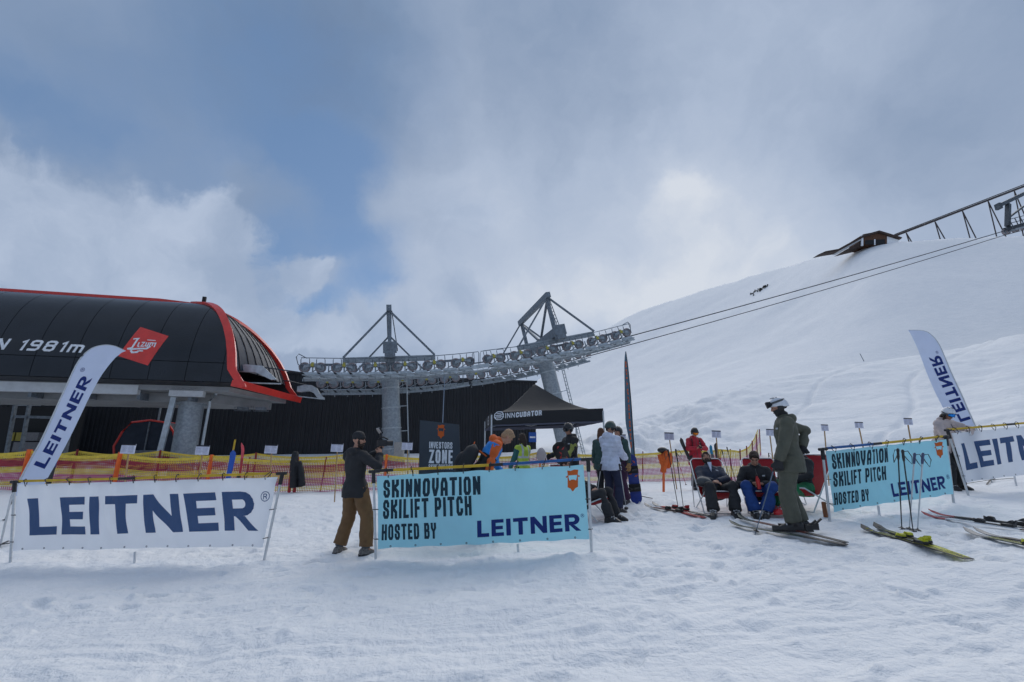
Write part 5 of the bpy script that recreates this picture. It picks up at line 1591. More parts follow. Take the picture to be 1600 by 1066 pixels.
upright('blue tipped ski standing right of the red skier', 1109, 695, 15.6, -.16, width=.10, top=skg, tipm=m_('ski_cyan', (.02, .25, .45)))
upright('white ski standing just right of the red skier', 1105.5, 702, 15.0, -.05, width=.09, top=skw, tipm=skw)
b = atY(367.5, 687, 12.4); c = Vector((b.x - .08, 12.4, 0)); c.z = gz(c.x, c.y)
mb = MB(); mb.tube([c, b], .022, 8); single(mb, 'yellow_stick', yel, 'yellow stick standing behind the wide blue ski', 'stick', tuple(c), smooth=50)
# letters on the blue ski
# poles
def gpole(label, top_px, bot_px, dY=0, **k):
    b = gp(*bot_px); t = atY(top_px[0], top_px[1], b.y + dY)
    return pole(label, t, b - (t - b).normalized() * .05, **k)
gpole('left black ski pole standing by the red skis', (1044, 704.5), (1060, 795), strap=-1)
gpole('right black ski pole standing by the red skis', (1056, 704), (1068, 794), strap=1)
gpole('black ski pole, left of the two with big looped straps before the blue banner', (1403, 704), (1410.5, 834), strap=-1)
gpole('black ski pole crossing in front of its partner before the blue banner', (1410.5, 706), (1428.5, 839), strap=1)
gpole('blue gripped grey ski pole, left of the grey pair before the blue banner', (1429, 711), (1422, 834), col=alu, grip=m_('grip_bluegrey', (.06, .08, .16)), strap=1, r0=.009)
gpole('blue gripped grey ski pole, right of the grey pair with its strap hanging', (1442, 711), (1435, 837), col=alu, grip=m_('grip_bluegrey', (.06, .08, .16)), strap=1, r0=.009)
gpole('black ski pole leaning at the far left edge', (20, 780), (7, 812), strap=0)
gpole('thin dark ski pole standing in front of the net end, left of two', (1136, 700), (1152, 764), strap=0)
gpole('thin dark ski pole standing in front of the net end, right of two', (1128, 704), (1144, 764), strap=0)
gpole('lone dark ski pole standing behind the second deck chair', (1201, 709), (1203, 756), strap=1)
gpole('thin red ski pole leaning between the two black poles and the red skier', (1058, 716), (1072, 758), col=skr, strap=0)
# ================================================================== people
skin = mat('skin', (.42, .22, .15), .55, 0, .06, 30)
skin2 = mat('skin_tanned', (.30, .15, .10), .55, 0, .06, 30)
hair_b = mat('hair_dark_brown', (.030, .016, .010), .7, 0, .3, 60, .4, 90)
hair_r = mat('hair_auburn', (.11, .045, .022), .7, 0, .3, 60, .4, 90)
hair_f = mat('hair_fair', (.34, .21, .12), .7, 0, .2, 60, .4, 90)
def fab(n, c, rough=.75, **k): return mat('fabric_' + n, c, rough, 0, .14, 7, .25, 26, **k)
f_black = fab('black', (.014, .015, .018)); f_brown = fab('brown', (.15, .080, .030)); f_navy = fab('navy', (.014, .020, .055)); f_white = fab('white_down', (.58, .62, .74))
f_olive = fab('olive', (.080, .084, .062)); f_red = fab('red', (.42, .018, .035)); f_blue = fab('blue', (.006, .045, .20)); f_green = fab('green', (.012, .16, .06)); f_grey = fab('grey', (.08, .085, .09))
f_orange = fab('orange', (.62, .11, .015)); f_sky = fab('bright_blue', (.015, .22, .62)); f_hiv = fab('hi_vis', (.42, .55, .06)); f_teal = fab('teal', (.02, .11, .11)); f_lime = fab('dull_lime', (.28, .30, .07))
f_dkblue = fab('dark_blue', (.018, .026, .05)); f_pale = fab('pale_pink', (.52, .44, .42)); f_purple = fab('purple', (.045, .010, .045)); f_dgreen = fab('dark_green', (.03, .07, .065)); f_tan = fab('tan', (.35, .19, .07)); f_silver = fab('silver', (.45, .47, .5))
h_black = mat('helmet_black', (.015, .016, .018), .35); h_white = mat('helmet_white', (.62, .65, .70), .35); h_green = mat('helmet_dark_green', (.03, .06, .055), .4)
lens_d = mat('goggle_lens_dark', (.01, .01, .015), .1, .2); lens_o = mat('goggle_lens_orange', (.70, .20, .01), .15, .4); lens_b = mat('goggle_lens_blue', (.01, .22, .70), .12, .5)
boot_k = mat('boot_black', (.016, .016, .018), .4); boot_r = mat('boot_red', (.50, .015, .02), .4); boot_w = mat('boot_buckle', (.45, .46, .48), .4, .3); shoe_m = mat('hiking_shoe', (.16, .15, .14), .8, 0, .4, 40)
eye_m = mat('eye_dark', (.02, .015, .012), .3); lip_m = mat('lip', (.28, .09, .07), .6)

def fuse(mb, name, mats, parent, voxel=.012, smooth=3, amp=0.0, freq=9, seed=0, zone=None, stretch=(1, 1, .55)):
    """union of the overlapping closed shapes as one continuous skin"""
    me = bpy.data.meshes.new('tmp'); me.from_pydata(mb.v, [], mb.f); me.update()
    o = bpy.data.objects.new('tmp', me); COL.objects.link(o)
    m = o.modifiers.new('r', 'REMESH'); m.mode = 'VOXEL'; m.voxel_size = voxel; m.use_smooth_shade = True
    if smooth:
        s = o.modifiers.new('s', 'SMOOTH'); s.factor = .5; s.iterations = smooth
    dg = bpy.context.evaluated_depsgraph_get()
    ev = o.evaluated_get(dg)
    nm = bpy.data.meshes.new_from_object(ev)
    bpy.data.objects.remove(o); bpy.data.meshes.remove(me)
    nm.name = name
    n = len(nm.vertices)
    co = np.empty(n * 3); nm.vertices.foreach_get('co', co); co = co.reshape(-1, 3)
    if amp:
        no = np.empty(n * 3); nm.vertices.foreach_get('normal', no); no = no.reshape(-1, 3)
        q = co * freq
        a = fbm(q[:, 0] * stretch[0] + seed, q[:, 1] * stretch[1], q[:, 2] * stretch[2], 3, seed + 11, .55)
        r = 1 - np.abs(vnoise(q[:, 0] * .8 + 5, q[:, 1] * .8, q[:, 2] * 1.5 + a * .6, seed + 31)) * 2
        co = co + no * ((a * .6 + r * .45) * amp)[:, None]
        nm.vertices.foreach_set('co', co.ravel())
    nm.materials.clear()
    for q in (mats if isinstance(mats, list) else [mats]): nm.materials.append(q)
    k = len(nm.polygons)
    nm.polygons.foreach_set('use_smooth', [True] * k)
    if zone is not None:
        c = np.empty(k * 3); nm.polygons.foreach_get('center', c); c = c.reshape(-1, 3)
        nm.polygons.foreach_set('material_index', zone(c).astype(np.int32))
    else: nm.polygons.foreach_set('material_index', np.zeros(k, np.int32))
    nm.update()
    r = bpy.data.objects.new(name, nm); COL.objects.link(r)
    r.parent = parent; XF[r.name] = XF.get(parent.name, Matrix())
    return r
def segdist(c, a, b):
    a, b = np.array(a), np.array(b); d = b - a
    t = np.clip(((c - a) @ d) / max(d @ d, 1e-9), 0, 1)
    return np.linalg.norm(c - (a + t[:, None] * d), axis=1)
def ik(a, c, l1, l2, hint):
    d = c - a; L = min(d.length, (l1 + l2) * .995); dn = d.normalized()
    c = a + dn * L
    x = (l1 * l1 - l2 * l2 + L * L) / (2 * L); h = math.sqrt(max(l1 * l1 - x * x, 0))
    hv = Vector(hint); hv = hv - dn * hv.dot(dn)
    if hv.length < 1e-3: hv = Vector((0, 1, 0)) - dn * dn.y
    return a + dn * x + hv.normalized() * h, c
V3 = lambda *a: Vector(a)
def hand(mb, w, d, pn, side, k, curl=.6, fat=1.0, thumb=1):
    """palm, four unequal fingers and a thumb; d: direction of the hand, pn: palm normal"""
    d = d.normalized(); pn = (pn - d * pn.dot(d)).normalized(); s = d.cross(pn) * side
    P0 = w; P1 = w + d * .085 * k
    r = .018 * k * fat
    mb.tube([P0 - d * .03 * k, P0 + d * .02 * k, P1], [(.026 * k * fat, .020 * k * fat), (.036 * k * fat, .019 * k * fat), (.042 * k * fat, .016 * k * fat)], 10, ref=pn)
    for i, (o, L) in enumerate(((-.031, .066), (-.010, .076), (.011, .071), (.031, .056))):
        a = P1 + s * o * k * fat - d * .012 * k; L *= k
        d1 = (d * math.cos(curl * .6) + pn * math.sin(curl * .6)); d2 = (d * math.cos(curl * 1.5) + pn * math.sin(curl * 1.5)); d3 = (d * math.cos(curl * 2.3) + pn * math.sin(curl * 2.3))
        b = a + d1 * (L * .45 + .012 * k); c = b + d2 * L * .32; e = c + d3 * L * .24
        mb.tube([a, b, c, e], [.0095 * k * fat, .0092 * k * fat, .0085 * k * fat, .007 * k * fat], 8)
    a = P0 + d * .025 * k - s * .028 * k * fat
    b = a + (d * .6 - s * .7 + pn * .35).normalized() * .040 * k; c = b + (d * .85 - s * .2 + pn * .45).normalized() * .034 * k
    mb.tube([a, b, c], [.013 * k * fat, .011 * k * fat, .009 * k * fat], 8)

def person(label, loc, yaw, H=1.78, pel=(0, 0, .95), chest=(0, 0, 1.45), headdir=(0, -1, 0), headup=None, neckdir=None,
           hl=(.30, -.05, .80), hr=(-.30, -.05, .80), el=(.3, .6, -.2), er=(-.3, .6, -.2), fl=(.12, 0, 0), fr=(-.12, 0, 0), fyl=0.15, fyr=-.15, kl=(0, -1, 0), kr=(0, -1, 0),
           jacket=f_black, jzone=None, trousers=f_black, tzone=None, boots='ski', bootm=boot_k, gloves=None, helmet=None, goggles=None, gog_up=False, hairm=None, long_hair=False, beanie=None, beard=None,
           hood=True, hem=.14, skinm=None, curl=.7, puff=1.0, leg=1.0, ndl=None, ndr=None, pnl=None, pnr=None, seated=False, quilt=False, seed=1, open_neck=None, group=None, cuffm=None, noface=False, zipm=None, buff=None):
    k = H / 1.8
    skinm = skinm or skin; zipm = zipm or f_grey
    if 'skis' not in label: loc = Vector(loc) - Vector((0, 0, .022))      # soles sink into the soft snow
    r = thing('person', label, 'person', tuple(loc), R(yaw))
    if group: r['group'] = group
    p = Vector(pel); c = Vector(chest)
    p, c = p * k if not seated else p, c * k if not seated else c
    sp = (c - p).normalized()
    X = V3(1, 0, 0)
    fwd = X.cross(sp); 
    if fwd.dot(V3(0, -1, 0)) < 0 and sp.z > 0: fwd = -fwd
    fwd = (sp.cross(X)) * -1
    if fwd.y > 0 and sp.z > .3: fwd = -fwd
    nd = Vector(neckdir).normalized() if neckdir else (sp * .8 + fwd * .15 + V3(0, 0, .3)).normalized()
    nb = c + sp * .05 * k
    hf = Vector(headdir).normalized()
    hu = Vector(headup) if headup else (nd * .5 + V3(0, 0, 1))
    hu = (hu - hf * hu.dot(hf)).normalized(); hx = hf.cross(hu).normalized() * -1
    hc = nb + nd * .085 * k + hu * .105 * k + hf * .015 * k
    hr_ = Matrix((hx, -hf, hu)).transposed()            # local x right, y back, z up
    hk = k * .97
    def hp(x, y, z): return hc + hr_ @ (V3(x, y, z) * hk)
    S_ = {1: c + X * .175 * k - sp * .015 * k, -1: c - X * .175 * k - sp * .015 * k}
    Hp = {1: p + X * .095 * k, -1: p - X * .095 * k}
    W_, E_, A_, K_ = {}, {}, {}, {}
    for s, h, e in ((1, hl, el), (-1, hr, er)):
        E_[s], W_[s] = ik(S_[s], Vector(h) * (k if not seated else 1), .29 * k, .265 * k, e)
    for s, f, kn in ((1, fl, kl), (-1, fr, kr)):
        f = Vector(f); K_[s], A_[s] = ik(Hp[s], V3(f.x, f.y, f.z + .10 * k), .445 * k, .425 * k, kn)
    fy = {1: fyl, -1: fyr}
    HD = {1: Vector(ndl) if ndl else (W_[1] - E_[1]), -1: Vector(ndr) if ndr else (W_[-1] - E_[-1])}
    PN = {1: Vector(pnl) if pnl else V3(-1, 0, -.2), -1: Vector(pnr) if pnr else V3(1, 0, -.2)}
    # ---- the body: one continuous figure
    mb = MB()
    def torso(mb, g, low=0.0, top=.0):
        pts = [p - sp * (.06 + low) * k, p + sp * .02 * k, p.lerp(c, .35) - fwd * -.0, p.lerp(c, .72) , c - sp * .02 * k, c + sp * (.035) * k, nb + nd * .02 * k]
        rr = [(.150, .105), (.165, .118), (.140, .100), (.165, .118), (.165, .105), (.115, .078), (.062, .060)]
        rs = [((a + g) * k, (b + g) * k) for a, b in rr]
        if low: rs[0] = ((.200 + g) * k, (.160 + g) * k); rs[1] = ((.188 + g) * k, (.142 + g) * k)
        mb.tube(pts, rs, 20, ref=fwd)
    torso(mb, -.022)
    for s in (1, -1):
        mb.ell(S_[s], (.055 * k,) * 3); mb.tube([c, S_[s]], .05 * k, 10)
        mb.tube([S_[s], E_[s], W_[s]], [.047 * k, .037 * k, .024 * k], 10)
        if not gloves: hand(mb, W_[s], HD[s], PN[s], s, k, curl)
        mb.tube([Hp[s] + sp * .02, Hp[s].lerp(K_[s], .5), K_[s], K_[s].lerp(A_[s], .35), A_[s]], [.085 * k, .078 * k, .055 * k, .055 * k, .034 * k], 12)
        mb.ell(K_[s], (.055 * k,) * 3)
        fd = V3(math.sin(fy[s]), -math.cos(fy[s]), 0)
        mb.tube([A_[s], A_[s] - V3(0, 0, .045 * k) + fd * .06 * k, A_[s] - V3(0, 0, .065 * k) + fd * .15 * k], [.036 * k, .036 * k, .026 * k], 10)
    mb.tube([nb - nd * .03, nb + nd * .05 * k, hc - hu * .05 * k], [.060 * k, .053 * k, .052 * k], 12)
    mb.ell(hp(0, .010, .025), (.075 * hk, .093 * hk, .092 * hk), hr_, 16, 12)
    mb.ell(hp(0, -.020, -.040), (.060 * hk, .066 * hk, .078 * hk), hr_, 16, 12)
    mb.ell(hp(0, -.055, -.095), (.030 * hk, .026 * hk, .022 * hk), hr_, 10, 8)
    mb.tube([hp(0, -.082, .018), hp(0, -.104, -.025), hp(0, -.088, -.034)], [.009 * hk, .015 * hk, .012 * hk], 8)
    mb.ell(hp(0, -.078, .030), (.045 * hk, .014 * hk, .010 * hk), hr_, 10, 6)
    mb.ell(hp(0, -.084, -.062), (.022 * hk, .010 * hk, .010 * hk), hr_, 8, 6)
    for s in (1, -1):
        mb.ell(hp(.074 * s, .008, -.010), (.012 * hk, .020 * hk, .030 * hk), hr_, 8, 6)
        mb.ell(hp(.042 * s, -.068, -.022), (.020 * hk, .014 * hk, .018 * hk), hr_, 8, 6)
    body = fuse(mb, 'body', skinm, r, .0085, 2)
    if not noface:
        for s in (1, -1):
            e = MB(); e.ell(hp(.031 * s, -.083, .008), (.013 * hk, .006 * hk, .006 * hk), hr_, 8, 5); e.build('eye', eye_m, body, world=False, smooth=True)
            e = MB(); e.tube([hp(.014 * s, -.092, .028), hp(.034 * s, -.093, .034), hp(.052 * s, -.082, .028)], .0042 * hk, 5); e.build('eyebrow', hairm or hair_b, body, world=False, smooth=True)
        e = MB(); e.ell(hp(0, -.094, -.064), (.020 * hk, .005 * hk, .006 * hk), hr_, 8, 5); e.build('mouth', lip_m, body, world=False, smooth=True)
    # ---- trousers
    mb = MB(); g = .024 * leg
    mb.tube([p - sp * .10 * k, p + sp * .06 * k, p + sp * .14 * k], [(.155 * k, .118 * k), (.172 * k, .128 * k), (.16 * k, .12 * k)], 16, ref=fwd)
    for s in (1, -1):
        a = A_[s]; kk = K_[s]
        lo = a + (kk - a).normalized() * (.02 * k)
        mb.tube([Hp[s] + sp * .04 * k, Hp[s].lerp(kk, .45), kk, kk.lerp(lo, .5), lo], [(.092 + g) * k, (.078 + g) * k, (.058 + g * 1.25) * k, (.054 + g * 1.5) * k, (.050 + g * 1.75) * k], 14)
        mb.ell(kk, ((.066 + g) * k,) * 3)
    fuse(mb, 'trousers', trousers if isinstance(trousers, list) else [trousers], r, .014, 4, .013 * (1.2 if leg > 1 else 1), 8, seed, tzone(K_, A_, Hp) if tzone else None)
    # ---- jacket
    mb = MB(); g = .020 * puff + .004
    low = 0 if seated else hem
    torso(mb, g, low)
    for s in (1, -1):
        mb.ell(S_[s] + sp * .0, ((.060 + g) * k,) * 3); mb.tube([c, S_[s]], (.062 + g) * k, 12)
        w_ = W_[s] - (W_[s] - E_[s]).normalized() * .012 * k
        mb.tube([S_[s], S_[s].lerp(E_[s], .5), E_[s], E_[s].lerp(w_, .5), w_], [(.052 + g) * k, (.048 + g) * k, (.043 + g) * k, (.038 + g) * k, (.028 + g) * k], 14)
        mb.ell(E_[s], ((.044 + g) * k,) * 3)
    mb.tube([nb - nd * .02 * k, nb + nd * .035 * k, nb + nd * .07 * k], [.085 * k, .078 * k, .070 * k], 14)
    if hood:
        hbk = nb - fwd * .085 * k + nd * .01 * k
        mb.ell(hbk, (.115 * k, .070 * k, .075 * k), None, 12, 8); mb.ell(hbk - V3(0, 0, .07 * k), (.085 * k, .05 * k, .07 * k), None, 12, 8)
    z = jzone(S_, E_, W_, p, c, sp, fwd, k) if jzone else None
    jk = fuse(mb, 'jacket', jacket if isinstance(jacket, list) else [jacket], r, .013, 4, .0125, 9, seed + 3, z)
    if quilt:
        n = len(jk.data.vertices); co = np.empty(n * 3); jk.data.vertices.foreach_get('co', co); co = co.reshape(-1, 3)
        no = np.empty(n * 3); jk.data.vertices.foreach_get('normal', no); no = no.reshape(-1, 3)
        ph = np.abs(np.sin((co[:, 2] + .10 * np.abs(co[:, 0])) * math.pi / .085))
        co += no * (.012 * (ph ** .5 - .7))[:, None]; jk.data.vertices.foreach_set('co', co.ravel()); jk.data.update()
    if open_neck:
        e = MB(); e.prism([c + fwd * (.150 * k) + V3(-.035 * k, 0, .06 * k), c + fwd * .150 * k + V3(.035 * k, 0, .06 * k), c + fwd * .152 * k - sp * .14 * k], -fwd * .03); e.build('shirt_front', open_neck, jk, world=False)
    # zip, pockets and a small chest mark laid on the cloth
    from mathutils.bvhtree import BVHTree
    bv = BVHTree.FromPolygons([v.co[:] for v in jk.data.vertices], [q.vertices[:] for q in jk.data.polygons])
    def onj(x, t, out_=.004):
        o_ = p.lerp(c, t) + X * x * k + fwd * .6; h_ = bv.ray_cast(o_, -fwd)
        return h_[0] + h_[1] * out_ if h_[0] is not None else None
    ln = [onj(0, t) for t in np.linspace(.02 if seated else -.12, 1.08, 14)]; ln = [q for q in ln if q is not None]
    if len(ln) > 4 and not open_neck: e = MB(); e.tube(ln, .0055, 5); e.build('zip', zipm, jk, world=False)
    for s in (1, -1):
        ln = [onj(s * (.07 + .05 * t), .22 - .12 * t, .003) for t in np.linspace(0, 1, 6)]; ln = [q for q in ln if q is not None]
        if len(ln) > 3: e = MB(); e.tube(ln, .005, 5); e.build('pocket_zip', zipm, jk, world=False)
    ln = [onj(.085 + a_, .80 + b_, .003) for a_, b_ in ((0, 0), (.045, 0), (.045, .05), (0, .05))]
    if all(q is not None for q in ln): e = MB(); e.prism(ln, fwd * .003); e.build('chest_mark', f_silver, jk, world=False)
    if buff: e = MB(); e.tube([nb + nd * .01 * k, nb + nd * .07 * k, hp(0, -.015, -.10), hp(0, -.015, -.03)], [.072 * k, .066 * k, (.074 * hk, .084 * hk), (.078 * hk, .094 * hk)], 16, ref=hx); e.build('neck_buff', buff, r, world=False, smooth=60)
    # ---- gloves
    if gloves:
        for s in (1, -1):
            mb = MB(); hand(mb, W_[s], HD[s], PN[s], s, k * 1.08, curl, 1.5)
            mb.tube([W_[s] - (W_[s] - E_[s]).normalized() * .05 * k, W_[s] + HD[s].normalized() * .02 * k], [.050 * k, .042 * k], 12)
            fuse(mb, 'glove', gloves, r, .010, 2)
    # ---- boots
    for s in (1, -1):
        a = A_[s]; fd = V3(math.sin(fy[s]), -math.cos(fy[s]), 0); sx = V3(-fd.y, fd.x, 0); sh = (K_[s] - a).normalized(); gz0 = a.z - .10 * k
        mb = MB()
        sole = V3(a.x, a.y, gz0)
        def q(f, h): return sole + fd * f * k + V3(0, 0, h * k)
        if boots == 'ski':
            mb.loft([[q(f, 0) - sx * w * k, q(f, 0) + sx * w * k, q(f, h * .6) + sx * w * 1.05 * k, q(f, h) + sx * w * .55 * k, q(f, h) - sx * w * .55 * k, q(f, h * .6) - sx * w * 1.05 * k] for f, w, h in ((-.105, .038, .10), (-.08, .046, .13), (.0, .050, .14), (.08, .052, .115), (.15, .050, .085), (.205, .036, .05))])
            mb.tube([a - V3(0, 0, .01), a + sh * .14 * k + fd * .01, a + sh * .21 * k + fd * .015], [(.056 * k, .066 * k), (.060 * k, .070 * k), (.058 * k, .066 * k)], 14)
            b = fuse(mb, 'ski_boot', bootm, r, .011, 2)
            for f, h in ((.10, .105), (.05, .135)):
                e = MB(); e.box(q(f, h) , (.02 * k, .02 * k, .012 * k)); e.bar(q(f, h * .9) - sx * .05 * k, q(f, h * .9) + sx * .05 * k, .012 * k, .022 * k); e.build('buckle', boot_w, b, world=False)
            e = MB(); e.tube([a + sh * .10 * k + V3(0, 0, .0) + v for v in (-fd * .06 * k, -sx * .062 * k, fd * .072 * k, sx * .062 * k)], .008 * k, 6, closed=True); e.build('buckle_strap', boot_w, b, world=False)
        else:
            mb.loft([[q(f, 0) - sx * w * k, q(f, 0) + sx * w * k, q(f, h * .6) + sx * w * k, q(f, h) + sx * w * .5 * k, q(f, h) - sx * w * .5 * k, q(f, h * .6) - sx * w * k] for f, w, h in ((-.095, .033, .07), (-.07, .040, .10), (.0, .042, .105), (.08, .048, .08), (.14, .044, .06), (.185, .028, .035))])
            mb.tube([a - V3(0, 0, .02), a + sh * .07 * k], .050 * k, 12)
            b = fuse(mb, 'shoe', bootm, r, .010, 2)
            e = MB(); e.loft([[q(f, -.004) - sx * w * k, q(f, -.004) + sx * w * k, q(f, .022) + sx * w * k, q(f, .022) - sx * w * k] for f, w in ((-.10, .036), (.0, .046), (.09, .052), (.15, .046), (.192, .028))]); e.build('sole', blackpl, b, world=False)
        if cuffm:
            mb = MB(); mb.tube([a - V3(0, 0, .0), a + sh * .11 * k], [.062 * k, .066 * k], 14); mb.build('gaiter', cuffm, r, world=False, smooth=50)
    # ---- head wear
    if hairm and not (helmet or beanie):
        mb = MB(); mb.ell(hp(0, .018, .040), (.084 * hk, .096 * hk, .092 * hk), hr_, 16, 12); mb.ell(hp(0, .045, -.02), (.074 * hk, .062 * hk, .075 * hk), hr_, 12, 8)
        mb.ell(hp(.01, -.055, .088), (.055 * hk, .035 * hk, .03 * hk), hr_, 10, 6)
        if long_hair:
            mb.tube([hp(0, .05, .02), hp(0, .085, -.08), hp(0, .09, -.20), hp(.01, .07, -.33)], [.075 * hk, .07 * hk, .062 * hk, .03 * hk], 12)
            for s in (1, -1): mb.tube([hp(.07 * s, .0, .03), hp(.078 * s, .02, -.06), hp(.07 * s, .03, -.16)], [.026 * hk, .03 * hk, .02 * hk], 8)
        fuse(mb, 'hair', hairm, r, .010, 2, .006, 30, 5)
    elif hairm and long_hair:
        mb = MB(); mb.tube([hp(0, .06, -.03), hp(0, .10, -.12), hp(0, .10, -.24), hp(.02, .08, -.36)], [.055 * hk, .058 * hk, .05 * hk, .02 * hk], 12)
        for s in (1, -1): mb.tube([hp(.06 * s, .02, -.05), hp(.07 * s, .0, -.15), hp(.06 * s, -.01, -.25)], [.02 * hk, .025 * hk, .012 * hk], 8)
        fuse(mb, 'hair', hairm, r, .011, 2, .006, 30, 5)
    if beard:
        mb = MB(); mb.ell(hp(0, -.040, -.085), (.062 * hk, .058 * hk, .052 * hk), hr_, 14, 10); mb.ell(hp(0, -.086, -.046), (.034 * hk, .012 * hk, .010 * hk), hr_, 10, 6)
        mb.tube([hp(0, -.06, -.10), hp(0, -.062, -.15)], [.035 * hk, .015 * hk], 10)
        for s in (1, -1): mb.tube([hp(.066 * s, -.005, .0), hp(.062 * s, -.025, -.06)], [.015 * hk, .022 * hk], 8)
        fuse(mb, 'beard', beard, r, .008, 2, .005, 40, 6)
    if beanie:
        mb = MB(); mb.ell(hp(0, .012, .052), (.088 * hk, .106 * hk, .092 * hk), hr_, 16, 12); mb.tube([hp(0, .005, .020), hp(0, .005, .052)], [(.090 * hk, .104 * hk), (.092 * hk, .107 * hk)], 18, ref=hr_ @ V3(0, 1, 0))
        fuse(mb, 'beanie', beanie, r, .010, 2, .003, 30, 7)
    if helmet:
        mb = MB(); rings = []
        # open-faced shell, thicker than a cap
        for j in range(10):
            a = HALF * j / 9 * 1.0; rr_ = math.cos(a); zz = math.sin(a)
            rings.append([hp(.108 * rr_ * math.sin(t), (-.128 if math.cos(t) > 0 else -.138) * rr_ * math.cos(t) + .012, .012 + .136 * zz + (.022 * math.cos(t) + (-.03 if math.cos(t) < 0 else 0) if j == 0 else 0)) for t in np.linspace(0, 2 * math.pi, 24, endpoint=False)])
        mb.loft(rings)
        hm = fuse(mb, 'helmet', helmet, r, .010, 3)
        mb = MB()
        for s in (1, -1): mb.ell(hp(.082 * s, .02, -.02), (.024 * hk, .050 * hk, .058 * hk), hr_, 10, 8)
        mb.ell(hp(0, .085, .0), (.075 * hk, .038 * hk, .055 * hk), hr_, 12, 8)
        e = fuse(mb, 'ear_pads', blackpl, hm, .010, 1)
        mb = MB(); mb.tube([hp(.085, .0, -.05), hp(.05, -.03, -.125), hp(0, -.045, -.135), hp(-.05, -.03, -.125), hp(-.085, .0, -.05)], .007 * hk, 6); mb.build('chin_strap', blackpl, hm, world=False, smooth=50)
        mb = MB()
        for s in (-1, 0, 1): mb.box(hp(.04 * s, -.02 + .03 * abs(s), .147 - .012 * abs(s)), (.014 * hk, .06 * hk, .008 * hk), hr_)
        mb.build('vent', blackpl, hm, world=False)
    if goggles:
        up_ = .068 if gog_up else 0.0; ex_ = .022 if gog_up else .0
        def gpnt(t, z, rr): return hp(rr * (.088 + ex_ * .55) * math.sin(t), -rr * (.098 + ex_) * math.cos(t) + .0, z + up_)
        mb = MB()
        mb.loft([[gpnt(t, -.026, 1.10), gpnt(t, .040, 1.10), gpnt(t, .034, 1.20), gpnt(t, -.020, 1.20)] for t in np.linspace(-.95, .95, 13)])
        gl = mb.build('goggles', goggles, r, world=False, smooth=50)
        mb = MB(); mb.tube([gpnt(t, z, 1.15) for t, z in [(-1.0, -.01), (-.9, .034), (-.4, .046), (.4, .046), (.9, .034), (1.0, -.01), (.8, -.028), (.25, -.034), (0, -.020), (-.25, -.034), (-.8, -.028)]], .008 * hk, 6, closed=True); mb.build('goggle_frame', blackpl, gl, world=False, smooth=60)
        mb = MB(); w_ = 1.30 if helmet else 1.05
        if not gog_up: mb.loft([[gpnt(t, .0, w_), gpnt(t, .028, w_), gpnt(t, .028, w_ + .04), gpnt(t, .0, w_ + .04)] for t in np.linspace(.95, 2 * math.pi - .95, 24)])
        else: mb.loft([[gpnt(t, -.01, 1.04), gpnt(t, .02, 1.04), gpnt(t, .02, 1.08), gpnt(t, -.01, 1.08)] for t in np.linspace(.95, 2 * math.pi - .95, 24)])
        mb.build('goggle_strap', f_grey, gl, world=False, smooth=60)
    return dict(root=r, hc=hc, W=W_, E=E_, S=S_, K=K_, A=A_, p=p, c=c, hp=hp, fwd=fwd, sp=sp, k=k, M=XF[r.name])
def spot(px, py, dt=0.0):
    q = gp(px, py); return q
def zz(f):                                          # helper: material zones of a jacket
    return f

# ---- deck chairs
redcl = cloth('deckchair_red_canvas', (.42, .012, .022), .25, 0, .7, .15, .1, 10)
def chair(label, loc, yaw):
    r = thing('deck_chair', label, 'deck chair', tuple(loc), R(yaw), 'red canvas deck chairs on the snow')
    w = .30
    def tubes(pts, nm):
        mb = MB(); mb.tube(pts, .0125, 8, closed=True); mb.build(nm, alu, r, world=False, smooth=50)
    tubes([V3(-w, -.34, .015), V3(w, -.34, .015), V3(w, .53, .90), V3(w * .8, .57, .95), V3(-w * .8, .57, .95), V3(-w, .53, .90)], 'back_frame')
    tubes([V3(-w + .03, .50, .015), V3(w - .03, .50, .015), V3(w - .03, -.44, .40), V3(-w + .03, -.44, .40)], 'seat_frame')
    mb = MB()
    for s in (-1, 1): mb.tube([V3(s * w, .33, .70), V3(s * (w + .02), .42, .40), V3(s * w, .52, .02)], .010, 6)
    mb.tube([V3(-w, .52, .02), V3(w, .52, .02)], .010, 6)
    mb.build('rear_strut', alu, r, world=False, smooth=50)
    prof2 = [(.565, .955), (.47, .81), (.33, .62), (.18, .46), (.06, .335), (-.06, .285), (-.2, .285), (-.33, .33), (-.445, .405)]
    pts = [V3(0, y, z) for y, z in prof2]
    def fn(u, v):
        x = v * (len(pts) - 1); i = min(int(x), len(pts) - 2); f = x - i
        q = pts[i].lerp(pts[i + 1], f); x_ = (u - .5) * 2 * (w - .035)
        sagx = .035 * (1 - (2 * u - 1) ** 2)
        tang = (pts[i + 1] - pts[i]).normalized(); n = V3(0, tang.z, -tang.y)
        if n.z > 0: n = -n
        return V3(x_, q.y, q.z) + n * sagx, -n
    mb = MB(); mb.slab(fn, .003, 10, 32); mb.build('canvas', redcl, r, world=False, smooth=60)
    return r

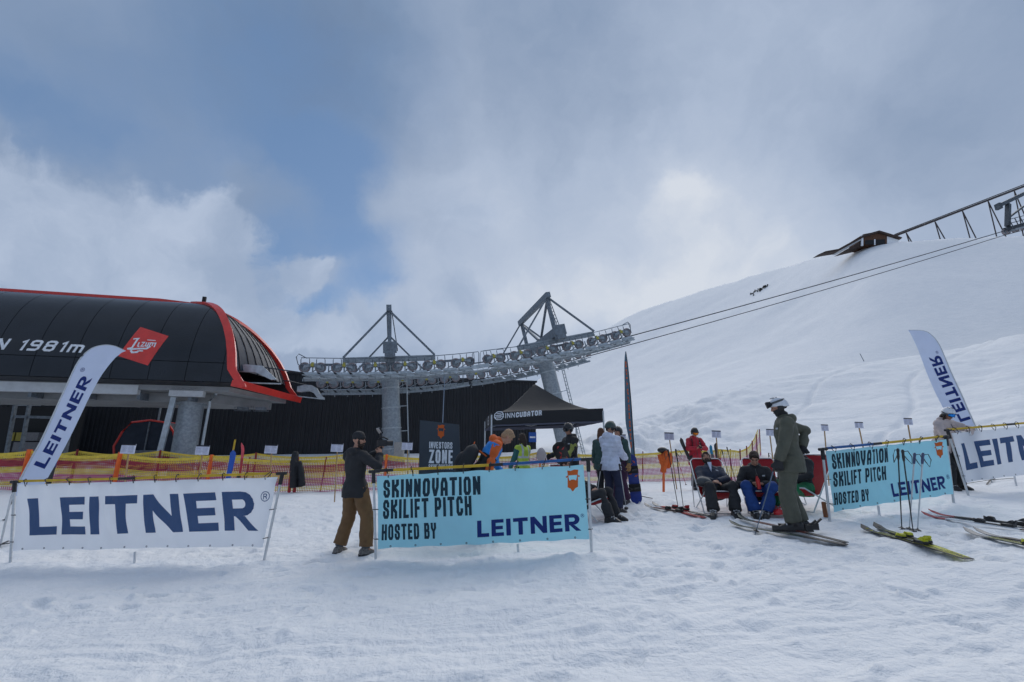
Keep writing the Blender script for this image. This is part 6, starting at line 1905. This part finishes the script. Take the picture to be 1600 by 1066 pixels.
# ---------- cameraman
q = gp(547, 867)
P1 = person('cameraman in black jacket and brown trousers filming, seen from behind', q, 148, 1.85, pel=(0, .0, .94), chest=(0, .04, 1.45), headdir=(-.80, -.62, -.10),
    hl=(-.16, -.26, 1.50), hr=(-.27, -.20, 1.47), el=(.35, -.8, -.6), er=(-.8, -.1, -.7), fl=(.24, .03, 0), fr=(-.25, -.08, 0), fyl=.2, fyr=-.6, kl=(.2, -1, 0), kr=(-.3, -1, 0),
    jacket=f_black, trousers=f_brown, boots='shoe', bootm=shoe_m, beanie=f_black, beard=hair_b, puff=1.25, hem=.05, leg=1.35, cuffm=f_grey, curl=1.0, seed=2, ndl=(-.3, -.3, .9), ndr=(.3, -.3, .9), pnl=(-1, -.2, 0), pnr=(1, -.2, 0))
m = P1['M']; hL = m @ ((P1['W'][1] + P1['W'][-1]) / 2 + V3(0, -.05, .16))
cam_r = thing('camera_rig', 'black video camera with tilted monitor held up by the cameraman', 'camera', tuple(hL))
Rz_ = Matrix.Rotation(R(122), 3, 'Z')
mb = MB(); mb.box(hL, (.11, .14, .10), Rz_); mb.build('camera_body', blackpl, cam_r)
mb = MB(); mb.tube([hL + Rz_ @ V3(0, -.07, 0), hL + Rz_ @ V3(0, -.18, 0)], [.040, .045], 16); mb.build('lens', blackpl, cam_r, smooth=40)
mb = MB(); mb.box(hL + Rz_ @ V3(.0, .05, .20), (.18, .02, .11), Rz_ @ Matrix.Rotation(R(-35), 3, 'X')); mb.build('monitor', lens_d, cam_r)
mb = MB(); mb.bar(hL + V3(0, 0, .05), hL + Rz_ @ V3(0, .04, .16), .02); mb.tube([hL + V3(0, 0, -.05), hL + V3(0, 0, -.20)], .018, 10); mb.tube([hL + Rz_ @ V3(-.02, -.10, .06), hL + Rz_ @ V3(0, -.02, .10), hL + Rz_ @ V3(0, .06, .07)], .012, 8); mb.build('handle', blackpl, cam_r)

# ---------- bending man with backpack
q = P(750, 780, 7.5); q = V3(q.x, q.y, gz(q.x, q.y))
def z2(S_, E_, W_, p, c, sp, fwd, k):
    def f(cc):
        dR = np.minimum(segdist(cc, S_[-1], E_[-1]), segdist(cc, E_[-1], W_[-1])); dL = np.minimum(segdist(cc, S_[1], E_[1]), segdist(cc, E_[1], W_[1]))
        t = (cc - np.array(p)) @ np.array(sp) / (c - p).length
        z = np.where(t > .62, 1, 2)                  # blue yoke, black lower body
        z = np.where(t > 1.0, 0, z)                  # orange collar and hood
        z = np.where(dR < .085, 0, z); z = np.where((dL < .085), 1, z)
        return z
    return f
P2 = person('bending man in orange and blue jacket with fair hair behind the middle banner', q, 102, 1.90, pel=(0, .02, .96), chest=(0, -.24, 1.41), headdir=(0, -.62, -.78), headup=(0, -.78, .62), neckdir=(0, -.85, .35),
    hl=(.16, -.42, .90), hr=(-.22, -.08, .90), el=(.3, .3, -.6), er=(-.3, .3, -.6), jacket=[f_orange, f_sky, f_black], jzone=z2, trousers=f_black, hairm=hair_f, hem=.06, seed=4, boots='ski')
def backpack(label, M, c, size, m, strapm, tilt=0):
    o = M @ Vector(c); r = thing('backpack', label, 'backpack', tuple(o))
    R3 = M.to_3x3() @ Matrix.Rotation(tilt, 3, 'X'); w, d, h = size
    mb = MB(); rings = []
    for j in range(9):
        t = j / 8; s = (1 - abs(2 * t - 1) ** 3.2) ** .5 * .9 + .1
        rings.append([o + R3 @ V3(w / 2 * s * math.copysign(abs(math.cos(a)) ** .7, math.cos(a)), d / 2 * s * math.copysign(abs(math.sin(a)) ** .7, math.sin(a)) + .02 * math.sin(t * 5), (t - .5) * h) for a in np.linspace(0, 2 * math.pi, 20, endpoint=False)])
    mb.loft(rings); mb.build('sack', m, r, smooth=60)
    mb = MB(); mb.ell(o + R3 @ V3(0, d * .45, -.05 * h), (w * .36, d * .28, h * .25), R3, 12, 8); mb.build('front_pocket', m, r, smooth=60)
    for s in (-1, 1):
        mb = MB(); mb.tube([o + R3 @ V3(s * w * .25, -d * .45, h * .38), o + R3 @ V3(s * w * .33, -d * 1.1, h * .30), o + R3 @ V3(s * w * .36, -d * 1.25, 0), o + R3 @ V3(s * w * .33, -d * .7, -h * .34)], .014, 6); mb.build('strap', strapm, r, smooth=60)
    mb = MB(); mb.tube([o + R3 @ V3(-.03, 0, h * .49), o + R3 @ V3(0, 0, h * .55), o + R3 @ V3(.03, 0, h * .49)], .008, 6); mb.build('grab_loop', strapm, r)
    return r
backpack('large black backpack hanging off the back of the bending man', P2['M'], (-.05, .24, 1.22), (.34, .26, .62), f_black, f_orange, R(22))

# ---------- helper in hi-vis vest
q = P(817, 745, 10.8); q = V3(q.x, q.y, gz(q.x, q.y))
def z3(S_, E_, W_, p, c, sp, fwd, k):
    def f(cc):
        d = np.minimum.reduce([np.minimum(segdist(cc, S_[s].lerp(E_[s], .25), E_[s]), segdist(cc, E_[s], W_[s])) for s in (1, -1)])
        z = np.where(d < .082, 1, 0)
        h = (cc - np.array(p)) @ np.array(sp)
        z = np.where((z == 0) & (((h > .06) & (h < .11)) | ((h > .22) & (h < .27)) | ((np.abs(np.abs(cc[:, 0]) - .09) < .022) & (h > .27))), 2, z)
        return z
    return f
person('helper in yellow hi-vis vest over teal jacket with long dark hair under the tent', q, -140, 1.68, jacket=[f_hiv, f_teal, f_silver], jzone=z3, trousers=f_black, hairm=hair_b, long_hair=True, hl=(.26, -.22, .92), hr=(-.24, -.25, .95), hood=False, hem=.16, seed=6)

# ---------- snowboarder
q = P(893, 760, 9.9); q = V3(q.x, q.y, gz(q.x, q.y))
def z4(S_, E_, W_, p, c, sp, fwd, k):
    def f(cc):
        d = np.minimum.reduce([segdist(cc, S_[s].lerp(E_[s], .45), E_[s].lerp(W_[s], .5)) for s in (1, -1)])
        return np.where(d < .075, 1, 0)
    return f
P4 = person('snowboarder in black helmet and black jacket with lime sleeves holding a snowboard', q, -62, 1.80, jacket=[f_black, f_lime], jzone=z4, trousers=f_black, helmet=h_black, goggles=lens_d, hl=(.22, -.36, 1.05), hr=(-.20, -.40, 1.10), gloves=f_black, headdir=(.15, -1, -.25), seed=7)
def snowboard(label, top, bot, w, m, m2, nrm=(0, -1, 0)):
    r = thing('snowboard', label, 'snowboard', tuple(bot)); L = (top - bot).length; d = (top - bot).normalized()
    n = Vector(nrm); sx = d.cross(n).normalized(); n = sx.cross(d)
    def ring(f):
        e = min(f, 1 - f) * L; ww = w / 2 * (.86 + .14 * abs(2 * f - 1) ** 2)
        if e < .16: ww *= math.sqrt(max(.002, 1 - (1 - e / .16) ** 2))
        up_ = max(0, .2 - e) ** 2 * 1.6
        c = bot + d * (L * f) + n * up_
        return [c - sx * ww - n * .005, c + sx * ww - n * .005, c + sx * ww + n * .005, c - sx * ww + n * .005]
    mb = MB(); mb.loft([ring(i / 40) for i in range(41)]); mb.build('deck', m, r, smooth=30)
    mb = MB()
    for i in range(9):
        f = .55 + .42 * i / 9; c = bot + d * (L * f) + sx * random.uniform(-.3, .3) * w * .8 + n * (.008 + max(0, .2 - (1 - f) * L) ** 2 * 1.6)
        a = random.uniform(0, 3); v1 = (sx * math.cos(a) + d * math.sin(a)); v2 = (d * math.cos(a) - sx * math.sin(a))
        mb.prism([c - v1 * .04, c + v2 * .015, c + v1 * .05, c - v2 * .02], n * .002)
    mb.build('print_shapes', m2, r)
    for f in (.32, .68):
        rot = Matrix((sx, d, n)).transposed(); c = bot + d * (L * f) + n * .03
        mb = MB(); mb.box(c, (w * .95, .16, .03), rot); mb.tube([c - sx * w * .4, c - sx * w * .45 + n * .13, c - sx * w * .2 + n * .20], [.02, .03, .02], 8); mb.tube([c - sx * w * .3 + n * .02, c + n * .13, c + sx * w * .35 + n * .02], .02, 6); mb.build('binding', blackpl, r)
    return r
t0, b0 = P(869, 690, 9.3), P(896, 752, 9.3); b0 = t0 + (b0 - t0).normalized() * 1.52
snowboard('black snowboard with red print tilted in front of the snowboarder', t0, b0, .30, m_('board_black', (.018, .018, .02), .3), m_('board_red_print', (.45, .03, .03), .4))
t0 = P(984.5, 709, 10.2); b0 = V3(t0.x + .10, t0.y + .05, gz(t0.x, t0.y) - .05)
snowboard('blue snowboard with red top standing upright beside the tan mitten', t0, b0, .27, m_('board_blue', (.01, .04, .30), .3), m_('board_print_red', (.55, .10, .03), .4), nrm=(-.3, -1, 0))

# ---------- group right of the middle banner
q = gp(958, 800)
P5 = person('woman in white down jacket and navy trousers with dark green helmet, seen from behind', q, 128, 1.78, jacket=f_white, trousers=f_navy, helmet=h_green, goggles=lens_d, hl=(.12, -.34, 1.08), hr=(-.12, -.34, 1.06), fl=(.13, .03, 0), fr=(-.12, -.02, 0), gloves=f_black, quilt=True, puff=1.3, hem=.05, headdir=(-.1, -1, -.3), leg=.9, seed=8)
q = P(944, 795, 10.9); q = V3(q.x, q.y, gz(q.x, q.y))
person('person with long auburn hair and dark green jacket, left of the white jacket', q, 135, 1.70, jacket=f_dgreen, trousers=f_black, hairm=hair_r, long_hair=True, hood=False, seed=9, hr=(-.3, -.1, .85))
q = P(973, 795, 9.8); q = V3(q.x, q.y, gz(q.x, q.y))
person('person in green jacket, purple trousers and tan mittens behind the white jacket', q, -50, 1.62, jacket=[f_dgreen, f_black], jzone=lambda S_, E_, W_, p, c, sp, fwd, k: (lambda cc: np.where(np.minimum.reduce([np.minimum(segdist(cc, S_[s], E_[s]), segdist(cc, E_[s], W_[s])) for s in (1, -1)]) < .08, 0, 1)), trousers=f_purple, gloves=f_tan, helmet=h_black, hl=(.34, -.10, .82), hr=(-.3, -.1, .85), leg=1.3, seed=10)
pole('pale ski pole slanting behind the hip of the woman in white', P(939.5, 727, 9.0), P(930, 790, 9.2), col=alu, strap=-1)
pole('pale ski pole in front of the purple trousers', P(968, 727, 8.6), V3(*gp(979, 797)), col=alu, strap=1)

# ---------- people in deck chairs
def sit(px, py, yaw): q = gp(px, py); return q
# reader behind the middle banner
qc = gp(914, 815); qc = V3(qc.x, qc.y + .1, gz(qc.x, qc.y + .1))
chair('red deck chair half hidden behind the right end of the middle banner', qc, 62)
P8 = person('person in black with hands folded, sitting half hidden behind the middle banner', qc, 62, 1.80, seated=True, pel=(0, -.02, .36), chest=(0, .30, .76), headdir=(0, -1, -.1), headup=(0, .1, 1),
    hl=(.07, -.22, .55), hr=(-.07, -.20, .53), el=(.8, .3, -.3), er=(-.8, .3, -.3), fl=(.10, -.58, 0), fr=(-.22, -.56, 0), kl=(.1, -.3, 1), kr=(-.2, -.3, 1), leg=.9, jacket=f_black, trousers=f_black, hairm=hair_b, seed=11, fyl=.1, fyr=-.2, ndl=(-.8, -.5, -.1), ndr=(.8, -.5, -.1), pnl=(0, .3, -1), pnr=(0, .3, -1))
# bearded man
qc = gp(1126, 802); qc = V3(qc.x + .02, qc.y + .18, gz(qc.x, qc.y + .2))
chair('red deck chair of the bearded man, leftmost of the row', qc, -10)
P10 = person('bearded man in dark blue jacket with head tilted back in a deck chair', qc, -14, 1.86, seated=True, pel=(0, -.04, .36), chest=(-.03, .27, .76), headdir=(-.12, -.86, .5), headup=(-.05, .5, .85), neckdir=(-.05, .4, .9),
    hl=(.02, -.18, .58), hr=(-.04, -.20, .57), el=(.9, .2, -.2), er=(-.9, .2, -.2), fl=(.19, -.62, 0), fr=(-.17, -.68, 0), kl=(.25, -.3, 1), kr=(-.1, -.3, 1), jacket=f_dkblue, trousers=f_black, hairm=hair_b, beard=hair_b, open_neck=f_white, leg=1.2, seed=12,
    ndl=(-.9, -.25, -.1), ndr=(.9, -.25, -.1), pnl=(0, .3, -1), pnr=(0, .3, -1), fyl=.2, fyr=-.25)
o = P10['M'] @ V3(-.20, -.20, .56)
hb = MB(); hb.ell(o, (.15, .12, .10), Matrix.Rotation(R(15), 3, 'Y'), 16, 10); 
hl_ = fuse if False else None
hm_ = thing('helmet', 'dark grey helmet lying on the lap of the bearded man', 'helmet', tuple(o))
hb.build('helmet_shell', m_('helmet_grey', (.06, .065, .07), .45), hm_, smooth=True)
mb = MB(); mb.tube([o + V3(.13 * math.cos(a), .13 * math.sin(a) - .0, -.045) for a in np.linspace(0, 2 * math.pi, 20, endpoint=False)], .018, 8, closed=True); mb.build('helmet_rim', blackpl, hm_, smooth=True)
# man with blue trousers
qc = gp(1190, 803); qc = V3(qc.x, qc.y + .18, gz(qc.x, qc.y + .2))
chair('red deck chair of the man in blue trousers, middle of the row', qc + V3(.20, .05, -.02), -24)
P11 = person('man in black jacket and blue trousers looking down, sitting in the middle deck chair', qc + V3(.06, 0, -.03), -22, 1.86, seated=True, pel=(0, -.08, .34), chest=(0, -.12, .78), headdir=(-.05, -.85, -.55), headup=(0, -.5, .8), neckdir=(0, -.45, .8),
    hl=(.05, -.42, .56), hr=(-.08, -.42, .57), el=(.9, .3, -.5), er=(-.9, .3, -.5), fl=(.05, -.56, 0), fr=(-.12, -.56, 0), kl=(.40, -.3, 1), kr=(-.30, -.3, 1), jacket=f_black, trousers=f_blue, hairm=hair_b, leg=1.2, seed=13,
    ndl=(-.8, -.5, .1), ndr=(.8, -.5, .1), pnl=(0, -.3, -.9), pnr=(0, -.3, -.9), curl=1.1, fyl=-.2, fyr=.2)
o = P11['M'] @ V3(-.01, -.50, .58)
bt_ = thing('drink_bottle', 'small red bottle held in the hands of the man in blue trousers', 'bottle', tuple(o))
mb = MB(); mb.lathe(o, (-.15, -.1, 1), [(.001, -.10), (.032, -.10), (.034, .05), (.02, .09), (.014, .12)], 14); mb.build('flask', m_('bottle_red', (.50, .02, .02), .3), bt_, smooth=40)
mb = MB(); mb.lathe(o, (-.15, -.1, 1), [(.016, .12), (.016, .15), (.001, .15)], 12); mb.build('cap', blackpl, bt_, smooth=40)
# half hidden person in green trousers
qc = gp(1252, 806); qc = V3(qc.x + .27, qc.y + .25, gz(qc.x + .2, qc.y + .25))
chair('red deck chair behind the standing man, rightmost of the row', qc, -62)
person('seated person in black jacket and green trousers hidden behind the standing man', qc, -72, 1.75, seated=True, pel=(0, 0, .36), chest=(0, -.02, .84), headdir=(0, -.9, -.3), headup=(0, 0, 1),
    hl=(.12, -.36, .55), hr=(-.12, -.36, .55), el=(.9, .2, -.3), er=(-.9, .2, -.3), fl=(.13, -.70, 0), fr=(-.13, -.62, 0), kl=(.3, -.3, 1), kr=(-.3, -.3, 1), jacket=f_black, trousers=f_green, helmet=h_white, goggles=lens_b, gloves=boot_r, bootm=boot_r, leg=1.2, seed=14)

# ---------- standing man in olive green on skis
q = gp(1247, 834); q = V3(q.x, q.y, gz(q.x, q.y) + .035)
P12 = person('tall man in olive green ski suit with white helmet standing on skis, hand on hip', q, -112, 1.93, pel=(0, .02, .955), chest=(0, .03, 1.44), headdir=(0, -1, -.35), helmet=h_white, goggles=lens_d, gog_up=True, hairm=None,
    hl=(.26, -.16, .88), hr=(-.14, .22, 1.10), el=(.3, .5, -.3), er=(-.3, 1, .3), fl=(.10, -.04, 0), fr=(-.12, .07, 0), jacket=f_olive, trousers=f_olive, gloves=f_black, leg=1.35, puff=1.4, hem=.13, buff=f_black, curl=1.2, seed=15, ndl=(0, -.1, -1), ndr=(.4, .1, -.7), fyl=0, fyr=0)
g1 = gp(1225, 838); 
def on(px, py): p = gp(px, py); p.z += .015; return p
b, a = dir_ski(1140, 823, 1283, 848, 1.70); ski('dark green ski under the man in olive green, front one of his pair', b, a, .10, skb, skgr, skb, stripe=skgr, group='skis worn by the standing man', bindings=False)
b, a = dir_ski(1153, 817, 1318, 852, 1.78); ski('dark ski under the man in olive green, rear one of his pair', b, a, .10, skb, skgr, skb, stripe=m_('ski_brown_red', (.12, .03, .02)), group='skis worn by the standing man', bindings=False)
for s in (1, -1):
    aa = P12['M'] @ (P12['A'][s] - V3(0, 0, .10)); fd = P12['M'].to_3x3() @ V3(0, -1, 0); sx = V3(-fd.y, fd.x, 0)
    bd = thing('ski_binding', ('front' if s > 0 else 'rear') + ' black binding clamping the boot of the man in olive green', 'binding', tuple(aa))
    rot = Matrix((fd, sx, V3(0, 0, 1))).transposed()
    mb = MB(); mb.box(aa + fd * .25 + V3(0, 0, .03), (.09, .07, .07), rot); mb.build('toe_piece', metal_b, bd)
    mb = MB(); mb.box(aa - fd * .17 + V3(0, 0, .05), (.10, .07, .09), rot); mb.bar(aa - fd * .18 + V3(0, 0, .08), aa - fd * .27 + V3(0, 0, .16), .05, .02); mb.build('heel_piece', metal_b, bd)
hw = P12['M'] @ (P12['W'][1] + V3(0, -.04, -.07))
pb = gp(1179.5, 834)
pole('ski pole held by the man in olive green, planted left of his skis', hw + V3(0, 0, .05), pb + V3(0, 0, -.02), col=m_('pole_steel_blue', (.10, .14, .20)), strap=0)

# ---------- red skier
q = gp(1092, 765)
P9 = person('skier in red jacket with orange goggles and black helmet looking at a phone', q, 0, 1.84, jacket=f_red, trousers=f_black, helmet=h_black, goggles=lens_o, headdir=(.1, -.85, -.5), hl=(.06, -.30, 1.20), hr=(-.05, -.30, 1.21), el=(.9, .3, -.5), er=(-.9, .3, -.5), seed=16, hem=.16,
    ndl=(-.6, -.6, .3), ndr=(.6, -.6, .3), pnl=(0, -.2, 1), pnr=(0, -.2, 1), curl=1.0)
o = P9['M'] @ V3(.0, -.40, 1.27); mb = MB(); mb.box(o, (.08, .012, .15), Matrix.Rotation(R(-50), 3, 'X')); single(mb, 'phone', lens_d, 'dark phone in the hands of the skier in red', 'phone', tuple(o))
mb = MB(); 
o9 = P9['M'] @ V3(0, .16, 1.28)
r = thing('backpack', 'slim black backpack worn by the skier in red', 'backpack', tuple(o9)); mb = MB(); mb.ell(o9 + V3(0, .05, 0), (.15, .09, .25), None, 14, 10); mb.build('sack', f_black, r, smooth=True)
for s in (-1, 1):
    mb = MB(); mb.tube([P9['M'] @ V3(s * .10, .10, 1.50), P9['M'] @ V3(s * .11, -.02, 1.555), P9['M'] @ V3(s * .115, -.125, 1.46), P9['M'] @ V3(s * .13, -.150, 1.30), P9['M'] @ V3(s * .17, -.06, 1.15)], .016, 6); mb.build('strap', f_black, r, smooth=True)

# ---------- woman at the right barrier
q = gp(1499, 768)
q = V3(q.x, q.y + .05, gz(q.x, q.y + .05))
P14 = person('woman in pale jacket with white helmet and blue goggles leaning on the right barrier', q, 8, 1.78, pel=(.02, .10, .93), chest=(-.06, -.12, 1.38), headdir=(-.05, -.85, -.5), headup=(0, -.4, .9), neckdir=(0, -.35, .9), jacket=f_pale, trousers=f_black, helmet=h_white, goggles=lens_b, hairm=hair_b, long_hair=True, skinm=skin2,
    hl=(.06, -.42, 1.16), hr=(-.10, -.40, 1.14), el=(.9, -.3, -.15), er=(-.9, -.1, -.7), seed=17, puff=1.5, hem=.10, ndl=(-.9, -.3, 0), ndr=(.8, -.4, 0), pnl=(0, -.3, -1), pnr=(0, -.3, 1), quilt=True)
o = P14['M'] @ V3(-.02, -.45, 1.15); mb = MB(); mb.box(o, (.09, .16, .012), Matrix.Rotation(R(30), 3, 'X')); single(mb, 'phone', skw, 'pale phone in the hands of the woman at the right barrier', 'phone', tuple(o))

# ================================================================== garments and bags on posts
def drape(name, label, cat, mats, parts, top, extra=None, amp=.02, voxel=.014):
    r = thing(name, label, cat, top)
    mb = MB()
    for pts, rr in parts: mb.tube(pts, rr, 12)
    inv = XF[r.name].inverted(); mb.v = [tuple(inv @ Vector(v)) for v in mb.v]
    fuse(mb, 'garment', mats, r, voxel, 3, amp, 9, 21)
    return r
Y0 = 16.0
def a16(px, py, dy=0): return atY(px, py, Y0 + dy)
b = a16(462, 766); b.z = gz(b.x, b.y)
drape('black_coat', 'black hooded coat hung over upright skis by the net', 'coat', f_black, [([a16(462, 706), a16(461.5, 712), a16(460, 722), a16(460, 740), a16(460, 762)], [(.09, .07), (.13, .10), (.19, .12), (.22, .12), (.25, .12)]), ([a16(466, 722), a16(470, 735), a16(472, 760)], [.10, .10, .11])], tuple(b))
for px in (458, 466):
    upright('red based ski under the hung black coat, ' + ('left one' if px == 458 else 'right one'), px, 712, 16.05, 0, width=.10, top=skr, bindings=False)
Y0 = 14.0
b = a16(1037, 765); b.z = gz(b.x, b.y)
jk_ = drape('orange_jacket', 'bright orange jacket hung on an orange post left of the tilted notice', 'jacket', f_orange, [([a16(1040, 704), a16(1038, 712), a16(1038, 722), a16(1036, 738)], [(.18, .06), (.22, .09), (.15, .09), (.09, .07)]), ([a16(1031, 710), a16(1034, 722), a16(1040, 733)], [.08, .08, .06]), ([a16(1046, 708), a16(1046, 724), a16(1045, 732)], [.07, .07, .05])], tuple(b), amp=.015)
mb = MB(); mb.bar(V3(b.x, 14.05, b.z - .1), a16(1037, 708, .05), .09, .045); single(mb, 'orange_post', orangep, 'orange post standing in the snow under the hung orange jacket', 'post', (b.x, 14.05, b.z))
o = a16(1035, 703.5); hh = thing('helmet', 'dark helmet on top of the hung orange jacket', 'helmet', tuple(o))
mb = MB(); mb.ell(o, (.15, .13, .09), None, 16, 10); mb.build('helmet_shell', h_black, hh, smooth=True); mb = MB(); mb.ell(o + V3(.1, -.05, -.04), (.06, .05, .05), None, 8, 6); mb.build('ear_pad', blackpl, hh, smooth=True)
# plastic bag on the net post
Y0 = 17.4
bagm = cloth('plastic_bag', (.40, .40, .44), .4, .25, .4, .4, .1, 20)
o = a16(846, 712); mb = MB()
def bf(u, v):
    a = u * 2 * math.pi; s = math.sin(math.pi * (.06 + .90 * v)) ** .8
    return o + V3(.19 * s * math.cos(a) * (1 + .12 * float(vnoise(u * 6, v * 5, 0, 3))), .09 * s * math.sin(a), .27 - .54 * v + .02 * math.sin(a * 3))
mb.grid(bf, 24, 12); single(mb, 'plastic_bag', bagm, 'crumpled clear plastic bag hung on a net post behind the tent table', 'bag', tuple(o), smooth=True)
# rucksack and gear heap at the net end
b = gp(1139, 757); M0 = Matrix.Translation(V3(b.x, 14.6, gz(b.x, 14.6)))
backpack('dark red backpack leaning by the poles in front of the net end', M0, (0, 0, .45), (.34, .24, .6), m_('pack_dark_red', (.10, .012, .02), .7), blackpl, R(-12))
b2_ = V3(M0.translation.x + .2, 14.5, gz(M0.translation.x + .2, 14.5)); mb = MB(); mb.ell(b2_ + V3(0, 0, .14), (.26, .18, .17), None, 14, 8); mb.ell(b2_ + V3(.2, -.05, .20), (.10, .10, .09), None, 10, 6); single(mb, 'gear_bag', f_grey, 'grey gear bag lying on the snow behind the deck chairs', 'bag', tuple(b2_), smooth=True)
# tin beside the right banner post
b = gp(1291, 812); mb = MB(); mb.lathe(b, (0, 0, 1), [(.001, 0), (.033, 0), (.033, .22), (.028, .235), (.001, .235)], 14); single(mb, 'tall_can', m_('can_brown', (.22, .07, .02), .4), 'brown can standing in the snow at the foot of the right blue banner', 'can', tuple(b), smooth=35)
# trousers leg of hidden shoe under middle banner
